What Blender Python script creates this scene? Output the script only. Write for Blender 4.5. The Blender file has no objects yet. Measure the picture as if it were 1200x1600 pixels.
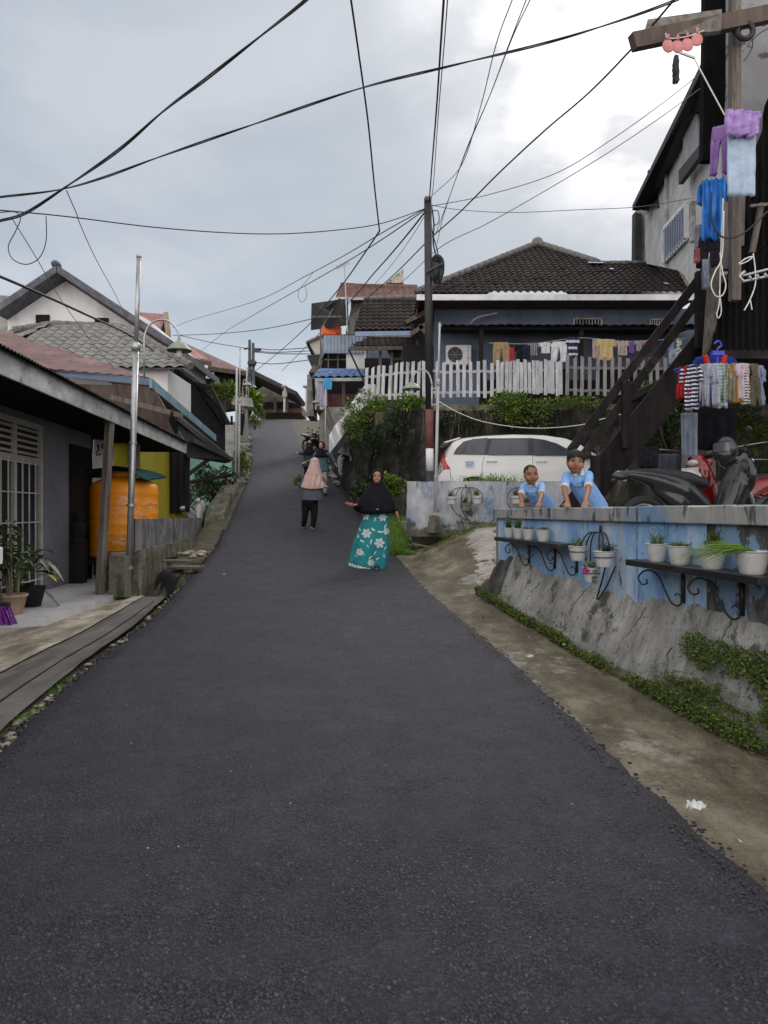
import bpy, math, random
import numpy as np
from mathutils import Vector, Matrix, noise
R = math.radians
rnd = random.Random(7)
# ------------------------------------------------------------------ camera, world, sun, exposure
scene = bpy.context.scene
F = 1150.0; EYE = 1.30
cam_d = bpy.data.cameras.new("camera"); cam = bpy.data.objects.new("camera", cam_d)
scene.collection.objects.link(cam)
cam.location = (0, 0, EYE); cam.rotation_euler = (R(90), 0, 0)
cam_d.sensor_fit = 'VERTICAL'; cam_d.sensor_height = 36; cam_d.lens = F/1600*36
cam_d.clip_start = 0.05; cam_d.clip_end = 2000
scene.camera = cam
SUN_EL, SUN_AZ = R(36), R(20)          # azimuth from +Y towards +X
w = bpy.data.worlds.new("World"); scene.world = w; w.use_nodes = True
nt = w.node_tree; nt.nodes.clear()
def N(t, typ, **kw):
    n = t.nodes.new(typ)
    for k, v in kw.items(): setattr(n, k, v)
    return n
out = N(nt, 'ShaderNodeOutputWorld'); bg = N(nt, 'ShaderNodeBackground'); bg.inputs[1].default_value = 0.1
sky = N(nt, 'ShaderNodeTexSky', sky_type='NISHITA'); sky.sun_disc = False
sky.sun_elevation = SUN_EL; sky.sun_rotation = SUN_AZ; sky.dust_density = 2.0
tc = N(nt, 'ShaderNodeTexCoord')
sdir = Vector((math.sin(SUN_AZ)*math.cos(SUN_EL), math.cos(SUN_AZ)*math.cos(SUN_EL), math.sin(SUN_EL)))
sep = N(nt, 'ShaderNodeSeparateXYZ'); nt.links.new(tc.outputs['Generated'], sep.inputs[0])
zz = N(nt, 'ShaderNodeMath', operation='ADD'); nt.links.new(sep.outputs['Z'], zz.inputs[0]); zz.inputs[1].default_value = 0.22
zm = N(nt, 'ShaderNodeMath', operation='MAXIMUM'); nt.links.new(zz.outputs[0], zm.inputs[0]); zm.inputs[1].default_value = 0.1
dv = N(nt, 'ShaderNodeVectorMath', operation='DIVIDE'); nt.links.new(tc.outputs['Generated'], dv.inputs[0])
cb = N(nt, 'ShaderNodeCombineXYZ')
for i in range(3): nt.links.new(zm.outputs[0], cb.inputs[i])
nt.links.new(cb.outputs[0], dv.inputs[1])
n1 = N(nt, 'ShaderNodeTexNoise'); n1.inputs['Scale'].default_value = 1.5; n1.inputs['Detail'].default_value = 8; n1.inputs['Roughness'].default_value = .52
n1.inputs['Distortion'].default_value = .3
nt.links.new(dv.outputs[0], n1.inputs['Vector'])
cr = N(nt, 'ShaderNodeValToRGB'); e = cr.color_ramp.elements
e[0].position = .36; e[0].color = (2.9, 3.42, 3.92, 1)
e[1].position = .66; e[1].color = (4.25, 4.55, 5.0, 1)
m_ = e.new(.52); m_.color = (3.5, 3.88, 4.38, 1)
nt.links.new(n1.outputs['Fac'], cr.inputs[0])
# thinner cloud near the sun lets more light through
dt = N(nt, 'ShaderNodeVectorMath', operation='DOT_PRODUCT'); nt.links.new(tc.outputs['Generated'], dt.inputs[0]); dt.inputs[1].default_value = sdir
mr = N(nt, 'ShaderNodeMapRange', interpolation_type='SMOOTHERSTEP'); nt.links.new(dt.outputs['Value'], mr.inputs[0])
mr.inputs[1].default_value = .945; mr.inputs[2].default_value = 1.0; mr.inputs[3].default_value = 0; mr.inputs[4].default_value = 1.0
n2 = N(nt, 'ShaderNodeTexNoise'); n2.inputs['Scale'].default_value = 6.5; n2.inputs['Detail'].default_value = 7
nt.links.new(dv.outputs[0], n2.inputs['Vector'])
mr2 = N(nt, 'ShaderNodeMapRange'); nt.links.new(n2.outputs['Fac'], mr2.inputs[0]); mr2.inputs[1].default_value = .38; mr2.inputs[2].default_value = .6; mr2.inputs[3].default_value = .2
mu = N(nt, 'ShaderNodeMath', operation='MULTIPLY'); nt.links.new(mr.outputs[0], mu.inputs[0]); nt.links.new(mr2.outputs[0], mu.inputs[1])
mg = N(nt, 'ShaderNodeMix', data_type='RGBA'); nt.links.new(mu.outputs[0], mg.inputs[0]); nt.links.new(cr.outputs[0], mg.inputs[6]); mg.inputs[7].default_value = (9.5, 9.5, 9.7, 1)
mx = N(nt, 'ShaderNodeMix', data_type='RGBA'); mx.inputs[0].default_value = .93
nt.links.new(sky.outputs[0], mx.inputs[6]); nt.links.new(mg.outputs[2], mx.inputs[7])
# an overcast sky is brighter overhead; unseen brightness behind the viewer is added to light camera-facing walls
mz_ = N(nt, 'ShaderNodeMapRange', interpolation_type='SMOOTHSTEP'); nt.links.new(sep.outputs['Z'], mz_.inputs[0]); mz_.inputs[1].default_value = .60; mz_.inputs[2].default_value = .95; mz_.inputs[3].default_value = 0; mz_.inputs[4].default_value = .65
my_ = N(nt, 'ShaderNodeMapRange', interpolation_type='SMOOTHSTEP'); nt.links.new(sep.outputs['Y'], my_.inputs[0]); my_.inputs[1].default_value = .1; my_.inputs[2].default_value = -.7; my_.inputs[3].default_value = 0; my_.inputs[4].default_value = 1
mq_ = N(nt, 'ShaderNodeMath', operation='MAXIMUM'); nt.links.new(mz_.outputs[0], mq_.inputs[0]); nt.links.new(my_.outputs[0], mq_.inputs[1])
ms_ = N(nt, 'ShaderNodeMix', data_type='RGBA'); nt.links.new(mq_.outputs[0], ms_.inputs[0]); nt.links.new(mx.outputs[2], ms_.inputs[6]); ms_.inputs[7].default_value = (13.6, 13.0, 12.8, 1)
# brighter band of thin cloud low over the horizon
mh_ = N(nt, 'ShaderNodeMapRange', interpolation_type='SMOOTHSTEP'); nt.links.new(sep.outputs['Z'], mh_.inputs[0]); mh_.inputs[1].default_value = .34; mh_.inputs[2].default_value = .05; mh_.inputs[3].default_value = 1; mh_.inputs[4].default_value = 1.28
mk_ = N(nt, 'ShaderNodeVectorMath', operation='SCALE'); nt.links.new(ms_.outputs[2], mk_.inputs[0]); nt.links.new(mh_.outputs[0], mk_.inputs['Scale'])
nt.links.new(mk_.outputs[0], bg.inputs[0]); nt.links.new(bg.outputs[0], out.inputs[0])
sl = bpy.data.lights.new("sun", 'SUN'); sl.energy = 0.7; sl.angle = R(18); sl.color = (1, .96, .9)
so = bpy.data.objects.new("sun", sl); scene.collection.objects.link(so)
so.rotation_euler = (-sdir).to_track_quat('-Z', 'Y').to_euler()
vs = scene.view_settings; vs.view_transform = 'Standard'; vs.look = 'None'; vs.gamma = 1; vs.exposure = 0.48
scene.render.resolution_x = 768; scene.render.resolution_y = 1024

# ------------------------------------------------------------------ helpers
C = scene.collection
BASE = {}
def P(px, py, Y): return Vector(((px-600)/F*Y, Y, EYE+(800-py)/F*Y))
def PX(px, Y): return (px-600)/F*Y
def PZ(py, Y): return EYE+(800-py)/F*Y
def catmull(pts, n=6):
    pts = [Vector(p) for p in pts]
    if len(pts) < 3: return pts
    q = [2*pts[0]-pts[1]]+pts+[2*pts[-1]-pts[-2]]
    o = []
    for i in range(1, len(q)-2):
        a, b, c, d = q[i-1:i+3]
        for k in range(n):
            t = k/n
            o.append(.5*((2*b)+(c-a)*t+(2*a-5*b+4*c-d)*t*t+(3*b-a-3*c+d)*t**3))
    o.append(pts[-1]); return o
class MB:
    def __init__(s): s.v = []; s.f = []; s.col = None
    def add(s, vs, fs):
        b = len(s.v); s.v += [tuple(x) for x in vs]; s.f += [tuple(b+i for i in f) for f in fs]; return s
    def hexa(s, p):   # 8 points: bottom 4 ccw, top 4 ccw
        return s.add(p, [(3,2,1,0),(4,5,6,7),(0,1,5,4),(1,2,6,5),(2,3,7,6),(3,0,4,7)])
    def box(s, c, d, rz=0, M=None):
        hx, hy, hz = d[0]/2, d[1]/2, d[2]/2
        p = [Vector(q) for q in ((-hx,-hy,-hz),(hx,-hy,-hz),(hx,hy,-hz),(-hx,hy,-hz),(-hx,-hy,hz),(hx,-hy,hz),(hx,hy,hz),(-hx,hy,hz))]
        if M is None: M = Matrix.Rotation(rz, 3, 'Z')
        return s.hexa([M@q+Vector(c) for q in p])
    def bar(s, a, b, w, h, up=(0,0,1)):
        a = Vector(a); b = Vector(b); d = (b-a).normalized(); up = Vector(up)
        sd = d.cross(up)
        if sd.length < 1e-4: sd = d.cross(Vector((1,0,0)))
        sd.normalize(); u = sd.cross(d).normalized()
        q = []
        for p in (a, b): q += [p-sd*w/2-u*h/2, p+sd*w/2-u*h/2, p+sd*w/2+u*h/2, p-sd*w/2+u*h/2]
        return s.add(q, [(3,2,1,0),(4,5,6,7),(0,1,5,4),(1,2,6,5),(2,3,7,6),(3,0,4,7)])
    def slab(s, pts, t):   # planar polygon extruded along -normal by t
        pts = [Vector(p) for p in pts]; n = (pts[1]-pts[0]).cross(pts[2]-pts[0]).normalized()*t; k = len(pts)
        return s.add(pts+[p-n for p in pts], [tuple(range(k)), tuple(range(2*k-1, k-1, -1))]+[(i, i+k, (i+1)%k+k, (i+1)%k) for i in range(k)])
    def tube(s, path, r, n=8, cap=True):
        path = [Vector(p) for p in path]; k = len(path)
        rr = r if hasattr(r, '__len__') else [r]*k
        t0 = (path[1]-path[0]).normalized()
        u = t0.orthogonal().normalized(); vs = []
        for i, p in enumerate(path):
            t = (path[min(i+1, k-1)]-path[max(i-1, 0)]).normalized()
            u = (u-t*u.dot(t))
            u = u.normalized() if u.length > 1e-5 else t.orthogonal().normalized()
            v = t.cross(u)
            for j in range(n):
                a = 2*math.pi*j/n; vs.append(p+(u*math.cos(a)+v*math.sin(a))*rr[i])
        fs = [(i*n+j, i*n+(j+1)%n, (i+1)*n+(j+1)%n, (i+1)*n+j) for i in range(k-1) for j in range(n)]
        if cap: fs += [tuple(range(n-1, -1, -1)), tuple((k-1)*n+j for j in range(n))]
        return s.add(vs, fs)
    def limb(s, pts, rad, n=12, sm=4):   # closed capsule chain
        pts = [Vector(p) for p in pts]
        if len(pts) > 2:
            P4 = catmull([tuple(p)for p in pts], sm); k = len(pts)-1
            rr = [rad[min(int(i/sm), k-1)]*(1-(i/sm-min(int(i/sm), k-1)))+rad[min(int(i/sm), k-1)+1]*(i/sm-min(int(i/sm), k-1)) for i in range(len(P4))]
        else: P4 = pts; rr = list(rad)
        a = (P4[0]-P4[1]).normalized(); b = (P4[-1]-P4[-2]).normalized()
        pp = [P4[0]+a*rr[0]*.95, P4[0]+a*rr[0]*.6]+P4+[P4[-1]+b*rr[-1]*.6, P4[-1]+b*rr[-1]*.95]
        rq = [rr[0]*.25, rr[0]*.78]+rr+[rr[-1]*.78, rr[-1]*.25]
        return s.tube(pp, rq, n)
    def ell(s, c, r, n=16, m=10, M=None):
        c = Vector(c); vs = [Vector((0,0,-r[2]))]
        for i in range(1, m):
            a = -math.pi/2+math.pi*i/m
            for j in range(n):
                b = 2*math.pi*j/n; vs.append(Vector((r[0]*math.cos(a)*math.cos(b), r[1]*math.cos(a)*math.sin(b), r[2]*math.sin(a))))
        vs.append(Vector((0,0,r[2])))
        if M is not None: vs = [M@v for v in vs]
        vs = [v+c for v in vs]
        fs = [(0, 1+(j+1)%n, 1+j) for j in range(n)]
        fs += [(1+i*n+j, 1+i*n+(j+1)%n, 1+(i+1)*n+(j+1)%n, 1+(i+1)*n+j) for i in range(m-2) for j in range(n)]
        L = len(vs)-1; fs += [(L, 1+(m-2)*n+j, 1+(m-2)*n+(j+1)%n) for j in range(n)]
        return s.add(vs, fs)
    def lathe(s, c, prof, n=24, cap=True, fn=None):   # prof [(r,z)]
        c = Vector(c); vs = []
        for i, (r, z) in enumerate(prof):
            for j in range(n):
                a = 2*math.pi*j/n; q = fn(a, i) if fn else 1
                vs.append(c+Vector((r*q*math.cos(a), r*q*math.sin(a), z)))
        k = len(prof)
        fs = [(i*n+j, i*n+(j+1)%n, (i+1)*n+(j+1)%n, (i+1)*n+j) for i in range(k-1) for j in range(n)]
        if cap: fs += [tuple(range(n-1, -1, -1)), tuple((k-1)*n+j for j in range(n))]
        return s.add(vs, fs)
    def loft(s, rings, n=48, fn=None, cap=True):   # rings (z,cx,cy,rx,ry)
        vs = []
        for i, (z, cx, cy, rx, ry) in enumerate(rings):
            for j in range(n):
                a = 2*math.pi*j/n; q = fn(a, i/(len(rings)-1)) if fn else 1
                vs.append((cx+rx*q*math.cos(a), cy+ry*q*math.sin(a), z))
        k = len(rings)
        fs = [(i*n+j, i*n+(j+1)%n, (i+1)*n+(j+1)%n, (i+1)*n+j) for i in range(k-1) for j in range(n)]
        if cap: fs += [tuple(range(n-1, -1, -1)), tuple((k-1)*n+j for j in range(n))]
        return s.add(vs, fs)
    def grid(s, fn, nu, nv):
        vs = [fn(i/nu, j/nv) for j in range(nv+1) for i in range(nu+1)]
        return s.add(vs, [(j*(nu+1)+i, j*(nu+1)+i+1, (j+1)*(nu+1)+i+1, (j+1)*(nu+1)+i) for j in range(nv) for i in range(nu)])
    def leaf(s, p, d, u, L, W, bend=.25):
        p = Vector(p); d = Vector(d).normalized(); sd = d.cross(Vector(u))
        sd = sd.normalized() if sd.length > 1e-4 else d.orthogonal().normalized()
        nn = sd.cross(d)
        return s.add([p, p+d*L*.45+sd*W/2-nn*0, p+d*L-nn*L*bend, p+d*L*.45-sd*W/2, ], [(0,1,2),(0,2,3)])
    def blade(s, p, d, L, W, bend, rg):
        p = Vector(p); d = Vector(d).normalized(); sd = d.cross(Vector((rg.uniform(-1,1), rg.uniform(-1,1), .1))).normalized()
        h = Vector((d.x, d.y, 0)); h = h.normalized() if h.length > .01 else Vector((rg.uniform(-1,1), rg.uniform(-1,1), 0)).normalized()
        q = []
        for i in range(4):
            t = i/3; c = p+d*L*t+h*L*bend*t*t-Vector((0,0,1))*L*bend*.8*t*t*t
            ww = W*(1-t)**.7
            q += [c-sd*ww/2, c+sd*ww/2] if i < 3 else [c]
        return s.add(q, [(0,1,3,2),(2,3,5,4),(4,5,6)])
    def mesh(s, name, off=(0,0,0)):
        me = bpy.data.meshes.new(name); o = Vector(off)
        me.from_pydata([(v[0]-o.x, v[1]-o.y, v[2]-o.z) for v in s.v], [], s.f); me.update()
        if s.col is not None:
            ca = me.color_attributes.new('Col', 'FLOAT_COLOR', 'POINT')
            ca.data.foreach_set('color', np.array(s.col, dtype=np.float32).ravel())
        return me
    def build(s, name, m, parent=None, smooth=False, mods=None):
        if parent is None:
            a = np.array(s.v); off = Vector(((a[:,0].min()+a[:,0].max())/2, (a[:,1].min()+a[:,1].max())/2, a[:,2].min()))
        else: off = BASE[parent.name]
        o = bpy.data.objects.new(name, s.mesh(name, off)); C.objects.link(o)
        if parent is None: o.location = off
        else: o.parent = parent
        BASE[o.name] = off
        o.data.materials.append(m)
        if smooth:
            o.data.polygons.foreach_set('use_smooth', [True]*len(o.data.polygons))
        return o
def shade_auto(o, ang=35):
    me = o.data; me.polygons.foreach_set('use_smooth', [True]*len(me.polygons))
    try: me.set_sharp_from_angle(angle=R(ang))
    except Exception: pass
def bevel(o, w=.006, seg=2):
    b = o.modifiers.new('bevel', 'BEVEL'); b.width = w; b.segments = seg; b.limit_method = 'ANGLE'; return o
def fused(mb, voxel, smooth=6, fac=.5):
    me = mb.mesh('tmp'); o = bpy.data.objects.new('tmp', me); C.objects.link(o)
    r = o.modifiers.new('r', 'REMESH'); r.mode = 'VOXEL'; r.voxel_size = voxel
    if smooth: q = o.modifiers.new('s', 'SMOOTH'); q.iterations = smooth; q.factor = fac
    dg = bpy.context.evaluated_depsgraph_get(); dg.update()
    me2 = bpy.data.meshes.new_from_object(o.evaluated_get(dg))
    bpy.data.objects.remove(o); bpy.data.meshes.remove(me)
    r2 = MB(); r2.v = [tuple(v.co) for v in me2.vertices]; r2.f = [tuple(p.vertices) for p in me2.polygons]
    bpy.data.meshes.remove(me2); return r2
def tag(o, label=None, cat=None, group=None, kind=None):
    if label: o['label'] = label
    if cat: o['category'] = cat
    if group: o['group'] = group
    if kind: o['kind'] = kind
    return o
def thing(name, label, cat, loc=(0,0,0), group=None):
    o = bpy.data.objects.new(name, None); C.objects.link(o); o.location = loc; o.empty_display_size = .1
    BASE[o.name] = Vector(loc); return tag(o, label, cat, group)
def copy_tree(o, parent=None):
    c = o.copy(); C.objects.link(c); c.parent = parent
    for ch in list(o.children): copy_tree(ch, c)
    return c

# ------------------------------------------------------------------ materials
MC = {}
def mat(name, stops, scale=2.0, detail=6, rough=.8, metal=0, bump=0, bscale=25, stretch=(1,1,1), layers=(), spec=None, coat=0, alpha=None, wave=None, attr=None, island=None, coord='Object', bstretch=None, trans=0):
    if name in MC: return MC[name]
    m = bpy.data.materials.new(name); m.use_nodes = True; t = m.node_tree
    b = t.nodes['Principled BSDF']; b.inputs['Roughness'].default_value = rough; b.inputs['Metallic'].default_value = metal
    if spec is not None: b.inputs['Specular IOR Level'].default_value = spec
    if coat: b.inputs['Coat Weight'].default_value = coat; b.inputs['Coat Roughness'].default_value = .08
    tc = N(t, 'ShaderNodeTexCoord')
    def vec(st):
        mp = N(t, 'ShaderNodeMapping'); mp.inputs['Scale'].default_value = st; t.links.new(tc.outputs[coord], mp.inputs[0]); return mp.outputs[0]
    def noi(sc, st, det=detail, ro=.7):
        n = N(t, 'ShaderNodeTexNoise'); n.inputs['Scale'].default_value = sc; n.inputs['Detail'].default_value = det; n.inputs['Roughness'].default_value = ro
        t.links.new(vec(st), n.inputs['Vector']); return n.outputs['Fac']
    def c4(c): return (c[0], c[1], c[2], 1)
    if attr:
        a = N(t, 'ShaderNodeAttribute'); a.attribute_name = attr; col = a.outputs['Color']
        n_ = noi(scale, stretch); mrr = N(t, 'ShaderNodeMapRange'); t.links.new(n_, mrr.inputs[0]); mrr.inputs[1].default_value = .3; mrr.inputs[2].default_value = .7; mrr.inputs[3].default_value = .8; mrr.inputs[4].default_value = 1.15
        mm = N(t, 'ShaderNodeVectorMath', operation='SCALE'); t.links.new(col, mm.inputs[0]); t.links.new(mrr.outputs[0], mm.inputs['Scale']); col = mm.outputs[0]
    else:
        cr = N(t, 'ShaderNodeValToRGB'); e = cr.color_ramp.elements
        if len(stops) == 1: stops = [(.3, tuple(x*.85 for x in stops[0])), (.7, tuple(min(1, x*1.12) for x in stops[0]))]
        while len(e) < len(stops): e.new(.5)
        for i, (p, c) in enumerate(stops): e[i].position = p if island else .5+(p-.5)*.6; e[i].color = c4(c)
        if island: g = N(t, 'ShaderNodeNewGeometry'); t.links.new(g.outputs['Random Per Island'], cr.inputs[0])
        else: t.links.new(noi(scale, stretch), cr.inputs[0])
        col = cr.outputs[0]
    if wave:  # stripes: (axis, scale, colour, width)
        ax, sc, wc, wd = wave
        sp = N(t, 'ShaderNodeSeparateXYZ'); t.links.new(tc.outputs['Object'], sp.inputs[0])
        m1 = N(t, 'ShaderNodeMath', operation='MULTIPLY'); t.links.new(sp.outputs[ax], m1.inputs[0]); m1.inputs[1].default_value = sc
        m2 = N(t, 'ShaderNodeMath', operation='FRACT'); t.links.new(m1.outputs[0], m2.inputs[0])
        m3 = N(t, 'ShaderNodeMath', operation='LESS_THAN'); t.links.new(m2.outputs[0], m3.inputs[0]); m3.inputs[1].default_value = wd
        mxx = N(t, 'ShaderNodeMix', data_type='RGBA'); t.links.new(m3.outputs[0], mxx.inputs[0]); t.links.new(col, mxx.inputs[6]); mxx.inputs[7].default_value = c4(wc); col = mxx.outputs[2]
    for L in layers:
        n_ = noi(L.get('s', 2), L.get('st', (1,1,1)), L.get('d', 8), L.get('r', .72))
        if 'z' in L:   # add height dependence (object z): z=(z0,z1,amount)
            sp = N(t, 'ShaderNodeSeparateXYZ'); t.links.new(tc.outputs['Object'], sp.inputs[0])
            mz = N(t, 'ShaderNodeMapRange'); t.links.new(sp.outputs['Z'], mz.inputs[0]); mz.inputs[1].default_value = L['z'][0]; mz.inputs[2].default_value = L['z'][1]
            mz.inputs[3].default_value = L['z'][2]; mz.inputs[4].default_value = 0
            ad = N(t, 'ShaderNodeMath', operation='ADD'); t.links.new(n_, ad.inputs[0]); t.links.new(mz.outputs[0], ad.inputs[1]); n_ = ad.outputs[0]
        q = N(t, 'ShaderNodeMapRange'); t.links.new(n_, q.inputs[0]); q.inputs[1].default_value = .5+(L['lo']-.5)*.75; q.inputs[2].default_value = .5+(L['hi']-.5)*.75; q.inputs[4].default_value = L.get('a', 1)
        mxx = N(t, 'ShaderNodeMix', data_type='RGBA'); t.links.new(q.outputs[0], mxx.inputs[0]); t.links.new(col, mxx.inputs[6]); mxx.inputs[7].default_value = c4(L['c']); col = mxx.outputs[2]
    t.links.new(col, b.inputs['Base Color'])
    if bump:
        bp = N(t, 'ShaderNodeBump'); bp.inputs['Strength'].default_value = 1; bp.inputs['Distance'].default_value = bump
        t.links.new(noi(bscale, bstretch or stretch, 8), bp.inputs['Height']); t.links.new(bp.outputs[0], b.inputs['Normal'])
    if trans:
        tr = N(t, 'ShaderNodeBsdfTranslucent'); t.links.new(col, tr.inputs[0]); ms = N(t, 'ShaderNodeMixShader'); ms.inputs[0].default_value = trans
        t.links.new(b.outputs[0], ms.inputs[1]); t.links.new(tr.outputs[0], ms.inputs[2]); t.links.new(ms.outputs[0], t.nodes['Material Output'].inputs[0])
    MC[name] = m; return m
def asphalt_mat():
    m = bpy.data.materials.new('asphalt'); m.use_nodes = True; t = m.node_tree; b = t.nodes['Principled BSDF']
    tc = N(t, 'ShaderNodeTexCoord')
    v1 = N(t, 'ShaderNodeTexVoronoi'); v1.inputs['Scale'].default_value = 88; v1.inputs['Randomness'].default_value = 1
    v2 = N(t, 'ShaderNodeTexVoronoi'); v2.inputs['Scale'].default_value = 210
    n0 = N(t, 'ShaderNodeTexNoise'); n0.inputs['Scale'].default_value = 14; n0.inputs['Detail'].default_value = 5
    wv = N(t, 'ShaderNodeMix', data_type='VECTOR'); wv.inputs[0].default_value = .006
    t.links.new(tc.outputs['Object'], n0.inputs[0]); t.links.new(tc.outputs['Object'], wv.inputs[4]); t.links.new(n0.outputs['Color'], wv.inputs[5])
    for v in (v1, v2): t.links.new(wv.outputs[1], v.inputs['Vector'])
    nb = N(t, 'ShaderNodeTexNoise'); nb.inputs['Scale'].default_value = 1.6; nb.inputs['Detail'].default_value = 6; t.links.new(tc.outputs['Object'], nb.inputs[0])
    nf = N(t, 'ShaderNodeTexNoise'); nf.inputs['Scale'].default_value = 320; nf.inputs['Detail'].default_value = 4; t.links.new(tc.outputs['Object'], nf.inputs[0])
    cr = N(t, 'ShaderNodeValToRGB'); e = cr.color_ramp.elements
    e[0].position = .3; e[0].position = .4; e[0].color = (.0235, .0205, .035, 1); e[1].position = .6; e[1].color = (.032, .0282, .045, 1)
    t.links.new(nb.outputs['Fac'], cr.inputs[0])
    # per stone brightness
    sp = N(t, 'ShaderNodeSeparateColor'); t.links.new(v1.outputs['Color'], sp.inputs[0])
    mr = N(t, 'ShaderNodeMapRange'); t.links.new(sp.outputs[0], mr.inputs[0]); mr.inputs[3].default_value = .55; mr.inputs[4].default_value = 1.55
    v3 = N(t, 'ShaderNodeTexVoronoi'); v3.inputs['Scale'].default_value = 30; t.links.new(wv.outputs[1], v3.inputs['Vector']); s3 = N(t, 'ShaderNodeSeparateColor'); t.links.new(v3.outputs['Color'], s3.inputs[0])
    r3 = N(t, 'ShaderNodeMapRange'); t.links.new(s3.outputs[1], r3.inputs[0]); r3.inputs[3].default_value = .86; r3.inputs[4].default_value = 1.14
    n3 = N(t, 'ShaderNodeTexNoise'); n3.inputs['Scale'].default_value = 13; n3.inputs['Detail'].default_value = 8; n3.inputs['Roughness'].default_value = .75; t.links.new(tc.outputs['Object'], n3.inputs[0])
    r4 = N(t, 'ShaderNodeMapRange'); t.links.new(n3.outputs['Fac'], r4.inputs[0]); r4.inputs[1].default_value = .36; r4.inputs[2].default_value = .64; r4.inputs[3].default_value = .78; r4.inputs[4].default_value = 1.2
    p3 = N(t, 'ShaderNodeMath', operation='MULTIPLY'); t.links.new(r3.outputs[0], p3.inputs[0]); t.links.new(mr.outputs[0], p3.inputs[1])
    p4 = N(t, 'ShaderNodeMath', operation='MULTIPLY'); t.links.new(p3.outputs[0], p4.inputs[0]); t.links.new(r4.outputs[0], p4.inputs[1])
    sc = N(t, 'ShaderNodeVectorMath', operation='SCALE'); t.links.new(cr.outputs[0], sc.inputs[0]); t.links.new(p4.outputs[0], sc.inputs['Scale'])
    # open pores between stones, in patches
    np_ = N(t, 'ShaderNodeTexNoise'); np_.inputs['Scale'].default_value = 5.5; np_.inputs['Detail'].default_value = 4; t.links.new(tc.outputs['Object'], np_.inputs[0])
    pm = N(t, 'ShaderNodeMapRange'); t.links.new(np_.outputs['Fac'], pm.inputs[0]); pm.inputs[1].default_value = .42; pm.inputs[2].default_value = .6; pm.inputs[3].default_value = .5; pm.inputs[4].default_value = 1
    dm = N(t, 'ShaderNodeMapRange'); t.links.new(v1.outputs['Distance'], dm.inputs[0]); dm.inputs[1].default_value = .38; dm.inputs[2].default_value = .62
    pp = N(t, 'ShaderNodeMath', operation='MULTIPLY'); t.links.new(pm.outputs[0], pp.inputs[0]); t.links.new(dm.outputs[0], pp.inputs[1])
    mx = N(t, 'ShaderNodeMix', data_type='RGBA'); t.links.new(pp.outputs[0], mx.inputs[0]); t.links.new(sc.outputs[0], mx.inputs[6]); mx.inputs[7].default_value = (.004, .004, .005, 1)
    t.links.new(mx.outputs[2], b.inputs['Base Color']); b.inputs['Roughness'].default_value = .68; b.inputs['Specular IOR Level'].default_value = .45
    h1 = N(t, 'ShaderNodeMath', operation='MULTIPLY'); t.links.new(v1.outputs['Distance'], h1.inputs[0]); t.links.new(pm.outputs[0], h1.inputs[1])
    h2 = N(t, 'ShaderNodeMath', operation='MULTIPLY_ADD'); t.links.new(v2.outputs['Distance'], h2.inputs[0]); h2.inputs[1].default_value = .45; t.links.new(h1.outputs[0], h2.inputs[2])
    h3 = N(t, 'ShaderNodeMath', operation='MULTIPLY_ADD'); t.links.new(nf.outputs['Fac'], h3.inputs[0]); h3.inputs[1].default_value = .3; t.links.new(h2.outputs[0], h3.inputs[2])
    bp = N(t, 'ShaderNodeBump', invert=True); bp.inputs['Distance'].default_value = .011; t.links.new(h3.outputs[0], bp.inputs['Height']); t.links.new(bp.outputs[0], b.inputs['Normal'])
    return m
m_asph = asphalt_mat()
MOSS = (.045, .06, .018); SOOT = (.018, .018, .017)
m_pave = mat('pavement_concrete', [(.3,(.050,.040,.022)),(.5,(.10,.082,.050)),(.72,(.20,.175,.125))], 2.6, 12, .85, bump=.008, bscale=30, stretch=(1,.5,1),
    layers=[dict(c=(.30,.29,.26), s=1.1, lo=.60, hi=.66, a=.7), dict(c=(.055,.05,.032), s=2.7, lo=.52, hi=.68, a=.8), dict(c=(.10,.115,.04), s=9, lo=.6, hi=.75, a=.45), dict(c=(.24,.21,.15), s=55, lo=.58, hi=.70, a=.5, d=3), dict(c=(.03,.026,.018), s=34, lo=.60, hi=.70, a=.6, d=4)])
m_drive = mat('driveway_concrete', [(.3,(.24,.21,.18)),(.7,(.42,.385,.35))], 3, 10, .85, bump=.02, bscale=9, stretch=(.5,1.6,1), layers=[dict(c=(.12,.10,.075), s=2, lo=.55, hi=.72, a=.8)])
m_strip = mat('grey_strip_concrete', [(.3,(.075,.068,.066)),(.7,(.13,.12,.116))], 2, 8, .85, bump=.006, bscale=20, layers=[dict(c=(.055,.05,.045), s=1.3, st=(3,.35,1), lo=.56, hi=.60, a=.85), dict(c=(.06,.07,.03), s=6, lo=.62, hi=.75, a=.6)])
m_oldcon = mat('old_patio_concrete', [(.3,(.12,.10,.075)),(.5,(.27,.235,.18)),(.7,(.46,.42,.34))], 1.8, 10, .85, bump=.006, bscale=18, stretch=(2.2,.6,1), layers=[dict(c=(.08,.09,.035), s=3, lo=.58, hi=.7, a=.8)])
m_stone = mat('plastered_stone_base', [(.28,(.20,.193,.175)),(.5,(.33,.322,.30)),(.75,(.47,.462,.44))], 2.6, 10, .88, bump=.02, bscale=7, stretch=(1,1,.5),
    layers=[dict(c=(.045,.045,.038), s=2.2, lo=.60, hi=.66, a=.85), dict(c=(.11,.10,.075), s=5, st=(1,1,.3), lo=.56, hi=.7, a=.6), dict(c=MOSS, s=3.2, lo=.66, hi=.72, a=.9), dict(c=(.06,.058,.05), s=28, lo=.62, hi=.7, a=.7, d=3)])
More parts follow.
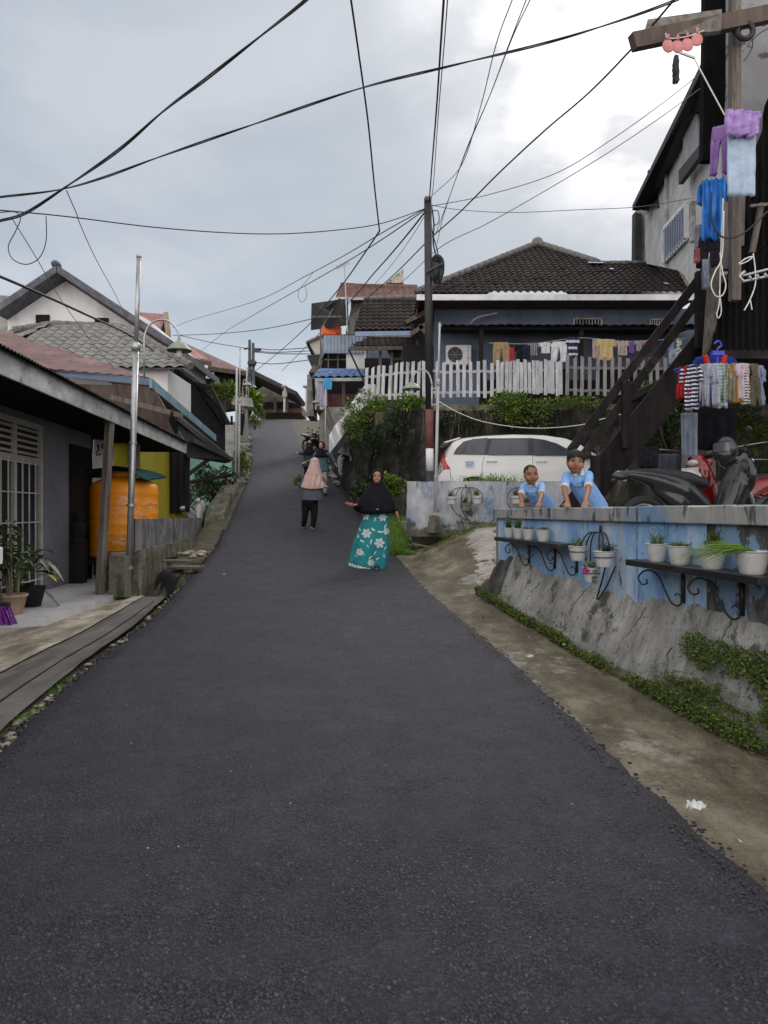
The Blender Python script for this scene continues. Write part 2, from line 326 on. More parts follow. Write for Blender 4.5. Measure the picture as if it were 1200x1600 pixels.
m_wallblue = mat('blue_painted_wall', [(.3,(.17,.33,.64)),(.5,(.27,.46,.72)),(.75,(.54,.64,.75))], 2.2, 12, .75, bump=.006, bscale=14, stretch=(1,1,.45),
    layers=[dict(c=(.36,.40,.44), s=1.6, st=(1,1,.3), lo=.55, hi=.70, a=.65), dict(c=(.07,.07,.07), s=7, st=(1,1,.18), lo=.60, hi=.72, a=.65), dict(c=(.10,.12,.15), s=18, lo=.62, hi=.68, a=.6), dict(c=(.045,.043,.04), s=1.6, st=(1,1,.5), lo=.70, hi=.74, a=.9)])
m_mould = mat('black_mouldy_wall', [(.3,(.025,.024,.023)),(.6,(.07,.07,.068)),(.8,(.22,.22,.21))], 2.4, 12, .9, bump=.008, bscale=14, stretch=(1,1,.4), layers=[dict(c=(.22,.36,.56), s=1.3, st=(1,1,.7), lo=.56, hi=.58, a=.9), dict(c=(.30,.30,.29), s=8, st=(1,1,.25), lo=.6, hi=.68, a=.6)])
m_cap = mat('weathered_cap', [(.35,(.16,.26,.40)),(.5,(.30,.31,.30)),(.7,(.37,.355,.32))], 3.0, 10, .85, bump=.006, bscale=20, stretch=(1,1,.4),
    layers=[dict(c=(.035,.033,.03), s=6, st=(1,1,.35), lo=.54, hi=.62, a=.85)])
m_lowwall = mat('faded_blue_white_wall', [(.3,(.22,.26,.33)),(.5,(.36,.38,.42)),(.7,(.52,.52,.53))], 1.6, 10, .85, bump=.004, bscale=20, stretch=(1,1,.5),
    layers=[dict(c=(.09,.17,.32), s=2.4, st=(1,1,.7), lo=.55, hi=.68, a=.8), dict(c=(.04,.04,.037), s=1.8, lo=.58, hi=.68, a=.9, z=(0,.25,.12)), dict(c=(.05,.05,.045), s=7, st=(1,1,.25), lo=.60, hi=.7, a=.8)])
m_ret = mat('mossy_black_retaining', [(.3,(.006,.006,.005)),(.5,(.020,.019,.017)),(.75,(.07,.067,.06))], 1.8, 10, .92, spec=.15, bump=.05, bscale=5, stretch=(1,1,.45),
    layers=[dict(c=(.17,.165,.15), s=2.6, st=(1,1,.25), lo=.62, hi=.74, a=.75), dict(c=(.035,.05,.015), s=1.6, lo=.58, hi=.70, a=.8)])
m_con = mat('bare_concrete', [(.3,(.16,.155,.14)),(.7,(.31,.30,.28))], 2, 9, .88, bump=.008, bscale=16, layers=[dict(c=(.06,.06,.05), s=1.6, st=(1,1,.4), lo=.55, hi=.7, a=.7)])
m_conmoss = mat('mossy_concrete', [(.3,(.075,.068,.05)),(.7,(.22,.20,.155))], 2.4, 9, .9, bump=.02, bscale=10, layers=[dict(c=MOSS, s=2.5, lo=.5, hi=.62, a=.85), dict(c=(.03,.03,.025), s=3, st=(1,1,.3), lo=.55, hi=.68, a=.8)])
m_dirt = mat('earth', [(.3,(.045,.036,.024)),(.7,(.12,.10,.07))], 3, 9, .95, bump=.03, bscale=12, layers=[dict(c=(.05,.075,.02), s=1.5, lo=.5, hi=.62, a=.8)])
m_grass = mat('grass_blades', [(0,(.06,.14,.015)),(.5,(.12,.25,.025)),(1,(.22,.36,.05))], rough=.55, island=True, trans=.3)
m_leaf = mat('leaf_green', [(0,(.04,.085,.015)),(.45,(.10,.18,.025)),(.85,(.20,.29,.045)),(1,(.42,.40,.05))], rough=.5, island=True, trans=.25)
m_leafdark = mat('leaf_dark_green', [(0,(.012,.03,.01)),(.6,(.03,.065,.02)),(1,(.07,.12,.03))], rough=.45, island=True, trans=.2)
m_ivy = mat('ivy_green', [(0,(.025,.05,.007)),(.5,(.08,.13,.015)),(1,(.18,.24,.035))], rough=.55, island=True, trans=.2)
m_dry = mat('dry_stem', [(.3,(.10,.08,.05)),(.7,(.18,.15,.10))], rough=.8)
m_tile = mat('brown_roof_tile', [(.3,(.011,.008,.0075)),(.6,(.023,.0165,.0155)),(.8,(.042,.032,.030))], 2.2, 8, .8, spec=.25, bump=.004, bscale=30, layers=[dict(c=(.045,.05,.04), s=1.2, lo=.55, hi=.7, a=.6)])
m_tilegrey = mat('grey_roof_tile', [(.3,(.12,.12,.112)),(.7,(.23,.23,.215))], 2.2, 8, .8, bump=.004, bscale=30, layers=[dict(c=(.07,.07,.06), s=2.2, lo=.55, hi=.7, a=.6)])
m_ridge = mat('mortared_ridge', [(.3,(.10,.092,.085)),(.7,(.24,.225,.21))], 5, 8, .9, bump=.02, bscale=14, layers=[dict(c=(.04,.04,.036), s=5, lo=.5, hi=.62, a=.85)])
m_rust = mat('rusty_red_sheet', [(.3,(.10,.048,.045)),(.6,(.16,.085,.078)),(.8,(.22,.14,.13))], 1.2, 8, .6, metal=.1, bump=.003, bscale=8, layers=[dict(c=(.05,.03,.028), s=3, st=(.4,1.6,1), lo=.55, hi=.7, a=.7)])
m_redroof = mat('red_sheet_roof', [(.3,(.20,.085,.08)),(.7,(.33,.17,.16))], 1.2, 8, .55, layers=[dict(c=(.12,.06,.05), s=2, lo=.55, hi=.7, a=.6)])
m_darksheet = mat('dark_corrugated_sheet', [(.3,(.012,.012,.013)),(.7,(.035,.035,.037))], 2, 8, .7, metal=.2, bump=.003, bscale=10, layers=[dict(c=(.06,.045,.035), s=3, lo=.6, hi=.7, a=.6)])
m_wood = mat('weathered_wood', [(.3,(.075,.062,.052)),(.7,(.17,.15,.13))], 3, 8, .85, bump=.004, bscale=20, stretch=(4,4,.4), layers=[dict(c=(.03,.026,.022), s=4, st=(4,4,.4), lo=.55, hi=.7, a=.7)])
m_wooddark = mat('black_timber', [(.3,(.007,.006,.006)),(.7,(.020,.016,.016))], 2.5, 8, .8, spec=.2, bump=.004, bscale=20, stretch=(3,3,.5), layers=[dict(c=(.055,.045,.04), s=2.5, lo=.6, hi=.72, a=.6)])
m_woodbrown = mat('brown_timber', [(.3,(.05,.032,.024)),(.7,(.11,.078,.06))], 2.5, 8, .75, bump=.004, bscale=20, stretch=(3,3,.5))
m_fascia = mat('grey_fascia_board', [(.3,(.24,.24,.235)),(.55,(.40,.40,.395)),(.75,(.54,.54,.53))], 1.6, 9, .8, stretch=(1,1,2), bump=.004, bscale=14, layers=[dict(c=(.07,.07,.065), s=5, lo=.60, hi=.70, a=.75), dict(c=(.12,.115,.105), s=1.6, lo=.52, hi=.68, a=.6)])
m_bluefas = mat('blue_fascia', [(.3,(.10,.20,.27)),(.7,(.18,.32,.40))], 2, 8, .7, layers=[dict(c=(.07,.08,.08), s=3, lo=.58, hi=.7, a=.6)])
m_greywall = mat('grey_house_wall', [(.3,(.125,.125,.145)),(.7,(.17,.17,.195))], 1.2, 6, .85, bump=.002, bscale=25, layers=[dict(c=(.12,.115,.115), s=1.4, st=(1,1,.35), lo=.54, hi=.72, a=.6), dict(c=(.09,.085,.08), s=9, lo=.62, hi=.7, a=.4)])
m_housewall = mat('slate_blue_house_wall', [(.3,(.115,.145,.20)),(.7,(.155,.185,.245))], 1, 6, .85, layers=[dict(c=(.06,.075,.10), s=1.4, st=(1,1,.3), lo=.52, hi=.7, a=.6)])
m_white = mat('white_paint', [(.3,(.55,.55,.57)),(.7,(.74,.74,.75))], 2, 8, .6, layers=[dict(c=(.30,.29,.27), s=3, st=(1,1,.4), lo=.58, hi=.75, a=.5)])
m_whitewall = mat('white_plaster', [(.3,(.56,.56,.57)),(.7,(.70,.70,.70))], .8, 8, .85, layers=[dict(c=(.36,.35,.33), s=.7, st=(1,1,.4), lo=.58, hi=.78, a=.6)])
m_plank = mat('white_plank_wall', [(.3,(.40,.40,.395)),(.7,(.58,.58,.57))], 1.2, 9, .8, wave=(2, 4.2, (.30,.295,.285), .05), layers=[dict(c=(.20,.18,.145), s=1.2, st=(1,1,.35), lo=.58, hi=.72, a=.8), dict(c=(.15,.15,.15), s=6, lo=.62, hi=.72, a=.6)])
m_picket = mat('white_picket', [(.3,(.34,.345,.37)),(.7,(.56,.57,.60))], 3, 8, .75, stretch=(3,3,.6), layers=[dict(c=(.16,.155,.15), s=3, st=(2,2,.5), lo=.56, hi=.72, a=.7)])
m_picketgrey = mat('grey_picket', [(.3,(.17,.165,.16)),(.7,(.31,.30,.295))], 3, 8, .8, stretch=(3,3,.6), layers=[dict(c=(.08,.075,.07), s=3, st=(2,2,.5), lo=.56, hi=.72, a=.7)])
m_steel = mat('galvanised_steel', [(.3,(.30,.30,.30)),(.7,(.46,.46,.46))], 3, 6, .42, metal=.75, layers=[dict(c=(.16,.13,.11), s=4, st=(1,1,.5), lo=.6, hi=.75, a=.5)])
m_greypole = mat('grey_painted_pole', [(.3,(.33,.33,.32)),(.7,(.45,.45,.44))], 3, 6, .6, layers=[dict(c=(.2,.16,.13), s=4, lo=.6, hi=.75, a=.4)])
m_iron = mat('black_iron', [(.3,(.012,.012,.013)),(.7,(.022,.022,.024))], 5, 4, .4, spec=.5)
m_rubber = mat('black_rubber', [(.012,.012,.012)], 5, 4, .75)
m_cable = mat('black_cable', [(.010,.010,.011)], 5, 2, .6)
m_cablegrey = mat('grey_cable', [(.10,.10,.105)], 5, 2, .6)
m_rope = mat('white_rope', [(.62,.61,.57)], 30, 4, .8)
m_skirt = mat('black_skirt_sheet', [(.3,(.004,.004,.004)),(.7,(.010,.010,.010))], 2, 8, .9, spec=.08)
m_dark = mat('dark_interior', [(.008,.008,.009)], 2, 3, .9)
m_glass = mat('dark_window_glass', [(.015,.017,.02)], 2, 3, .08, spec=.8)
m_lampshade = mat('green_enamel_shade', [(.3,(.13,.17,.11)),(.7,(.23,.26,.20))], 6, 6, .45, layers=[dict(c=(.35,.38,.30), s=5, lo=.58, hi=.7, a=.7)])
m_potw = mat('white_plastic_pot', [(.3,(.52,.515,.50)),(.7,(.64,.635,.62))], 8, 6, .5, layers=[dict(c=(.28,.25,.2), s=9, lo=.62, hi=.75, a=.5)])
m_soil = mat('potting_soil', [(.05,.025,.016)], 30, 6, .95, bump=.01, bscale=60)
m_orange = mat('orange_plastic', [(.3,(.78,.25,.006)),(.7,(.86,.31,.008))], 1.5, 4, .42, layers=[dict(c=(.45,.17,.03), s=3, st=(1,1,.3), lo=.56, hi=.72, a=.55), dict(c=(.6,.42,.25), s=11, lo=.64, hi=.7, a=.4)])
m_yellow = mat('yellow_house_wall', [(.3,(.40,.345,.015)),(.7,(.52,.455,.025))], 1.5, 8, .85, stretch=(1,1,.4), layers=[dict(c=(.12,.10,.02), s=3, st=(1,1,.25), lo=.56, hi=.7, a=.6)])
m_mint = mat('mint_wall', [(.3,(.22,.46,.36)),(.7,(.30,.56,.44))], 1.5, 6, .8, layers=[dict(c=(.40,.45,.42), s=1.2, lo=.58, hi=.7, a=.5)])
m_skin = mat('skin', [], 18, 5, .62, attr='Col', spec=.3)
m_vcol = mat('painted_cloth', [], 14, 4, .85, attr='Col')
def cloth(name, c, wave=None, rough=.9): return mat('cloth_'+name, [(.3, tuple(x*.82 for x in c)), (.7, tuple(min(1,x*1.12) for x in c))], 7, 6, rough, wave=wave, bump=.0015, bscale=60, spec=.12)
# ------------------------------------------------------------------ terrain and road
def interp(tab, x):
    if x <= tab[0][0]: a, b = tab[0], tab[1]
    elif x >= tab[-1][0]: a, b = tab[-2], tab[-1]
    else:
        for i in range(len(tab)-1):
            if tab[i][0] <= x <= tab[i+1][0]: a, b = tab[i], tab[i+1]; break
    return a[1]+(b[1]-a[1])*(x-a[0])/(b[0]-a[0])
_z = [(-30,-.4),(-6,-.05),(0,.0),(3.9,.035),(7.1,.17),(10.4,.36),(14,.68),(18.1,1.20),(21.6,1.76),(26,2.46),(30,3.12),(36.7,4.25),(45,5.68),(55,7.45),(60,8.35),(64,9.08),(68,9.82),(72,10.35),(78,10.65),(95,10.7),(600,10.7)]
_zs = []
_yy = np.arange(-30, 600, .5); _zz = np.array([interp(_z, y) for y in _yy]); _k = np.ones(7)/7
_zz[6:-6] = np.convolve(np.convolve(_zz, _k, 'same'), np.ones(5)/5, 'same')[6:-6]
def zr(y): return float(np.interp(y, _yy, _zz))
_Lp = [(647,404),(660,392),(672,391),(695,391),(722,392),(745,389),(775,375),(805,362),(833,350),(855,341),(887,310),(907,297),(950,255),(983,221),(1020,167),(1053,131),(1097,77),(1173,3)]
_Rp = [(647,462),(660,459),(672,464),(695,472),(722,493),(745,513),(775,545),(805,565),(833,592),(855,607),(887,636),(907,650),(940,688),(983,740),(1029,797),(1071,840),(1100,875),(1175,950)]
_L = []; _R = []
for y in list(np.arange(3.9, 30, .6))+list(np.arange(30, 69, 1.5)):
    py = 800-(zr(y)-EYE)/y*F
    _L.append((float(y), PX(interp(_Lp, py), y))); _R.append((float(y), PX(interp(_Rp, py), y)))
_L = [(-12,-1.3),(-1,-1.56),(0,-1.63)]+_L+[(74,-9.8),(80,-9.0),(120,-9.0)]
_R = [(-12,1.9),(0,1.52),(2.4,1.31)]+_R+[(74,-7.6),(80,-5.5),(120,-5.5)]
def LX(y): return interp(_L, y)
def RX(y): return interp(_R, y)
def sstep(a, b, x):
    t = min(1, max(0, (x-a)/(b-a))); return t*t*(3-2*t)
def G(x, y):
    z = zr(y)-.035
    dl = LX(y)-x; dr = x-RX(y)
    if dl > 0:
        gl = interp([(-30,-.35),(0,.0),(4,.02),(10,.07),(16.5,.10),(20,.55),(30,2.1),(45,4.6),(68,9.0),(74,10.4),(80,10.6),(600,10.6)], y)
        w0 = interp([(-5,.06),(10.2,.06),(11.2,.55),(17,.55),(18,.35),(60,.5),(61,.5)], y)
        z += (gl-z)*sstep(w0, w0+.25, dl)
        if 17.5 < y < 30 and dl > w0+.3: pass
    if dr > 0 and y > 8.5:
        t = sstep(8.5, 13, y)*sstep(.15, 1.6, dr)*(1-sstep(20, 26, y))
        z += (1.03-z)*t if z < 1.03 else 0
        if y > 16: z += -.4*sstep(16.5, 19, y)*sstep(1.0, 2.0, dr)*0
    return z
xs = sorted(set([round(v, 3) for v in list(np.arange(-9, 6, .16))+list(np.arange(-40, -9, 2))+list(np.arange(6, 40, 1.5))+[-400,-200,-100,-60,60,100,200,400]]))
ys = sorted(set([round(v, 3) for v in list(np.arange(-4, 32, .22))+list(np.arange(32, 84, .9))+list(np.arange(-30, -4, 4))+[90,105,130,180,250,350,480,600]]))
mb = MB(); nx = len(xs)
for y in ys:
    for x in xs: mb.v.append((x, y, G(x, y)+(.012*noise.noise(Vector((x*2, y*2, 0))))))
mb.f = [(j*nx+i, j*nx+i+1, (j+1)*nx+i+1, (j+1)*nx+i) for j in range(len(ys)-1) for i in range(nx-1)]
o = mb.build('ground', m_dirt, smooth=True); tag(o, 'brown earthen slope under the whole neighbourhood', kind='structure')

mb = MB(); yv = list(np.arange(-9, 24, .07))+list(np.arange(24, 84, .5)); nu = 22
for y in yv:
    l, r = LX(y), RX(y); am = .022 if y < 24 else .05
    l += am*noise.noise(Vector((y*3.1, 1, 0)))+am*.6*noise.noise(Vector((y*11, 5, 0))); r += am*noise.noise(Vector((y*3.3, 9, 0)))+am*.6*noise.noise(Vector((y*12, 7, 0)))
    z0 = zr(y)
    mb.v.append((l-.012, y, z0-.06))
    for i in range(nu+1):
        u = i/nu; x = l+(r-l)*u; edge = min(u, 1-u)
        mb.v.append((x, y, z0+.018*(1-(2*u-1)**2)*2+(.0 if edge > .01 else -.012)+.006*noise.noise(Vector((x*1.3, y*.8, 3)))))
    mb.v.append((r+.012, y, z0-.06))
k = nu+3
mb.f = [(j*k+i, j*k+i+1, (j+1)*k+i+1, (j+1)*k+i) for j in range(len(yv)-1) for i in range(k-1)]
o = mb.build('road', m_asph, smooth=True); tag(o, 'fresh dark asphalt road climbing the hill', kind='structure')

# loose asphalt crumbs along both ragged edges and on the surface
mb = MB()
for k_ in range(1500):
    y = rnd.uniform(1.5, 16)**1.0; side = rnd.random() < .62
    if side: x = LX(y)-abs(rnd.gauss(0, .035)); z = G(x, y)+.012
    else: x = RX(y)+abs(rnd.gauss(0, .022)); z = G(x, y)+.012
    r = rnd.uniform(.005, .016)*(1.4 if side else .9)
    mb.ell((x, y, z), (r, r*rnd.uniform(.7,1.2), r*.7), 5, 4, Matrix.Rotation(rnd.uniform(0, 6), 3, 'Z'))
o = mb.build('gravel', m_asph); tag(o, 'loose asphalt crumbs lying along both road edges', kind='stuff')
# aggregate stones standing proud of the fresh asphalt close to the viewer
rs_ = np.random.RandomState(5); cen = []
while len(cen) < 30000:
    y = 1.5+7.5*rs_.rand()**1.7; x = LX(y)+.04+(RX(y)-LX(y)-.08)*rs_.rand()
    if noise.noise(Vector((x*2.2, y*2.2, 0)))+.6*noise.noise(Vector((x*9, y*9, 4)))+.45 < rs_.rand()*.9: continue
    l, r = LX(y), RX(y); u = (x-l)/(r-l); cen.append((x, y, zr(y)+.036*(1-(2*u-1)**2)+.006*noise.noise(Vector((x*1.3, y*.8, 3)))))
cen = np.array(cen); tm = MB(); tm.ell((0,0,0), (1,1,1), 6, 4); tv = np.array(tm.v); n_ = len(cen)
rad = .0026+.0062*rs_.rand(n_)**2.2; ang = rs_.rand(n_)*6.28; asp = .6+.4*rs_.rand(n_)
P3 = tv[None]*(1+.28*(rs_.rand(n_, len(tv), 1)-.5)); P3 = P3*np.stack([rad, rad*asp, rad*.55], 1)[:, None]
ca, sa = np.cos(ang)[:, None], np.sin(ang)[:, None]; X_ = P3[..., 0]*ca-P3[..., 1]*sa; Y_ = P3[..., 0]*sa+P3[..., 1]*ca
V3 = np.stack([X_+cen[:, 0:1], Y_+cen[:, 1:2], P3[..., 2]+cen[:, 2:3]], 2).reshape(-1, 3)
mb = MB(); mb.v = V3.tolist(); L0 = len(tv); mb.f = [tuple(i+k*L0 for i in f) for k in range(n_) for f in tm.f]
m_agg = mat('asphalt_stone', [(0,(.016,.0145,.021)),(.7,(.031,.0285,.041)),(1,(.052,.049,.062))], rough=.6, island=True)
o = mb.build('road_aggregate', m_agg); tag(o, 'coarse dark stones standing out of the fresh asphalt', kind='stuff')
mb = MB()
for k_ in range(300):
    y = rnd.choice([rnd.uniform(2.5, 5), rnd.uniform(2.5, 9.6)]); x = LX(y)-rnd.uniform(.0, .11); z = G(x, y)+.004
    r = rnd.uniform(.006, .026)**1.0
    b0 = len(mb.v); mb.ell((x, y, z), (r, r*rnd.uniform(.7,1.5), r*.45), 6, 4, Matrix.Rotation(rnd.uniform(0, 6), 3, 'Z'))
    for i in range(b0, len(mb.v)):
        v = mb.v[i]; q = noise.noise(Vector(v)*40)*.008; mb.v[i] = (v[0]+q, v[1]-q, v[2]+q*.5)
o = mb.build('rubble', m_oldcon); tag(o, 'pale broken concrete rubble beside the left road edge', kind='stuff')

# right pavement sheet
def wallx(y): return 2.6-.145*y
mb = MB(); yv = list(np.arange(-6, 13.2, .2))
for y in yv:
    r0 = RX(y)-.05; r1 = (wallx(y)+.12 if y < 9.2 else interp([(9.2,1.4),(10.5,3.5),(13.3,4.5)], y))
    for i in range(13):
        x = r0+(r1-r0)*i/12; mb.v.append((x, y, G(x, y)+.014+.006*noise.noise(Vector((x*3, y*3, 1)))))
mb.f = [(j*13+i, j*13+i+1, (j+1)*13+i+1, (j+1)*13+i) for j in range(len(yv)-1) for i in range(12)]
o = mb.build('pavement', m_pave, smooth=True); tag(o, 'stained brown concrete pavement on the right of the road', kind='structure')
# driveway apron: rough broken whitish concrete
mb = MB()
def drv(u, v):
    y = 9.6+v*3.3; xa = interp([(9.6,1.15),(10.6,.95),(11.6,.95),(12.9,1.1)], y); xb = interp([(9.6,1.4),(10.5,3.5),(12.9,4.6)], y)
    x = xa+(xb-xa)*u+.08*noise.noise(Vector((y*3, u*2, 4)))
    return (x, y, G(x, y)+.02+.02*noise.noise(Vector((x*3, y*5, 2)))+.014*noise.noise(Vector((x*9, y*14, 2)))+.008*noise.noise(Vector((x*22, y*30, 2)))-.06*max(0,1-u*6))
mb.grid(drv, 110, 130); o = mb.build('driveway_apron', m_drive, smooth=True); tag(o, 'rough whitish concrete apron rising from the pavement to the car yard', kind='structure')

# left: grey strip and old patio concrete, tiled porch
def sheet(name, mt, ya, yb, xa, xb, dz, label, st=.25, n=10):
    mb = MB(); yv = np.arange(ya, yb+.01, st)
    for y in yv:
        for i in range(n+1):
            x = xa(y)+(xb(y)-xa(y))*i/n; mb.v.append((x, y, G(x, y)+dz+.008*noise.noise(Vector((x*2.5, y*2.5, 3)))))
    mb.f = [(j*(n+1)+i, j*(n+1)+i+1, (j+1)*(n+1)+i+1, (j+1)*(n+1)+i) for j in range(len(yv)-1) for i in range(n)]
    o = mb.build(name, mt, smooth=True); return tag(o, label, kind='structure')
sheet('footpath', m_strip, -2, 10.3, lambda y: LX(y)-.66, lambda y: LX(y)-.10-.03*abs(noise.noise(Vector((y*2, 0, 0)))), .05, 'grey cracked concrete strip along the left road edge')
sheet('patio', m_oldcon, -2, 10.3, lambda y: -6.2, lambda y: LX(y)-.645, .066, 'weathered pale concrete patio before the porch of the left house', n=22)
# crack lines / plank joints of the strip
mb = MB()
for sx in (.26,):
    pts = [(LX(y)-sx-.015*y+.02*noise.noise(Vector((y*1.5, 3, 0))), y, G(LX(y)-sx-.015*y, y)+.054) for y in np.arange(1, 10, .3)]
    for a, b in zip(pts, pts[1:]): mb.bar(a, b, .018*abs(noise.noise(Vector((a[1]*.7, 3, 0))))+.006, .012)
o = mb.build('strip_crack', m_dark); tag(o, 'long dark crack in the grey strip beside the road', kind='structure')
mb = MB(); mb.slab([(-9, 7.3, .21), (-3.95, 7.42, .21), (-3.52, 7.65, .21), (-3.58, 10.0, .21), (-3.75, 12.6, .21), (-9, 12.6, .21)][::1], .18)
m_porch = mat('porch_tiles', [(.3,(.42,.42,.43)),(.7,(.54,.54,.55))], 2, 6, .35, layers=[dict(c=(.2,.19,.17), s=3, lo=.58, hi=.75, a=.5)])
o = mb.build('porch_floor', m_porch); tag(o, 'pale grey tiled porch floor of the left house', kind='structure')
for i, yj in enumerate(()): pass

# ------------------------------------------------------------------ right: planter wall
def ywl(y, off): return (off-.145*y, y)
wallo = thing('boundary_wall', 'long blue painted wall on a grey plastered stone base, right of the road', 'wall', (2.0, 5.5, .1))
mb = MB()
def ztop(y): return EYE-.595+interp([(2,0),(5.5,.012),(6.8,-.01),(7.6,.02),(8.3,.11),(8.9,.12),(9.35,.06),(9.8,-.10),(10.2,-.28),(10.5,-.5)], y)
def stone(u, v):
    y = -.5+u*10.9; g = G(wallx(y), y)-.02; zt = ztop(y)
    x0 = wallx(y); x1 = 2.80-.145*y
    e = .22*sstep(.907, 1, u)
    x = x0+(x1-x0+.02)*v**1.4+.02*math.sin(v*3); z = g+(zt-g)*(v if v < 1 else 1)
    if y > 9.3: x = wallx(y)+(.25+.9*sstep(9.3, 10.4, y)*0+.35)*(v**1.3)
    nn = noise.noise(Vector((y*1.6, z*2.4, 1)))*.034+noise.noise(Vector((y*5, z*6, 2)))*.022+noise.noise(Vector((y*14, z*16, 2)))*.007
    # stones showing through fallen plaster near the camera end
    return (x-nn+e, y, z+nn*.35)
mb.grid(lambda u, v: stone(u*.846, v), 280, 34)
o = mb.build('stone_base', m_stone, wallo, smooth=True)
m_darkstone = mat('dark_mossy_stone', [(.3,(.02,.019,.016)),(.55,(.075,.07,.06)),(.8,(.20,.19,.17))], 3, 10, .9, bump=.03, bscale=7, stretch=(1,1,.5), layers=[dict(c=MOSS, s=3, lo=.55, hi=.66, a=.8)])
mb = MB(); mb.grid(lambda u, v: stone(.846+u*.154, v), 60, 34); mb.build('dark_stone_end', m_darkstone, wallo, smooth=True)
def crack(mb, u, v, n, seed, dv=-.05):
    r_ = random.Random(seed); pts = []; u = (2.5+u*8.4)/10.9
    for i in range(n):
        p = Vector(stone(u, min(.98, max(.04, v)))); pts.append(p+Vector((-.001, 0, 0))); u += r_.uniform(-.0035, .0045); v += dv*r_.uniform(.3, 1.4)
    mb.tube(pts, [.0035*(1-i/n)+.001 for i in range(n)], 4)
mb = MB()
for k_, (u, v, n) in enumerate(((.42,.80,14),(.30,.9,10),(.55,.85,12),(.16,.75,11),(.22,.55,8),(.68,.7,9),(.36,.5,7),(.10,.9,12))): crack(mb, u, v, n, k_)
mb.build('crack', m_iron, wallo)
mb = MB(); rq = random.Random(8)
for k_ in range(260):
    y = rq.uniform(2.2, 9); x = rq.uniform(RX(y)+.05, wallx(y)-.02); x = x if rq.random() < .4 else wallx(y)-abs(rq.gauss(0, .18))-.03
    if x < RX(y)+.02: continue
    L_q = rq.uniform(.012, .04); mb.leaf((x, y, G(x, y)+.026), (rq.uniform(-1,1), rq.uniform(-1,1), rq.uniform(0,.15)), (0,0,1), L_q, L_q*.5, -.1)
m_dead = mat('dead_leaf', [(0,(.05,.03,.015)),(.6,(.14,.09,.04)),(1,(.42,.38,.28))], rough=.8, island=True)
o = mb.build('dead_leaves', m_dead); tag(o, 'dead leaves and small debris scattered on the right pavement', kind='stuff')
mb = MB()
for k_ in range(70):
    y = rq.uniform(2.2, 12); x = rq.uniform(LX(y)+.1, RX(y)-.1); L_q = rq.uniform(.004, .012); mb.leaf((x, y, zr(y)+.043), (rq.uniform(-1,1), rq.uniform(-1,1), 0), (0,0,1), L_q, L_q*.6, 0)
o = mb.build('road_specks', mat('pale_speck', [(.5,.48,.42)], 4, 3, .8)); tag(o, 'tiny pale specks of litter on the asphalt', kind='stuff')
mb = MB()  # end face of base
def stend(u, v):
    y = 9.75+.12*math.sin(u*3.1)*(1-v); g = 0.28; zt = interp([(0, .62), (.3, .66), (1, .70)], u); x = wallx(9.75)+.4+u*1.5
    q = .05*noise.noise(Vector((x*4, v*3, 4)))
    return (x, y+q+.15*(1-v), g+(zt-g)*v)
mb.grid(stend, 30, 12); mb.build('stone_base_end', m_darkstone, wallo, smooth=True)
mb = MB()
ya, yb = -2.5, 4.80
A = [(2.80-.145*ya, ya), (2.80-.145*yb, yb), (2.96-.145*yb, yb+.02), (2.96-.145*ya, ya)]
mb.hexa([(A[0][0],A[0][1],.35),(A[3][0],A[3][1],.35),(A[2][0],A[2][1],.35),(A[1][0],A[1][1],.35)]+[(q[0],q[1],EYE-.07) for q in (A[0],A[3],A[2],A[1])])
mb.build('mouldy_wall', m_mould, wallo)
mb = MB(); yb2 = 9.33; A = [(2.80-.145*yb, yb), (2.80-.145*yb2, yb2), (2.96-.145*yb2, yb2+.02), (2.96-.145*yb, yb)]
mb.hexa([(A[0][0],A[0][1],.35),(A[3][0],A[3][1],.35),(A[2][0],A[2][1],.35),(A[1][0],A[1][1],.35)]+[(q[0],q[1],EYE-.07) for q in (A[0],A[3],A[2],A[1])])
mb.build('painted_wall', m_wallblue, wallo)
y = -2.4; i = 0
rg = random.Random(3)
cm = MB()
while y < 9.36:
    ln = rg.uniform(.22, .34); y2 = min(y+ln, 9.42); j = rg.uniform(-.004, .004); t = rg.uniform(-.006, .003)
    o1 = 2.755+j; o2 = 3.0
    p = [(o1-.145*y, y), (o2-.145*y, y), (o2-.145*y2, y2-.006), (o1-.145*y2, y2-.006)]
    cm.hexa([(a, b, EYE-.078) for a, b in p]+[(a, b, EYE+.042+t) for a, b in p]); y = y2
o = cm.build('wall_cap', m_cap, wallo); bevel(o, .008, 2)
mb = MB()
p = [(2.80-.145*9.33, 9.33), (3.9, 9.36), (3.9, 9.5), (2.80-.145*9.33, 9.5)]
mb.hexa([(a, b, .5) for a, b in p]+[(a, b, EYE-.04) for a, b in p]); mb.build('return_wall', m_con, wallo)
# platforms
mb = MB(); mb.slab([(2.7, -3, .89), (30, -3, .89), (30, 13.3, .89), (1.9, 13.3, .89), (1.62, 9.5, .89), (2.35, 4, .89)], .8)
o = mb.build('yard_paving', m_con); tag(o, 'grey concrete yard behind the blue wall', kind='structure')
mb = MB(); mb.slab([(.5, 13.35, 1.10), (30, 13.35, 1.10), (30, 17.9, 1.10), (.3, 17.9, 1.10)], .9)
o = mb.build('car_yard', m_con); tag(o, 'concrete yard the white car is parked on', kind='structure')
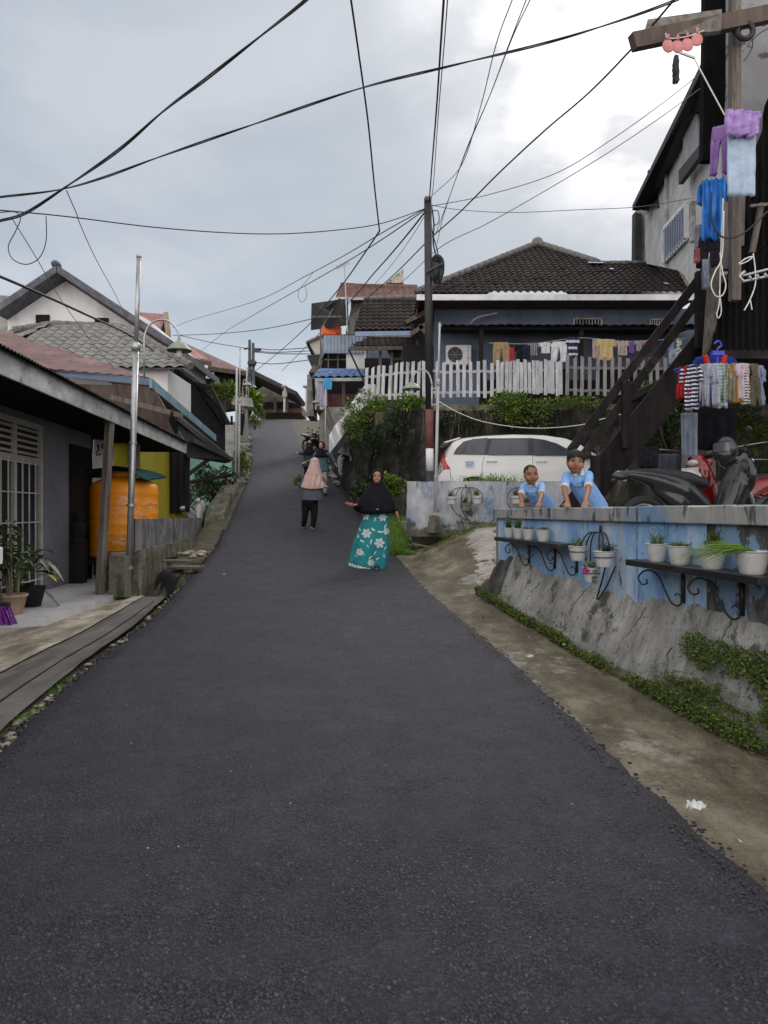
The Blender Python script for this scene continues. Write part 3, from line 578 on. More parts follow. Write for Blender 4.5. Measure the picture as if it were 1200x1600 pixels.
# low blue-white wall in front of the car
lw = thing('low_wall', 'low faded blue and white concrete wall in front of the white car', 'wall', (3, 13.2, 1.0))
mb = MB()
def lwz(x): return PZ(752, 13.2)+.012*noise.noise(Vector((x*2, 0, 0)))
def lowseg(u0, u1, m):
    mb = MB()
    def lwf(u, v):
        x = PX(636, 13.2)+(u0+(u1-u0)*u)*7.6; return (x, 13.2+.02*noise.noise(Vector((x*3, v*3, 2))), .85+(lwz(x)-.85)*v)
    mb.grid(lwf, 50, 14)
    def lwt(u, v):
        x = PX(636, 13.2)+(u0+(u1-u0)*u)*7.6; return (x, 13.2+.24*v, lwz(x)+.01*noise.noise(Vector((x*5, v*5, 2))))
    mb.grid(lwt, 50, 4)
    if u0 == 0: mb.grid(lambda u, v: (PX(636, 13.2)+.03*noise.noise(Vector((v*4, 0, 0)))*(1-u), 13.2+.24*(1-u), .85+(lwz(PX(636,13.2))-.85)*v), 4, 14)
    return mb.build('wall_face', m, lw)
lowseg(0, .43, m_lowwall); lowseg(.43, 1, m_ret)
mb = MB(); mb.box((3.2, 13.04, .93), (5.6, .34, .12)); mb.build('footing', m_conmoss, lw)

# retaining wall
RW = [(-3.6,44),(-2.9,37),(-2.15,31),(-1.15,23.5),(-.68,20.6),(-.50,19.2),(-.18,18.2),(.35,17.75),(1.5,17.55),(4,17.45),(9,17.4),(16,17.4)]
RWc = catmull([(a, b, 0) for a, b in RW], 8)
L_ = [0]
for a, b in zip(RWc, RWc[1:]): L_.append(L_[-1]+(b-a).length)
def rwp(s):
    for i in range(len(L_)-1):
        if L_[i+1] >= s: return RWc[i].lerp(RWc[i+1], (s-L_[i])/max(1e-6, L_[i+1]-L_[i])), (RWc[i+1]-RWc[i]).normalized()
    return RWc[-1], (RWc[-1]-RWc[-2]).normalized()
def tz(x, y): return EYE+2.42+.12*max(0, (y-18))*(1 if y > 18 else 0)
rw = thing('retaining_wall', 'tall black mossy retaining wall holding up the terrace of the blue house', 'wall', (0, 18, 1))
mb = MB()
def rwf(u, v):
    p, d = rwp(u*L_[-1]*.999); nrm = Vector((d.y, -d.x, 0)); zb = min(zr(p.y), 9)-.3 if p.x < .5 else .95
    zt = tz(p.x, p.y); z = zb+(zt-zb)*v
    q = .13*noise.noise(Vector((p.x*1.2+p.y, z*1.3, 0)))+.05*noise.noise(Vector((p.x*5+p.y*5, z*5, 0)))+.16*(1-v)
    return p+nrm*q+Vector((0, 0, z))
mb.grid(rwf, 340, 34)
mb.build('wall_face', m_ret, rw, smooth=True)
mb = MB()  # concrete ledge on top, under the fence
for a, b, s in ((3, 5, 0), ):
    pass
for x0, x1 in ((.75, 2.75), (2.8, 5.2), (5.25, 7.9)):
    mb.box(((x0+x1)/2, 17.82, tz(0,0)+.06+.02*x0/5), (x1-x0, .42, .17), rz=-.01)
o = mb.build('ledge', m_conmoss, rw); bevel(o, .02, 2)
mb = MB(); pts = [tuple((p-Vector((d.y,-d.x,0))*(.05))) for p, d in [rwp(s) for s in np.linspace(0, L_[-1]*.995, 40)]]
top = [(p[0], p[1], tz(p[0], p[1])-.02) for p in pts]; k = len(top)
for i in range(k-1):
    a, b = top[i], top[i+1]; mb.add([a, b, (30, max(b[1], 17.9)+ (4 if i < k-6 else 3), b[2]), (30, max(a[1], 17.9)+(4 if i < k-6 else 3), a[2])], [(0,1,2,3)])
mb.slab([(-.2, 18.0, tz(0,17)+.02), (30, 17.6, tz(0,17)+.02), (30, 46, tz(0,17)+.02), (-1.0, 46, tz(0,17)+.02), (-.9, 22, tz(0,17)+.02)], .3)
o = mb.build('upper_terrace', m_dirt); tag(o, 'earth terrace above the black retaining wall', kind='structure')

# ------------------------------------------------------------------ foliage helpers
def leafcloud(mb, c, r, n, L, W, rg, clumps=14, up=.25, fern=False):
    c = Vector(c); cl = []
    for _ in range(clumps):
        while True:
            q = Vector((rg.uniform(-1,1), rg.uniform(-1,1), rg.uniform(-1,1)))
            if q.length < 1: break
        cl.append((Vector((q.x*r[0], q.y*r[1], q.z*r[2]))*.85+c, rg.uniform(.22,.5)))
    for i in range(n):
        cc, cs = cl[rg.randrange(clumps)]
        q = Vector((rg.gauss(0,1), rg.gauss(0,1), rg.gauss(0,1))).normalized()*rg.uniform(.5, 1)
        p = cc+Vector((q.x*r[0], q.y*r[1], q.z*r[2]))*cs
        d = (q+Vector((rg.uniform(-.6,.6), rg.uniform(-.6,.6), up+rg.uniform(-.5,.5)))).normalized()
        k = rg.uniform(.6, 1.25)
        mb.leaf(p, d, (rg.uniform(-.5,.5), rg.uniform(-.5,.5), 1), L*k, W*k, rg.uniform(.05,.4))
def bush(name, label, cat, c, r, n, L, W, seed=1, m=None, group=None, clumps=16, stems=9, base=None):
    rg = random.Random(seed); t = thing(name, label, cat, (c[0], c[1], c[2]-r[2]), group)
    mb = MB(); leafcloud(mb, c, r, n, L, W, rg, clumps); mb.build('foliage', m or m_leaf, t)
    mb = MB(); b0 = Vector(base or (c[0], c[1]+r[1]*.3, c[2]-r[2]))
    for i in range(stems):
        e_ = Vector((c[0]+rg.uniform(-.8,.8)*r[0], c[1]+rg.uniform(-.8,.8)*r[1], c[2]+rg.uniform(-.1,.8)*r[2])); m_ = b0.lerp(e_, .5)+Vector((rg.uniform(-.1,.1)*r[0], 0, .1*r[2]))
        mb.tube(catmull([b0, m_, e_], 4), .008, 5)
    if stems: mb.build('stem', m_dry, t)
    return t
def grass(name, label, area, n, h, seed=1, W=.007, bend=.6, zfn=None, m=None):
    rg = random.Random(seed); mb = MB()
    for i in range(n):
        x, y = area(rg); z = (zfn or G)(x, y)
        mb.blade((x, y, z), (rg.uniform(-.35,.35), rg.uniform(-.35,.35), 1), h*rg.uniform(.45, 1.2), W*rg.uniform(.7,1.3), bend*rg.uniform(.3,1.3), rg)
    o = mb.build(name, m or m_grass); return tag(o, label, kind='stuff')

# ------------------------------------------------------------------ roof makers
def polyspan(poly, v):
    xs_ = []
    k = len(poly)
    for i in range(k):
        (a, b), (c, d) = poly[i], poly[(i+1)%k]
        if (b-v)*(d-v) <= 0 and abs(b-d) > 1e-9: xs_.append(a+(c-a)*(v-b)/(d-b))
    return (min(xs_), max(xs_)) if len(xs_) >= 2 else None
def roof_plane(name, quad, kind, m, parent, tw=.22, rh=.30, amp=.022, thick=.04):
    """quad: bl, br, tr, tl in world; waves run up the slope"""
    bl, br, tr, tl = [Vector(q) for q in quad]; U = (br-bl).normalized(); nn = U.cross(tl-bl) if (tl-bl).length > .01 else U.cross(tr-bl); nn.normalize(); V = nn.cross(U)
    if nn.z < 0: nn = -nn
    poly = [((q-bl).dot(U), (q-bl).dot(V)) for q in (bl, br, tr, tl)]
    H = max(p[1] for p in poly); vmin = min(p[1] for p in poly)
    per = 6 if kind == 'tile' else 4
    x0 = min(p[0] for p in poly); x1 = max(p[0] for p in poly); nu = max(4, int((x1-x0)/tw*per)); us = [x0+(x1-x0)*i/nu for i in range(nu+1)]
    mb = MB(); rows = []
    if kind == 'tile':
        nr = max(2, round((H-vmin)/rh))
        for r_ in range(nr): rows += [(vmin+(H-vmin)*r_/nr+1e-4, .028), (vmin+(H-vmin)*(r_+.5)/nr, .014), (vmin+(H-vmin)*(r_+1)/nr-1e-4, .0)]
    else: nr = max(2, int((H-vmin)/.6)); rows = [(vmin+(H-vmin)*(r_/nr*.9998+.0001), 0) for r_ in range(nr+1)]
    n_ = len(us)
    for v, off in rows:
        sp = polyspan(poly, v) or (0, 0)
        for u in us:
            uu = min(max(u, sp[0]), sp[1]); ph = uu/tw*2*math.pi
            w_ = amp*(abs(math.sin(ph/2))*2-1) if kind == 'tile' else amp*math.sin(ph)
            jit = .004*noise.noise(Vector((uu*3, v*3, 0)))
            lift = (.010*math.cos(ph) if (kind == 'tile' and off > .02) else 0)
            mb.v.append(tuple(bl+U*uu+V*(v-lift)+nn*(w_+off+jit)))
    mb.f = [(j*n_+i, j*n_+i+1, (j+1)*n_+i+1, (j+1)*n_+i) for j in range(len(rows)-1) for i in range(n_-1)]
    b0 = [bl-nn*thick, br-nn*thick, tr-nn*thick, tl-nn*thick]
    if (tl-tr).length < .01: b0 = b0[:3]
    mb.add(b0, [tuple(range(len(b0)))[::-1]])
    return mb.build(name, m, parent, smooth=False)
def ridge(mb, a, b, r=.11, seg=.3):
    a = Vector(a); b = Vector(b); n = max(2, int((b-a).length/seg))
    for i in range(n):
        p = a.lerp(b, i/n); q = a.lerp(b, (i+1.08)/n); mb.tube([p, p.lerp(q, .5)+Vector((0,0,.01)), q], [r*1.12, r, r*.9], 8)
# ------------------------------------------------------------------ blue house on the terrace
TZ = EYE+2.45
bh = thing('blue_house', 'slate blue bungalow with a brown tiled hip roof on the terrace', 'house', (4.5, 21, TZ))
YE = 19.0
zE = PZ(458, YE); X0 = PX(652, YE); X1 = PX(1084, YE)
apex = P(840, 380, 23.2); rl = P(950, 412, 22.2); rr = P(1060, 412, 22.0); zr_ = rl.z
e0 = Vector((X0, YE, zE)); e1 = Vector((X1, YE, zE))
# front slope as one plane through the eave: apex and side ridge both lie on it
slope = (apex.z-zE)/(apex.y-YE)
def onp(px, py):   # intersect pixel ray with roof plane
    k = (800-py)/F; Y = (EYE-zE+slope*YE)/(slope-k); return P(px, py, Y)
A_ = onp(840, 382); B_ = onp(935, 412); C_ = onp(1058, 411)
U_ = (e1-e0).normalized()
def tri_roof(p0, p1, p2, m, parent, bl, U, tw, rh, amp=.022):
    nn = U.cross(A_-e0).normalized()
    if nn.z < 0: nn = -nn
    V = nn.cross(U); 
    if V.z < 0: V = -V
    poly = [((q-bl).dot(U), (q-bl).dot(V)) for q in (p0, p1, p2)]
    H = max(p[1] for p in poly); per = 6; x0 = min(p[0] for p in poly); x1 = max(p[0] for p in poly)
    x0 = math.floor(x0/tw)*tw; nu = int((x1-x0)/tw*per)+1; us = [x0+tw/per*i for i in range(nu+1)]; nr = max(2, round(H/rh)); rows = []
    for r_ in range(nr): rows += [(H*r_/nr+1e-4, .028), (H*(r_+.5)/nr, .014), (H*(r_+1)/nr-1e-4, 0)]
    mb = MB(); n_ = len(us)
    for v, off in rows:
        sp = polyspan(poly, v) or (0, 0)
        for u in us:
            uu = min(max(u, sp[0]), sp[1]); ph = uu/tw*2*math.pi
            mb.v.append(tuple(bl+U*uu+V*(v-(.01*math.cos(ph) if off > .02 else 0))+nn*(amp*(abs(math.sin(ph/2))*2-1)+off)))
    mb.f = [(j*n_+i, j*n_+i+1, (j+1)*n_+i+1, (j+1)*n_+i) for j in range(len(rows)-1) for i in range(n_-1)]
    return mb.build('roof_tiles', m, parent)
roofp = tri_roof(e0, e1, C_, m_tile, bh, e0, U_, .19, .235)
tri_roof(e0, C_, B_, m_tile, bh, e0, U_, .19, .235)
tri_roof(e0, B_, A_, m_tile, bh, e0, U_, .19, .235)
mb = MB(); ridge(mb, e0+Vector((0,.05,.05)), A_+Vector((0,0,.04)), .10); ridge(mb, A_+Vector((0,0,.04)), B_+Vector((0,0,.03)), .10); ridge(mb, B_, C_, .08)
mb.ell(A_+Vector((0,0,.10)), (.17,.14,.13), 10, 8)
o = mb.build('ridge_cap', m_ridge, roofp, smooth=True)
mb = MB(); ridge(mb, C_+Vector((.02,0,.05)), e1+Vector((.03,0,.05)), .13)
mb.build('flashing', mat('white_mortar', [(.3,(.35,.34,.31)),(.7,(.6,.59,.55))], 4, 8, .9, bump=.02, bscale=12), roofp)
# back slopes so the roof has volume
mb = MB(); bk = 27.5
mb.add([A_, e0, (X0, bk, zE), (A_.x, bk-3, A_.z)], [(0,1,2,3)]); mb.add([A_, B_, (B_.x, bk-3, B_.z), (A_.x, bk-3, A_.z)], [(0,1,2,3)])
mb.add([B_, C_, (C_.x, bk-3, C_.z), (B_.x, bk-3, B_.z)], [(3,2,1,0)]); mb.build('rear_roof', m_tile, bh)
mb = MB()
for px, py, w_ in ((930, 414, .42), (1044, 413, .42), (955, 424, .10), (1040, 447, .12)):
    p = onp(px, py)+Vector((0, -.05, .06)); mb.grid(lambda u, v: p+Vector(((u-.5)*w_, -(v-.5)*.2, (v-.5)*-.10+.02*noise.noise(Vector((u*4, v*4, px))))), 6, 4)
mb.build('roof_patch', mat('pale_blue_patch', [(.22,.33,.5)], 3, 4, .6), roofp)
mb = MB(); mb.box(((X0+X1)/2, YE-.06, zE-.13), (X1-X0+.04, .05, .15)); mb.build('fascia', m_white, bh)
mb = MB(); mb.box(((X0+X1)/2, YE+.45, zE-.16), (X1-X0, .9, .03)); mb.bar((X0+.06, YE, zE-.10), (X0+.06, 27, zE-.10), .05, .22); mb.build('soffit', m_woodbrown, bh)
YW = 19.9
xw0 = PX(678, YW); xw1 = PX(1092, YW)
mb = MB(); mb.box(((xw0+xw1)/2, 23.4, (TZ+zE)/2-.05), (xw1-xw0, 7.0, zE-TZ-.2)); mb.build('wall', m_housewall, bh)
def vent(px0, px1, py0, py1):
    mb = MB(); a = P(px0, py0, YW-.13); b = P(px1, py1, YW-.13); w_ = b.x-a.x; h_ = a.z-b.z; cx = (a.x+b.x)/2; cz = (a.z+b.z)/2
    for s in (-1, 1): mb.box((cx+s*w_/2, YW-.08+.02, cz), (.035, .06, h_+.035)); mb.box((cx, YW-.08+.02, cz+s*h_/2), (w_, .06, .035))
    f = mb.build('vent', m_fascia, bh); mb = MB()
    for i in range(1, 9): mb.box((cx-w_/2+w_*i/9, YW-.05, cz), (.022, .03, h_))
    mb.build('slat', m_fascia, f); mb = MB(); mb.box((cx, YW-.02, cz), (w_, .03, h_)); mb.build('opening', m_dark, f)
vent(898, 941, 497, 508); vent(1017, 1050, 498, 507)
mb = MB(); cz = PZ(509, 18.9); za = PZ(509, 18.9)
def awn(u, v): 
    x = PX(692, 18.9)+u*(PX(1086, 18.9)-PX(692, 18.9)); return (x, 18.7+v*1.2, za-.02+v*.12+.02*noise.noise(Vector((x*1.1, v, 2)))+.012*math.sin(x*26))
mb.grid(awn, 420, 2); mb.grid(lambda u, v: Vector(awn(u, v))-Vector((0, 0, .05)), 60, 2); o = mb.build('awning_roof', m_darksheet, bh)
mb = MB()
for px in (752, 908): mb.box((PX(px, 18.85), 18.85, (TZ+za)/2), (.10, .10, za-TZ-.06))
mb.bar((PX(692, 18.8), 18.8, za-.08), (PX(1084, 18.8), 18.8, za-.08), .06, .08); mb.build('awning_post', m_wooddark, bh)
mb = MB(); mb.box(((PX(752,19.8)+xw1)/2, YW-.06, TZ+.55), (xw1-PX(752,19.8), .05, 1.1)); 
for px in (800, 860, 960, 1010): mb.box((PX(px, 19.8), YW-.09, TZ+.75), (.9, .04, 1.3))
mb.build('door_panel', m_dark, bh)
# porch gable on the left side (brown rafters)
pg = thing('side_porch', 'brown timber lean-to roof with bare rafters at the left end of the blue house', 'porch', (1, 19.5, TZ))
mb = MB(); Yp = 18.9
mb.slab([P(630, 505, Yp), P(672, 478, Yp-.2), P(672, 478, Yp+3), P(630, 505, Yp+3)], .06)
mb.build('roof_sheet', m_tile, pg)
mb = MB()
for a, b in (((634,504),(668,486)), ((642,522),(668,505)), ((655,508),(668,524))): mb = MB(); mb.bar(P(*a, Yp-.05), P(*b, Yp-.05), .07, .10); mb.build('rafter', m_woodbrown, pg)
for yy in (19.4, 20.2, 21): mb = MB(); mb.bar((PX(634,yy), yy, PZ(508, yy)), (PX(670,yy), yy, PZ(486, yy)), .06, .10); mb.build('rafter', m_woodbrown, pg)
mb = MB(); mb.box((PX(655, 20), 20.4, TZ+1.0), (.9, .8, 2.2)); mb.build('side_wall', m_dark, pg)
# conduit
mb = MB(); mb.tube(catmull([P(735,512,19.7), P(738,502,19.7), P(750,495,19.6), P(768,491,19.6), P(776,489,19.6)], 5), .028, 8)
tag(mb.build('wall_conduit', m_fascia, smooth=True), 'pale curved conduit pipe on the blue house wall above the awning', 'pipe')
# AC
ac = thing('air_conditioner', 'white outdoor air conditioner unit on the blue house wall behind the picket fence', 'air conditioner', P(716, 572, 19.5))
mb = MB(); c = P(716, 556, 19.6); mb.box(c, (.66, .28, .52)); o = mb.build('case', m_white, ac); bevel(o, .015)
mb = MB(); mb.tube([c+Vector((-.1, -.145, 0)), c+Vector((-.1, -.155, 0))], .2, 24); g = mb.build('fan_opening', m_dark, ac)
mb = MB()
for r_ in (.05, .09, .13, .17, .2):
    mb.tube([c+Vector((-.1+r_*math.cos(a), -.165, r_*math.sin(a))) for a in np.linspace(0, 2*math.pi, 25)], .004, 4)
for a in range(6): mb.tube([c+Vector((-.1, -.165, 0)), c+Vector((-.1+.2*math.cos(a*1.05), -.165, .2*math.sin(a*1.05)))], .004, 4)
mb.build('fan_grille', m_fascia, g)
mb = MB(); mb.box(c+Vector((.24,-.145,0)), (.012,.01,.5)); mb.box(c+Vector((.26,-.145,-.08)), (.1,.008,.02)); mb.build('service_seam', m_con, ac)
for q in (-.2,.2): mb = MB(); mb.box(c+Vector((q,0,-.28)), (.04,.35,.04)); mb.build('bracket', m_iron, ac)

# ------------------------------------------------------------------ picket fences
def picket_line(name, label, segs, m, group=None):
    t = thing(name, label, 'fence', P(segs[0][0], 640, segs[0][1]))
    rg = random.Random(len(segs)*7+1)
    for px, Y, top, bot, lean, w_ in segs:
        mb = MB(); a = P(px, bot, Y); b = P(px+lean, top, Y); h = w_/2; th = .02
        p = [a+Vector((-h, -th, 0)), a+Vector((h, -th, 0)), a+Vector((h, 0, 0)), a+Vector((-h, 0, 0)), b+Vector((-h, -th, rg.uniform(-.03,.03))), b+Vector((h, -th, rg.uniform(-.03,.03))), b+Vector((h, 0, 0)), b+Vector((-h, 0, 0))]
        p[6].z = p[5].z; p[7].z = p[4].z; mb.hexa(p); mb.build('picket', m, t)
    for pyr in (.28, .86):
        mb = MB(); pts = [P(s[0]+s[4]*(1-pyr), s[2]+(s[3]-s[2])*pyr, s[1]+.04) for s in segs]
        for a, b in zip(pts, pts[1:]): mb.bar(a, b, .03, .06)
        mb.build('rail', m, t)
    return t
rg = random.Random(5)
segs = [(571+i*9.15+rg.uniform(-.8,.8), 18.5-.04*i, 574-i*1.15+rg.uniform(-1.5,1.5), 626-.25*i, 2.2, .080) for i in range(10)]
picket_line('picket_fence', 'leaning white picket fence section left of the black utility pole', segs, m_picket)
segs = []; px = 662
while px < 771: segs.append((px+rg.uniform(-.8,.8), 18.0, 565+rg.uniform(-2,2), 621+rg.uniform(-1,1), rg.uniform(-.8,.8), .082)); px += 10.6
while px < 878: segs.append((px+rg.uniform(-.7,.7), 17.95, 563+rg.uniform(-2,3), 617+rg.uniform(-3,2), rg.uniform(-1,.5), .082)); px += 6.1
picket_line('picket_fence', 'white picket fence with pickets set close together at its right end, below the blue house', segs, m_picket)
segs = []; px = 886
while px < 1052: segs.append((px+rg.uniform(-.8,.8), 17.95, 558+rg.uniform(-2,2), 618+rg.uniform(-2,2), rg.uniform(-1,1), .084)); px += 11.8
picket_line('picket_fence', 'unpainted grey picket fence right of the white one', segs, m_picketgrey)

# ------------------------------------------------------------------ tiled house and balcony house (centre)
th = thing('tiled_house', 'steep dark tiled roof house with a lower tiled porch roof, left of the blue house', 'house', (-.5, 25, TZ+.3))
roof_plane('upper_roof', (P(553,516,23), P(652,515,23), P(660,466,24.8), P(568,467,24.8)), 'tile', m_tile, th, .2, .27)
mb = MB(); ridge(mb, P(568,467,24.8), P(650,465,24.8), .09); mb.build('ridge_cap', m_ridge, th)
mb = MB(); mb.slab([P(555,525,22.95), P(652,524,22.95), P(652,517,22.95), P(555,518,22.95)], .06); mb.build('fascia', mat('pale_blue_board', [(.22,.29,.42)], 3, 6, .7), th)
roof_plane('porch_roof', (P(544,541,20.6), P(650,541,20.6), P(650,527,21.7), P(578,528,21.7)), 'tile', m_tile, th, .17, .22)
mb = MB(); mb.slab([P(546,547,20.6), P(652,546,20.6), P(652,540,20.6), P(546,541,20.6)], .06); mb.slab([P(546,545,20.55), P(572,600,21.5), P(572,600,23.4), P(546,545,23.0)], .05); mb.build('porch_fascia', m_woodbrown, th)
mb = MB(); mb.slab([P(612,563,21.2), P(660,563,21.2), P(660,546,21.2), P(604,546,21.2)], .1)
blk = mb.build('vent_block_panel', m_con, th)
mb = MB()
for px in (615, 628, 645):
    mb = MB(); mb.slab([P(px,557,21.08), P(px+9,557,21.08), P(px+9,554,21.08), P(px,554,21.08)], .05); mb.slab([P(px,557,21.07), P(px+2.5,557,21.07), P(px+2.5,549,21.07), P(px,549,21.07)], .09); mb.build('vent_hole', m_dark, blk)
mb = MB(); c0 = P(575, 640, 23.2); c1 = P(654, 545, 23.2); mb.box(((c0.x+c1.x)/2, 24.2, (c0.z+c1.z)/2-.2), (c1.x-c0.x, 1.8, c1.z-c0.z+1.2)); mb.build('wall', m_housewall, th)
mb = MB(); 
for px in (594, 612): mb.box((PX(px,21), 21.0, PZ(590,21)), (.08,.08,1.5))
mb.build('porch_post', m_wood, th)
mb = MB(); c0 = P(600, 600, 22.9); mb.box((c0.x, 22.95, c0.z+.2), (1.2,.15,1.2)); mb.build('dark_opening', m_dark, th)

rh = thing('red_roof_house', 'house with a long dull red metal roof behind the tiled house', 'house', (-1.5, 28, 4))
roof_plane('roof', (P(524,465,26.5), P(655,466,26.5), P(652,443,28.2), P(533,441,28.2)), 'sheet', mat('brown_red_sheet', [(.3,(.07,.032,.028)),(.7,(.12,.062,.055))], 1.5, 8, .8, spec=.2), rh, .25, .6, .015)
mb = MB(); mb.slab([P(524,468.5,26.45), P(570,468.5,26.45), P(570,464,26.45), P(524,464,26.45)], .05); mb.build('fascia', m_fascia, rh)
mb = MB(); c0 = P(548, 560, 27); c1 = P(650, 467, 27); mb.box(((c0.x+c1.x)/2, 28, (c0.z+c1.z)/2), (c1.x-c0.x, 1.8, c1.z-c0.z)); mb.build('wall', m_con, rh)
mb = MB(); mb.slab([P(603,442,29), P(631,442,29), P(630,420,29)], .8); tag(mb.build('gable_end', m_oldcon), 'pale pointed gable top rising behind the dull red roof', 'gable')

bal = thing('balcony_house', 'two storey house with a grey blue corrugated balcony and black awning, beside the road', 'house', (-3, 28, 3))
mb = MB(); mb.slab([P(540,600,27), P(572,600,27), P(572,466,27), P(552,466,27), P(540,520,27)], 2); mb.slab([P(549,585,26.9), P(572,585,26.9), P(572,478,26.9), P(560,470,26.9)], .1); mb.build('tower_wall', m_con, bal)
m_bs = mat('faded_blue_sheet', [(.3,(.16,.21,.29)),(.7,(.27,.32,.40))], 2, 8, .7, layers=[dict(c=(.20,.15,.12), s=2, st=(1,1,.3), lo=.58, hi=.7, a=.7)])
mb = MB()
def bsh(u, v):
    px = 506+u*62; x = PX(px, 26); return (x, 26+.012*math.sin(x*50), PZ(524+v*(28 if u > .1 else 28), 26))
mb.grid(bsh, 260, 2); mb.slab([P(497,576,27.5), P(506,552,26.05), P(506,524,26.05), P(503,535,27.5)], .04); mb.build('balcony_sheet', m_bs, bal)
mb = MB(); mb.slab([P(541,579,26.1), P(572,579,26.1), P(572,548,26.1), P(541,548,26.1)], .4); mb.build('white_panel', m_whitewall, bal)
mb = MB(); mb.slab([P(500,580,26.6), P(542,580,26.6), P(542,550,26.6), P(507,550,26.6)], .05); mb.build('dark_opening', m_dark, bal)
mb = MB()
for px in (513, 528): mb.bar(P(px,578,26.3), P(px,550,26.3), .05, .05)
mb.bar(P(507,562,26.3), P(541,562,26.3), .04, .04); mb.build('window_bar', m_wood, bal)
roof_plane('awning', (P(487,516,27.5), P(546,508,25.8), P(545,466,26.2), P(488,474,27.2)), 'sheet', m_darksheet, bal, .2, .6, .02)
mb = MB(); mb.bar(P(489,495,26.5), P(543,495,26.0), .06, .06); mb.bar(P(500,516,26.2), P(528,470,26.4), .04, .04); mb.bar(P(501,576,26.5), P(501,515,26.5), .05, .05); mb.bar(P(543,524,26), P(543,466,26.1), .05, .05); mb.build('awning_frame', m_wood, bal)
mb = MB(); mb.slab([P(506,526,26.02), P(565,523,26.02), P(565,521,26.02), P(506,524,26.02)], .05); mb.build('rail', m_woodbrown, bal)
# lower porch with blue wavy roof
lp = thing('blue_roof_porch', 'small porch with a blue wavy tile roof and white fascia under the balcony', 'porch', (-2.5, 24, 2.5))
roof_plane('roof', (P(486,590,24.2), P(570,589,23.6), P(572,578,24.6), P(500,577,25.2)), 'tile', mat('blue_wavy_tile', [(.3,(.07,.13,.27)),(.7,(.14,.23,.40))], 3, 6, .6), lp, .28, .4, .03)
mb = MB(); mb.slab([P(492,596,24.0), P(570,595,23.5), P(570,590,23.5), P(492,591,24.0)], .05); mb.build('fascia', m_fascia, lp)
mb = MB()
for px, Y in ((537, 24), (497, 25)): mb.box((PX(px,Y), Y, PZ(615,Y)), (.1,.1,1.1))
mb.build('post', m_woodbrown, lp)
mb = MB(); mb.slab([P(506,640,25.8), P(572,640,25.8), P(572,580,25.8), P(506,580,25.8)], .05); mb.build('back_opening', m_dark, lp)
mb = MB(); px = 512
while px < 560: mb.slab([P(px,637,24.4), P(px+3.2,637,24.4), P(px+3.2,615,24.4), P(px,615,24.4)], .03); px += 4
tag(mb.build('plank_fence', mat('maroon_board', [(.3,(.10,.035,.035)),(.7,(.19,.08,.075))], 3, 6, .8)), 'maroon plank fence under the blue roofed porch', 'fence')
# concrete blocks / grey walls by the road and stepped white parapet
mb = MB(); mb.slab([P(499,700,24.6), P(545,712,22.2), P(545,636,22.2), P(512,636,22.8), P(499,650,24.6)], .8)
mb.slab([P(546,720,22.25), P(560,720,22.2), P(560,636,22.2), P(546,636,22.2)], .8); o = mb.build('concrete_wall', m_con); tag(o, 'smooth grey concrete wall below the maroon plank fence', 'wall')
pp = thing('stair_parapet', 'stepped white plaster stair parapet climbing beside the black retaining wall', 'parapet', P(540, 700, 21.5))
mb = MB(); prev = None
steps = [(514,700,678),(523,688,664),(532,676,655),(541,664,641),(549,652,628),(557,640,617),(566,628,606),(574,622,600)]
for i in range(len(steps)-1):
    a, b = steps[i], steps[i+1]; Ya = 22.4-.5*i; Yb = Ya-.5
    q = [P(a[0], a[1]+10, Ya), P(b[0], b[1]+10, Yb), P(b[0], b[2], Yb), P(a[0]+4, a[2]-4, Ya), P(a[0], a[2]+2, Ya)]; mb.slab(q, .22)
o = mb.build('plaster_face', m_whitewall, pp)
# cream house etc. further up
ch = thing('cream_house', 'narrow cream house with a folded eave seen left of the corrugated balcony', 'house', P(490, 640, 34))
mb = MB(); mb.slab([P(492,640,34), P(508,640,34), P(508,526,34), P(486,528,34), P(482,535,34), P(497,560,34)], 3); mb.build('wall', mat('cream_wall', [(.42,.41,.36)], 1, 6, .8), ch)
mb = MB(); mb.slab([P(478,536,33.8), P(508,524,33.8), P(508,520,33.8), P(478,533,33.8)], 3); mb.build('roof', m_rust, ch)
mb = MB(); mb.slab([P(480,558,33.5), P(502,556,33.5), P(502,553,33.5), P(480,555,33.5)], 2.5); mb.slab([P(480,558,33.5), P(488,576,33.5), P(500,576,33.5), P(500,557,33.5)], .3); mb.build('canopy', m_darksheet, ch)
mb = MB(); mb.slab([P(482,582,33.2), P(503,582,33.2), P(503,575,33.2), P(490,570,33.2)], 2); mb.build('lower_roof', m_rust, ch)
mb = MB(); mb.slab([P(479,650,34.5), P(490,650,34.5), P(487,585,34.5), P(480,585,34.5)], 2); mb.build('leaning_wall', m_con, ch)
# crest house
cr_ = thing('crest_house', 'dark wooden house with a low gable roof at the top of the road', 'house', P(435, 645, 80))
mb = MB(); mb.slab([P(396,645,80), P(470,645,80), P(470,632,80), P(412,604,80), P(396,606,80)], 6); mb.build('wall', m_wood, cr_)
mb = MB(); mb.slab([P(394,610,79), P(411,598,79), P(478,631,79), P(475,636,79), P(411,604,79), P(395,614,79)], 8); mb.build('roof', m_darksheet, cr_)
mb = MB(); mb.slab([P(402,643,79.6), P(470,643,79.6), P(470,632,79.6), P(450,628,79.6), P(402,628,79.6)], .3); mb.build('dark_opening', m_dark, cr_)
mb = MB(); mb.slab([P(396,645,79.3), P(472,645,79.3), P(472,638,79.3), P(396,640,79.3)], .3); mb.build('brick_base', mat('brick_red', [(.12,.06,.045)], 3, 6, .9), cr_)
mb = MB()
for px in (407, 430, 448): mb.bar(P(px,645,79), P(px,622,79), .3, .3)
mb.build('post', m_wood, cr_)

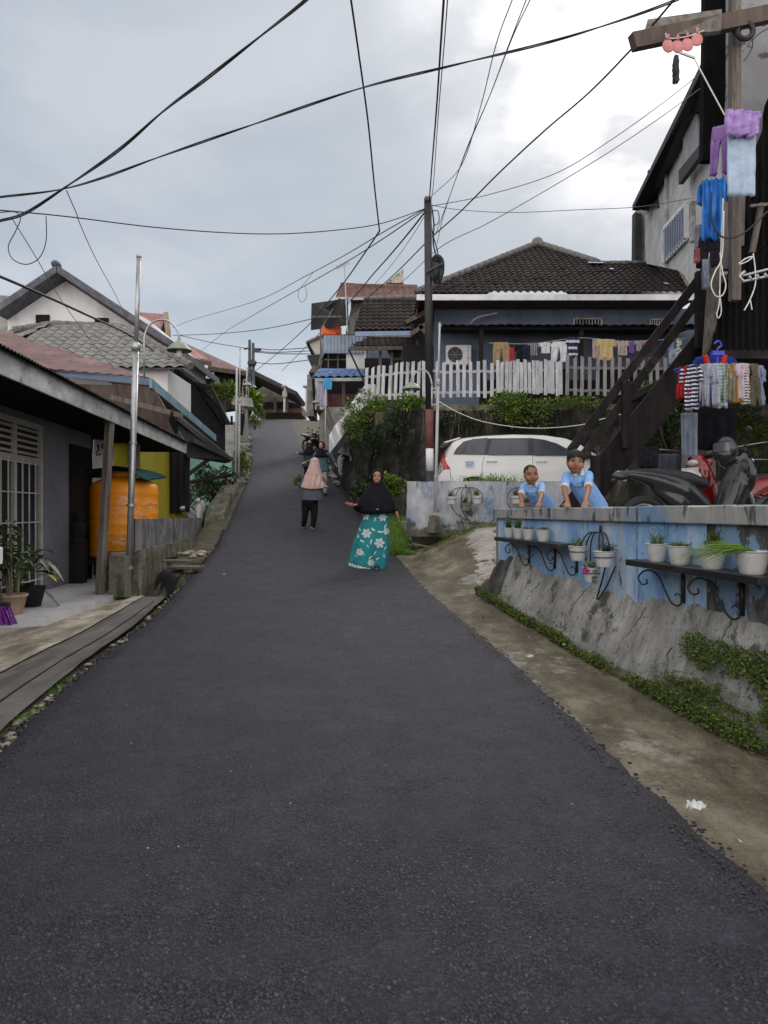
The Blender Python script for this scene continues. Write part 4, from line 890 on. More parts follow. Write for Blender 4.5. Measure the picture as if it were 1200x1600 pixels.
# ------------------------------------------------------------------ plank house upper right
ph = thing('plank_house', 'tall house with white horizontal plank walls and a barred window, top right', 'house', (6.4, 16, TZ))
def wl(Y): return 3.32+.2*Y
zt0, zb0 = EYE+8.6, EYE+2.0
mb = MB(); mb.slab([(wl(12.3),12.3,EYE+4.0), (wl(14.7),14.7,EYE+4.5), (wl(16.6),16.6,EYE+5.45), (wl(22),22,EYE+7.45), (wl(22),22,zt0+.7), (wl(12.3),12.3,zt0)][::-1], .3); mb.slab([(wl(22),22.02,EYE+6.4), (wl(22)+5,22,EYE+6.4), (wl(22)+5,22,zt0), (wl(22),22.02,zt0)], .1); mb.build('plank_wall', m_plank, ph)
def onw(px, py, off=0):
    k = (px-600)/F; Y = (3.32-off)/(k-.2); return P(px, py, Y)
mb = MB(); mb.slab([(8.6,20.4,TZ-.1), (14,20.4,TZ-.1), (14,20.4,EYE+6.6), (8.6,20.4,EYE+6.6)], .3); mb.slab([(9.4,12.3,TZ-.1), (9.4,20.4,TZ-.1), (9.4,20.4,EYE+6.4), (9.4,12.3,EYE+3.85)][::-1], .2); mb.build('lower_wall', m_wooddark, ph)
mb = MB(); q = [onw(1037,410,.06), onw(1072,372,.06), onw(1072,318,.06), onw(1037,358,.06)]; fr = MB()
for a, b in zip(q, q[1:]+q[:1]): fr.bar(a, b, .05, .10)
wf = fr.build('window_frame', m_white, ph)
mb = MB(); mb.slab([onw(1037,410,.02), onw(1072,372,.02), onw(1072,318,.02), onw(1037,358,.02)][::-1], .02); mb.build('pane', m_glass, wf)
mb = MB()
for i in range(9):
    px = 1040+i*3.7; t = i/8.6; mb.bar(onw(px, 408-t*36, .09), onw(px, 356-t*36, .09), .045, .05)
mb.build('bar', mat('blue_grey_bar', [(.20,.23,.31)], 3, 4, .6), wf)
for q in ((1003,415,335,.12,.12),(1041,352,250,.06,.06),(1082,378,316,.14,.08)): mb = MB(); mb.bar(onw(q[0],q[1],.05), onw(q[0],q[2],.05), q[3], q[4]); mb.build('trim', m_fascia, ph)
mb = MB(); mb.slab([onw(1066,270,.10), onw(1068,185,.10), onw(1090,177,.10), onw(1090,240,.10)][::-1], .25); mb.build('balcony_side', mat('lilac_grey_wall', [(.34,.32,.35)], 2, 5, .8), ph)
mb = MB(); mb.slab([onw(1068,288,.14), onw(1104,240,.14), onw(1110,216,.14), onw(1068,266,.14)][::-1], .1); mb.build('balcony_board', m_darksheet, ph)
mb = MB(); far = P(988,326,20.8); near = P(1108,82,12.2)
mb.hexa([far+Vector((0,0,-.05)), far+Vector((1.5,.2,-.1)), near+Vector((1.5,0,-.1)), near+Vector((0,0,-.05)), far+Vector((0,0,.1)), far+Vector((1.5,.2,.9)), near+Vector((1.5,0,.9)), near+Vector((0,0,.1))]); mb.build('roof_eave', m_darksheet, ph)
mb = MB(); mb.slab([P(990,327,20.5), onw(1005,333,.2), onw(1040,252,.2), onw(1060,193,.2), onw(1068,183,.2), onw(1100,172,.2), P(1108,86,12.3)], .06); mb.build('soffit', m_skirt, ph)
mb = MB(); mb.slab([P(1003,326,20.7), P(1038,325,18.6), P(1045,252,18.6), P(1012,280,20.7)], .1)
mb.slab([P(1012,296,19.5), P(1040,262,18.0), P(1043,248,18.0), P(1022,262,19.5)], .12); mb.bar(P(1014,268,19), P(1042,279,18.2), .08, .08); mb.build('canopy', m_darksheet, ph)
mb = MB(); mb.slab([P(992,410,21.5), P(1003,410,21.5), P(1003,330,21.5), P(993,330,21.5)], .3); mb.build('dark_corner', m_darksheet, ph)
o = mb = MB(); mb.tube([P(996,330,20.6), P(1010,332,20.0)], .05, 8); mb.build('gutter_pipe', m_fascia, ph)

# ------------------------------------------------------------------ timber stilt house, right edge
sh = thing('stilt_house', 'dark timber house on posts with a black sheet skirt at the right edge', 'house', (5.2, 8.6, .9))
mb = MB()
mb.bar(P(1148,-120,8.0), P(1148,470,8.0), .085, .10); mb.build('post', m_wood, sh)
mb = MB(); mb.slab([P(1137,300,8.05), P(1162,300,8.05), P(1160,385,8.05), P(1138,392,8.05)], .04); mb.bar(P(1118,400,8.1), P(1106,560,8.6), .12, .08); mb.build('board', m_wood, sh)
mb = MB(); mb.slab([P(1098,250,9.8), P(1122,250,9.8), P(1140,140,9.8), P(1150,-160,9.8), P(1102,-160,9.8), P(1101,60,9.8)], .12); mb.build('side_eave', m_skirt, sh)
mb = MB(); mb.slab([P(1126,420,8.9), P(1900,420,8.9), P(1900,-160,8.9), P(1140,-160,8.9), P(1140,130,8.9)], .1)
m_peel = mat('peeling_grey_ceiling', [(.3,(.19,.19,.20)),(.7,(.27,.27,.285))], 1.5, 6, .85, layers=[dict(c=(.055,.045,.04), s=1.4, st=(1,1,2.6), lo=.60, hi=.62, a=.95, d=5)])
mb.build('gable_panel', m_peel, sh)
mb = MB(); mb.bar(P(988,66,7.6), P(1700,-80,8.9), .10, .16); mb.build('outrigger_beam', m_woodbrown, sh)
mb = MB(); mb.slab([P(1004,58,7.65), P(1126,48,7.65), P(1128,14,7.8), P(1012,30,7.8)], .04); mb.build('eave_sheet', m_wood, sh)
# black corrugated sheet skirt with jagged left edge
mb = MB()
jag = [(1212,120),(1196,165),(1190,210),(1178,240),(1176,275),(1166,300),(1160,345),(1155,382),(1142,400),(1135,450),(1120,490),(1112,552)]
def skirt(u, v):
    py = 120+v*(547-120); px = interp([(b, a) for a, b in jag], py)+3*noise.noise(Vector((py*.13, 0, 0)))
    px = px+(1900-px)*u; Yy = 8.4-u*.3; return P(px, py, Yy)+Vector((0, .02*math.sin(px*.6), 0))
mb.grid(skirt, 340, 50); 
def skb(u, v): 
    p = skirt(u, v); return p+Vector((0, .03, 0))
mb.grid(skb, 40, 30); mb.build('sheet_skirt', m_skirt, sh)
mb = MB(); mb.slab([(PX(1112,8.4), 8.4, PZ(546,8.4)), (PX(1900,8.1), 8.1, PZ(548,8.1)), (PX(1900,8.1)+1.5, 12.5, PZ(548,8.1)+.1), (PX(1112,8.4)+.4, 12.5, PZ(546,8.4)+.1)], .1); mb.build('floor', m_wooddark, sh)
mb = MB(); mb.bar(P(1175,395,8.2), P(1190,318,8.2), .05, .05); mb.bar(P(1172,322,8.1), P(1215,318,8.1), .03, .03); mb.build('skirt_brace', m_wood, sh)
mb = MB()
pc = [(1089,700,9.6,.14)]
mb.bar(P(1083,815,9.6), P(1083,560,9.6), .14, .14); mb.build('under_post', m_wood, sh)
# back of the undercroft: dark mossy wall
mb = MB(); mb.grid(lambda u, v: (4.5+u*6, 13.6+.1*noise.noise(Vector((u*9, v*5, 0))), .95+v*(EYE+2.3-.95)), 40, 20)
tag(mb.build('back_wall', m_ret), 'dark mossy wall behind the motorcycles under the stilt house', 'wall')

# stairs
st = thing('timber_stairs', 'steep black timber stairs with a double handrail leading up to the stilt house', 'stairs', (2.9, 9.3, .9))
a = P(893, 806, 9.2); b = P(1117, 520, 9.2)
up = Vector((0, 0, 1))
def board(mb, p, q, hw, Y, th):   # board in a vertical plane
    d = (q-p); n = Vector((-d.z, 0, d.x)).normalized()*hw; mb.slab([p-n, q-n, q+n, p+n], th)
mb = MB(); board(mb, a, b, .185, 0, .05); mb.build('stringer', m_wooddark, st)
mb = MB(); board(mb, a+Vector((.10,.42,0)), b+Vector((.10,.42,0)), .10, 0, .05); mb.build('stringer', m_wooddark, st)
for i in range(11):
    p = a.lerp(b, (i+.5)/11); mb = MB(); mb.box(p+Vector((.05,.24,.0)), (.20,.40,.035)); mb.build('tread', m_wooddark, st)
for (x0,y0,x1,y1) in ((892,704,1104,420), (900,728,1094,466)):
    mb = MB(); board(mb, P(x0,y0,9.15), P(x1,y1,9.15), .052, 0, .04); mb.build('handrail', m_wooddark, st)
for px, y0, y1, w_ in ((978,700,596,.095),(1096,545,425,.14)):
    mb = MB(); mb.box((PX(px,9.12), 9.12, (PZ(y0,9.12)+PZ(y1,9.12))/2), (w_, .09, PZ(y1,9.12)-PZ(y0,9.12))); mb.build('baluster', m_wooddark, st)
mb = MB(); mb.box((PX(930,9.12), 9.12, 1.45), (.1,.1,1.1)); mb.build('newel', m_wooddark, st)
# ------------------------------------------------------------------ left house with porch
lh = thing('porch_house', 'grey walled house with a deep shaded porch and grey fascia, left foreground', 'house', (-5, 9, .2))
def wx(y): return -3.87-.083*y
def ex(y): return -2.80-.083*y
ZF = EYE+1.20
FD = .215
mb = MB(); mb.slab([(wx(-3),-3,.1), (wx(-3),-3,ZF+.1), (wx(12.3),12.3,ZF+.1), (wx(12.3),12.3,.1)][::-1], .15); mb.slab([(wx(12.3)-.0,12.29,.1), (-9,12.29,.1), (-9,12.29,ZF+.2), (wx(12.3),12.29,ZF+.1)], .12)
mb.build('wall', m_greywall, lh)
mb = MB(); y1 = 15.1
mb.hexa([(ex(-3)-.03,-3,ZF), (ex(-3),-3,ZF), (ex(y1),y1,ZF), (ex(y1)-.03,y1,ZF), (ex(-3)-.03,-3,ZF+FD), (ex(-3),-3,ZF+FD), (ex(y1),y1,ZF+FD), (ex(y1)-.03,y1,ZF+FD)]); mb.build('fascia', m_fascia, lh)
rs = .30
pr = [(ex(-3)+.06,-3,ZF+FD+.01), (ex(y1)+.06,y1,ZF+FD+.01), (ex(y1)-3.4,y1,ZF+FD+.01+3.4*rs), (ex(-3)-3.4,-3,ZF+FD+.01+3.4*rs)]
roof_plane('roof', pr, 'sheet', m_darksheet, lh, .076*1.0, .8, .012, .03)
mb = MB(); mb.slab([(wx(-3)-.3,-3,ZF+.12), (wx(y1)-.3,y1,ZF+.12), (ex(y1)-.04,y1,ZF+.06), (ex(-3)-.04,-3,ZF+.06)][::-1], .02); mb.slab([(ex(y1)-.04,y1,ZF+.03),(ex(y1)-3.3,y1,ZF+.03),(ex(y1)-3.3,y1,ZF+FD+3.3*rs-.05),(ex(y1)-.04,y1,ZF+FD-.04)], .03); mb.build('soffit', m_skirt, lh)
mb = MB(); mb.bar(P(155,946,9.72), P(172,650,9.9), .085, .09); mb.build('porch_post', m_wood, lh)
# french window with grille
def wq(px, py, off=.02):
    k = (px-600)/F; Y = (-3.87+off)/(k+.083); return P(px, py, Y)
def onwall(y, z, off=.02): return Vector((wx(y)+off, y, z))
fw = None
def frame_window(y0, y1, z0, z1, zl, leafs, m, bars):
    fr = MB(); wd = .075
    for z in (z0, zl, z1): fr.bar(onwall(y0-wd/2, z), onwall(y1+wd/2, z), .06, wd)
    for i in range(leafs+1):
        y = y0+(y1-y0)*i/leafs; fr.bar(onwall(y, z0), onwall(y, z1), .06, wd, (0,1,0))
    f = fr.build('window_frame', m, lh)
    mb = MB(); mb.slab([onwall(y0,z0,.004), onwall(y1,z0,.004), onwall(y1,z1,.004), onwall(y0,z1,.004)], .01); mb.build('pane', m_dark, f)
    mb = MB()
    for i in range(1, 6): z = zl+(z1-zl)*i/6; mb.bar(onwall(y0, z, .03), onwall(y1, z, .03), .03, .03)
    mb.build('louvre', m, f)
    if bars:
        mb = MB(); n = bars*leafs
        for i in range(n+1):
            y = y0+(y1-y0)*i/n; mb.bar(onwall(y, z0, .05), onwall(y, zl, .05), .014, .014)
        for z in np.linspace(z0+.15, zl-.05, 5): mb.bar(onwall(y0, z, .05), onwall(y1, z, .05), .014, .014)
        mb.build('grille', m_greypole, f)
    return f
m_cream = mat('cream_window_frame', [(.27,.255,.22)], 3, 5, .6)
frame_window(6.6, 10.0, .25, 2.44, 1.98, 4, m_cream, 4)
frame_window(11.25, 12.15, .22, 2.30, 1.95, 1, m_wooddark, 0)
mb = MB(); mb.slab([onwall(11.3,.25,.03), onwall(12.1,.25,.03), onwall(12.1,1.92,.03), onwall(11.3,1.92,.03)], .02); mb.build('door', m_wooddark, lh)

# water tank, stand, cover
tc_ = Vector((-4.36, 12.35, 0)); tz0, tz1 = .53, 1.83
tk = thing('water_tank', 'big orange plastic water tank wrapped with clear film beside the grey house', 'water tank', (tc_.x, tc_.y, tz0))
mb = MB(); prof = [(.50,tz0),(.535,tz0+.03)]
for i in range(40):
    z = tz0+.05+i*(tz1-tz0-.2)/39; prof.append((.548+.007*(1 if (i%6) in (0,1) else 0), z))
prof += [(.535,tz1-.1),(.50,tz1-.05),(.40,tz1),(.2,tz1+.05),(.19,tz1+.06)]
mb.lathe(tc_, prof, 56); mb.build('tank_body', m_orange, tk, smooth=True)
mb = MB(); mb.lathe(tc_, [(.19,tz1+.04),(.20,tz1+.14),(.17,tz1+.15)], 24); mb.build('lid', m_orange, tk, smooth=True)
mb = MB(); ta = tc_+Vector((.16, -.545, tz0+.13)); mb.tube([ta+Vector((0,.03,0)), ta+Vector((0,-.07,0)), ta+Vector((0,-.085,-.03))], .014, 8); mb.bar(ta+Vector((0,-.04,0)), ta+Vector((0,-.04,.05)), .012, .012); mb.build('tap', m_steel, tk, smooth=True)
m_film = mat('clear_film', [(.85,.80,.72)], 6, 4, .15, spec=.9)
mt = m_film.node_tree; bs = mt.nodes['Principled BSDF']; nz = N(mt, 'ShaderNodeTexNoise'); nz.inputs['Scale'].default_value = 7; mp = N(mt, 'ShaderNodeMapping'); mp.inputs['Scale'].default_value = (1, 1, 7)
tcc = N(mt, 'ShaderNodeTexCoord'); mt.links.new(tcc.outputs['Object'], mp.inputs[0]); mt.links.new(mp.outputs[0], nz.inputs[0]); q = N(mt, 'ShaderNodeMapRange'); q.inputs[1].default_value = .55; q.inputs[2].default_value = .68; q.inputs[3].default_value = .0; q.inputs[4].default_value = .55; mt.links.new(nz.outputs['Fac'], q.inputs[0]); mt.links.new(q.outputs[0], bs.inputs['Alpha'])
mb = MB()
def film(a0, a1, z0, z1, tilt):
    def f(u, v):
        a = a0+(a1-a0)*u; r = .562+.006*noise.noise(Vector((u*9, v*6, z0*5)))+.004*math.sin(v*30+u*4); return (tc_.x+r*math.cos(a), tc_.y+r*math.sin(a), z0+(z1-z0)*v+tilt*u+.02*math.sin(u*7))
    mb.grid(f, 60, 16)
film(-1.5, -.1, 1.10, 1.55, 0); film(-2.1, -.9, .83, 1.0, -.08)
mb.build('wrapping_film', m_film, tk, smooth=True)
m_teal = mat('dark_teal_sheet', [(.3,(.008,.035,.038)),(.7,(.016,.07,.072))], 3, 6, .95, spec=.1, bump=.01, bscale=8)
mb = MB()
def tarp(u, v):
    x = tc_.x+(u-.5)*1.12; y = tc_.y-.58+v*1.12; s = 4*(u-.5)**2
    z = tz1+.22-.13*s-.05*(1-v)*(.3+s)+.03*noise.noise(Vector((u*4, v*4, 0)))+(-.10*sstep(.75, .95, u)*(1-abs(u-.85)*4)*(1-v) if u > .7 else 0)
    return (x, y, z)
mb.grid(tarp, 30, 16); mb.grid(lambda u, v: Vector(tarp(u, v))-Vector((0,0,.02)), 30, 16)
tag(mb.build('tank_cover', m_teal, smooth=True), 'dark teal sheet draped over the orange water tank', 'cover')
stn = thing('tank_stand', 'dark brown wooden stand under the orange water tank', 'stand', (tc_.x, tc_.y, .06))
mb = MB(); mb.box((tc_.x, tc_.y, tz0-.035), (1.5, 1.2, .07)); mb.build('stand_top', m_wooddark, stn)
for sx in (-.62, .60):
    for sy in (-.48, .48):
        mb = MB(); mb.box((tc_.x+sx, tc_.y+sy, (.06+tz0-.07)/2), (.13,.13,tz0-.13)); mb.build('leg', m_woodbrown, stn)
mb = MB(); c = P(122, 757, 11.3); mb.box((c.x, c.y, .5), (.2,.2,.6)); mb.lathe((c.x, c.y, 0), [(.10,.8),(.12,.85),(.08,.9),(.11,1.0),(.12,1.1),(.07,1.15),(.10,1.25),(.06,1.3)], 16)
tag(mb.build('turned_pillar', m_wooddark), 'dark turned wooden pillar left of the orange water tank', 'pillar')
mb = MB(); c = Vector((tc_.x-.66, tc_.y-.44, tz0)); mb.lathe(c, [(.055,0),(.075,.13),(.078,.135)], 18); bk_ = mb.build('bucket', mat('blue_plastic', [(.03,.06,.38)], 3, 3, .4), smooth=True); tag(bk_, 'small blue bucket with white rim on the tank stand', 'bucket')
mb = MB(); mb.lathe(c, [(.079,.125),(.082,.14),(.079,.15)], 18); mb.build('rim', m_white, bk_, smooth=True)

# white carton sheets on top behind tank (writing fragment)
ps = thing('packaging_sheet', 'white printed packaging sheet standing behind the orange water tank', 'sheet', P(155, 735, 13.1))
mb = MB(); mb.slab([P(144,738,13.1), P(165,738,13.3), P(165,684,13.3), P(148,679,13.1)], .03); mb.slab([P(165,738,13.3), P(178,738,13.6), P(178,684,13.6), P(165,684,13.3)], .03); mb.build('sheet', m_white, ps)
def text(s, size, loc, rot, m, name, parent, ext=.002):
    cu = bpy.data.curves.new('t', 'FONT'); cu.body = s; cu.size = size; cu.extrude = ext; cu.align_x = 'CENTER'; cu.align_y = 'CENTER'
    o = bpy.data.objects.new('t', cu); C.objects.link(o); dg = bpy.context.evaluated_depsgraph_get(); dg.update(); me = bpy.data.meshes.new_from_object(o.evaluated_get(dg)); bpy.data.objects.remove(o)
    Mx = Matrix.Translation(loc)@rot.to_4x4()
    mb = MB(); mb.v = [tuple(Mx@v.co) for v in me.vertices]; mb.f = [tuple(p.vertices) for p in me.polygons]
    return mb.build(name, m, parent)
text('29', .30, P(158, 703, 13.15), Matrix.Rotation(R(90), 3, 'X')@Matrix.Rotation(R(8), 3, 'Z'), m_dark, 'printed_number', ps)
mb = MB()
for px, m0 in ((183,0),): mb.slab([P(178,738,13.7), P(198,738,13.7), P(198,684,13.7), P(178,684,13.7)], .04)
o = mb.build('yellow_board', m_yellow); tag(o, 'upright yellow board standing behind the orange water tank', 'board')
mb = MB(); mb.slab([P(198,740,13.75), P(218,745,13.75), P(218,690,13.75), P(198,688,13.75)], .04); tag(mb.build('grey_board', m_con), 'grey board between the yellow boards above the water tank', 'board')
# yellow house
yh = thing('yellow_house', 'yellow house with tall dark window, blue fascia and rusty roof behind the grey house', 'house', (-5, 17, .1))
mb = MB(); mb.slab([P(215,900,15.5), P(289,900,18.5), P(289,660,18.5), P(215,640,15.5)], .15); mb.slab([P(289,900,18.5), P(262,900,22), P(262,690,22), P(289,670,18.5)], .1); mb.build('wall', m_yellow, yh)
mb = MB(); mb.slab([P(268,802,17.6-.15), P(289,800,18.4-.15), P(289,690,18.4-.15), P(268,690,17.6-.15)], .05); mb.build('window', m_dark, yh)
mb = MB(); mb.bar(P(268,802,17.4), P(268,690,17.4), .06, .06); mb.bar(P(290,800,18.3), P(290,690,18.3), .08, .08); mb.bar(P(279,802,17.8), P(279,690,17.8), .03, .03); mb.build('window_frame', m_wooddark, yh)
ra, rb = P(238,592,15.3), P(338,686,24); rt0, rt1 = P(-30,508,15.3), P(-30,520,24)
apx = P(-40,503,19.5); roof_plane('roof', (P(-40,566,15.3), ra+Vector((0,0,.02)), apx, apx), 'sheet', m_rust, yh, .25, .7, .012, .04)
rq = Vector((apx.x-.8, 26, apx.z)); mb = MB(); mb.add([ra, rb, rq, apx], [(0,1,2,3)]); mb.build('side_roof', m_rust, yh)
mb = MB(); mb.slab([P(90,588,15.35), P(236,602,15.3), P(236,591,15.3), P(90,578,15.35)], .05); mb.slab([P(60,586,15.36), P(236,603,15.33), P(236,600,15.33), P(60,578,15.36)], .03); mb.build('gable_fascia', mat('slate_blue_board', [(.10,.13,.19)], 3, 6, .7), yh)
mb = MB(); p0, p1 = P(237,591,15.25), P(338,680,24); dz = Vector((0,0,.20)); mb.add([p0, p1, p1-dz, p0-dz, p0-Vector((.05,0,0)), p1-Vector((.05,0,0)), p1-dz-Vector((.05,0,0)), p0-dz-Vector((.05,0,0))], [(3,2,1,0),(4,5,6,7),(0,1,5,4),(2,3,7,6),(1,2,6,5),(3,0,4,7)]); mb.build('side_fascia', m_bluefas, yh)
mb = MB(); mb.slab([P(238,604,15.35), P(175,604,15.4), P(205,668,20), P(330,700,23.5)], .05); mb.slab([P(120,600,15.5), P(240,604,15.4), P(290,690,15.6), P(120,640,15.6)], .05); mb.build('soffit', m_woodbrown, yh)
mb = MB(); mb.bar(P(172,620,15.0), P(286,650,15.0), .05, .10); mb.build('batten', m_wood, yh)
# lower black sheet roof edge
mb = MB(); mb.slab([P(268,640,14.9), P(364,716,22.5), P(352,722,22.6), P(292,712,16.5), P(262,655,15)], .05); mb.bar(P(300,688,16.5), P(363,718,22.5), .07, .10); mb.bar(P(276,655,15.2), P(358,721,22.3), .06,.08); mb.build('lower_roof', m_darksheet, yh)
mb = MB(); mb.bar(P(293,742,17), P(340,708,20), .06, .08); mb.bar(P(291,755,17), P(362,742,20), .06, .08); mb.bar(P(293,800,17), P(293,690,17), .09, .09); mb.build('brace', m_wooddark, yh)
# rust ridge over roof
# grey tile hip roof house
gh = thing('grey_tile_house', 'house with a weathered grey wavy tile hip roof behind the rusty roof', 'house', (-9.5, 24, .5))
gY = 20.5
g0, g1 = P(-150,575,gY), P(297,574,gY); gt0, gt1 = P(40,509,24), P(193,511,24)
roof_plane('roof', (P(-60,577,gY), g1, P(190,512,24), P(84,507,24)), 'tile', m_tilegrey, gh, .33, .34, .035)
mb = MB(); ridge(mb, gt1, g1+Vector((0,0,.05)), .12, .35); ridge(mb, P(20,516,23.5), P(84,506,24), .11, .35); ridge(mb, P(84,506,24), P(193,511,24), .11, .35); mb.build('ridge_cap', m_ridge, gh)
roof_plane('left_hip', (P(-120,560,23.5), P(-60,577,gY), P(84,508,24), P(20,515,24.5)), 'tile', m_tilegrey, gh, .33, .34, .035)
mb = MB(); mb.slab([P(215,640,20.8), P(262,640,20.8), P(262,577,20.8), P(215,577,20.8)], 2.5); mb.slab([P(-60,640,21), P(215,640,21), P(215,579,21), P(-60,579,21)], 2.0); mb.build('wall', m_whitewall, gh)
# dark porch roof
dp = thing('dark_porch', 'black sagging sheet roofed porch left of the road above the yellow house', 'porch', (-7, 28, 1.5))
roof_plane('roof', (P(364,688,25.5), P(300,594,25.5), P(258,580,28), P(272,600,33)), 'sheet', m_darksheet, dp, .25, .6, .02)
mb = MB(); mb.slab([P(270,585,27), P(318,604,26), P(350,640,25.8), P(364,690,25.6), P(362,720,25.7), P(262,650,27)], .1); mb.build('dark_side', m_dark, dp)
mb = MB(); mb.bar(P(276,590,26.8), P(330,606,25.7), .10, .14); mb.bar(P(330,606,25.7), P(364,676,25.4), .10, .10); mb.bar(P(300,665,26), P(362,668,25.5), .05, .05)
for px in (325, 362): mb.bar(P(px,720,25.6), P(px,650,25.6), .07, .07)
mb.build('edge_beam', m_wooddark, dp)
mb = MB(); mb.slab([P(290,705,27), P(365,715,26.5), P(365,668,26.5), P(290,655,27)], .1); mb.build('net_panel', m_darksheet, dp)
mb = MB(); mb.slab([P(352,712,25.0), P(366,712,25.0), P(366,664,25.0), P(352,664,25.0)], .08); mb.slab([P(366,712,25.0),P(374,708,25.3),P(374,664,25.3),P(366,664,25.0)], .08); tag(mb.build('fence_board', m_fascia), 'two pale grey upright boards beside the thin poles at the left road edge', 'board')
# white gable house
wg = thing('white_gable_house', 'white gable house with two louvred vents and dark roof edge, upper left', 'house', (-13, 29, 2))
Yg = 28
mb = MB(); mb.slab([P(12,560,Yg), P(262,560,Yg), P(262,530,Yg), P(232,500,Yg), P(91,426,Yg), P(12,485,Yg)], 6); mb.build('wall', m_whitewall, wg)
def gslab(a, b, hw, y0, y1, mb):
    a0 = P(*a, y0); b0 = P(*b, y0); d = Vector((0, y1-y0, 0)); n = Vector((0,0,1))*hw
    mb.hexa([a0-n, b0-n, b0-n+d, a0-n+d, a0+n, b0+n, b0+n+d, a0+n+d])
mb = MB(); gslab((-8,484), (89,419), .14, Yg-.9, Yg+7, mb); gslab((88,419), (268,537), .14, Yg-.9, Yg+7, mb); mb.ell(P(88,414,Yg-.7), (.16,.3,.16), 8, 6); mb.build('roof', mat('dark_slate_roof', [(.3,(.045,.05,.06)),(.7,(.10,.11,.13))], 3, 6, .7), wg)
mb = MB(); a0 = P(-6,492,Yg-.6); 
mb.slab([P(-6,491,Yg-.5), P(12,497,Yg-.02), P(91,431,Yg-.02), P(89,424,Yg-.5)], .03); mb.slab([P(89,424,Yg-.5), P(91,431,Yg-.02), P(262,545,Yg-.02), P(266,541,Yg-.5)], .03); mb.build('soffit', m_woodbrown, wg)
for px0, px1, py0, py1 in ((56,77,492,505),(148,169,497,510)):
    mb = MB(); mb.slab([P(px0,py1,Yg-.04), P(px1,py1,Yg-.04), P(px1,py0,Yg-.04), P(px0,py0,Yg-.04)], .05); vv = mb.build('vent', m_dark, wg)
    mb = MB()
    for i in range(5): y_ = py0+1+(py1-py0-1)*i/5; mb.bar(P(px0,y_,Yg-.07), P(px1,y_,Yg-.07), .03, .06)
    mb.build('louvre', m_wooddark, vv)
mb = MB(); mb.slab([P(-60,480,33), P(14,480,33), P(14,462,33), P(-60,458,33)], 2); mb.slab([P(-60,600,33.05), P(13,600,33.05), P(13,479,33.05), P(-60,479,33.05)], 1.9); tag(mb.build('grey_shed', m_con), 'grey flat roofed shed at the far left edge beside the white gable house', 'shed')
# red roofs
rd = thing('red_gable_house', 'small house with pinkish red sheet gable roof peeking behind the white house', 'house', P(250, 560, 38))
roof_plane('roof', (P(205,534,36), P(254,530,36), P(259,490,37), P(219,487,37)), 'sheet', m_redroof, rd, .25, .6, .02)
mb = MB(); mb.slab([P(246,536,36.2), P(264,541,36.2), P(263,515,36.2), P(259,489,36.4)], .4); mb.build('gable', m_wooddark, rd)
mb = MB(); mb.bar(P(259,488,36), P(264,540,36), .14, .2); mb.build('barge_board', mat('ochre_board', [(.28,.22,.13)], 3, 5, .7), rd)
mb = MB(); mb.slab([P(200,600,37.5), P(246,600,37.5), P(246,530,37.5), P(200,530,37.5)], 2); mb.build('wall', m_wooddark, rd)
rl_ = thing('red_brown_house', 'long house with a low red brown metal roof left of the two utility poles', 'house', P(320, 640, 42))
roof_plane('roof', (P(288,569,40), P(392,582,44), P(285,533,46), P(225,530,44)), 'sheet', m_rust, rl_, .3, .8, .02)
roof_plane('front_roof', (P(270,560,38), P(326,562,39), P(296,540,41), P(235,536,40)), 'sheet', m_redroof, rl_, .3, .8, .02)
mb = MB(); mb.slab([P(292,640,41), P(388,640,44.5), P(388,584,44.5), P(292,571,41)], 2); mb.build('wall', m_wooddark, rl_)
mb = MB(); mb.bar(P(270,563,37.9), P(330,568,39), .1, .22); mb.bar(P(300,572,39.8), P(392,585,43.9), .1, .25); mb.build('fascia', m_woodbrown, rl_)
mb = MB(); mb.tube(catmull([P(300,590,37), P(316,587,37), P(325,586,37)], 3), .03, 6); mb.bar(P(322,575,37), P(326,587,37), .08, .08); mb.box(P(322,573,37), (.16,.1,.14)); mb.bar(P(313,586,37), P(334,587,37), .05, .3); tag(mb.build('roof_antenna', m_white), 'white dish arm antenna below the long red brown roof', 'antenna')
# mint wall
mb = MB(); mb.slab([P(288,800,25.0), P(362,780,24.5), P(362,712,24.5), P(288,712,25.0)], .2); tag(mb.build('mint_wall', m_mint), 'mint green garden wall behind the braces of the black roof', 'wall')
mb = MB(); mb.ell(P(304,760,23.5), (.06,.06,.06), 12, 8); tag(mb.build('white_bulb_globe', m_white, smooth=True), 'small white globe beside the mint green wall', 'globe')

# ------------------------------------------------------------------ concrete wall and corrugated fence, left roadside
def cwx(y): return interp([(10.2,-3.45),(12,-3.62),(14,-3.85),(17.4,-4.28)], y)
cw = thing('retaining_kerb', 'mossy concrete retaining wall between the tank yard and the road', 'wall', (-3.6, 12, 0))
mb = MB(); n = 60
def cwf(u, v):
    y = 10.2+u*7.2; x = cwx(y)+.04+.03*noise.noise(Vector((y*2, v*3, 0))); return (x, y, -.05+v*(.76+.02*noise.noise(Vector((y*3,0,0)))+.05))
mb.grid(cwf, 90, 12)
mb.grid(lambda u, v: (cwx(10.2+u*7.2)+.04-v*.22, 10.2+u*7.2, .76+.012*noise.noise(Vector((u*30, v*3, 0)))), 90, 4)
mb.grid(lambda u, v: (cwx(10.2)+.04-u*.5+.0, 10.2+.02*noise.noise(Vector((u*4, v*4, 0))), -.05+v*.81), 12, 12)
mb.grid(lambda u, v: (cwx(10.2)-.18, 10.2+u*7, -.05+v*.81), 8, 4)
mb.build('wall_face', m_conmoss, cw, smooth=False)
mb = MB(); mb.box((cwx(10.1)-.16, 10.06, .36), (.22,.22,.78)); o = mb.build('end_pier', m_conmoss, cw); bevel(o, .02)
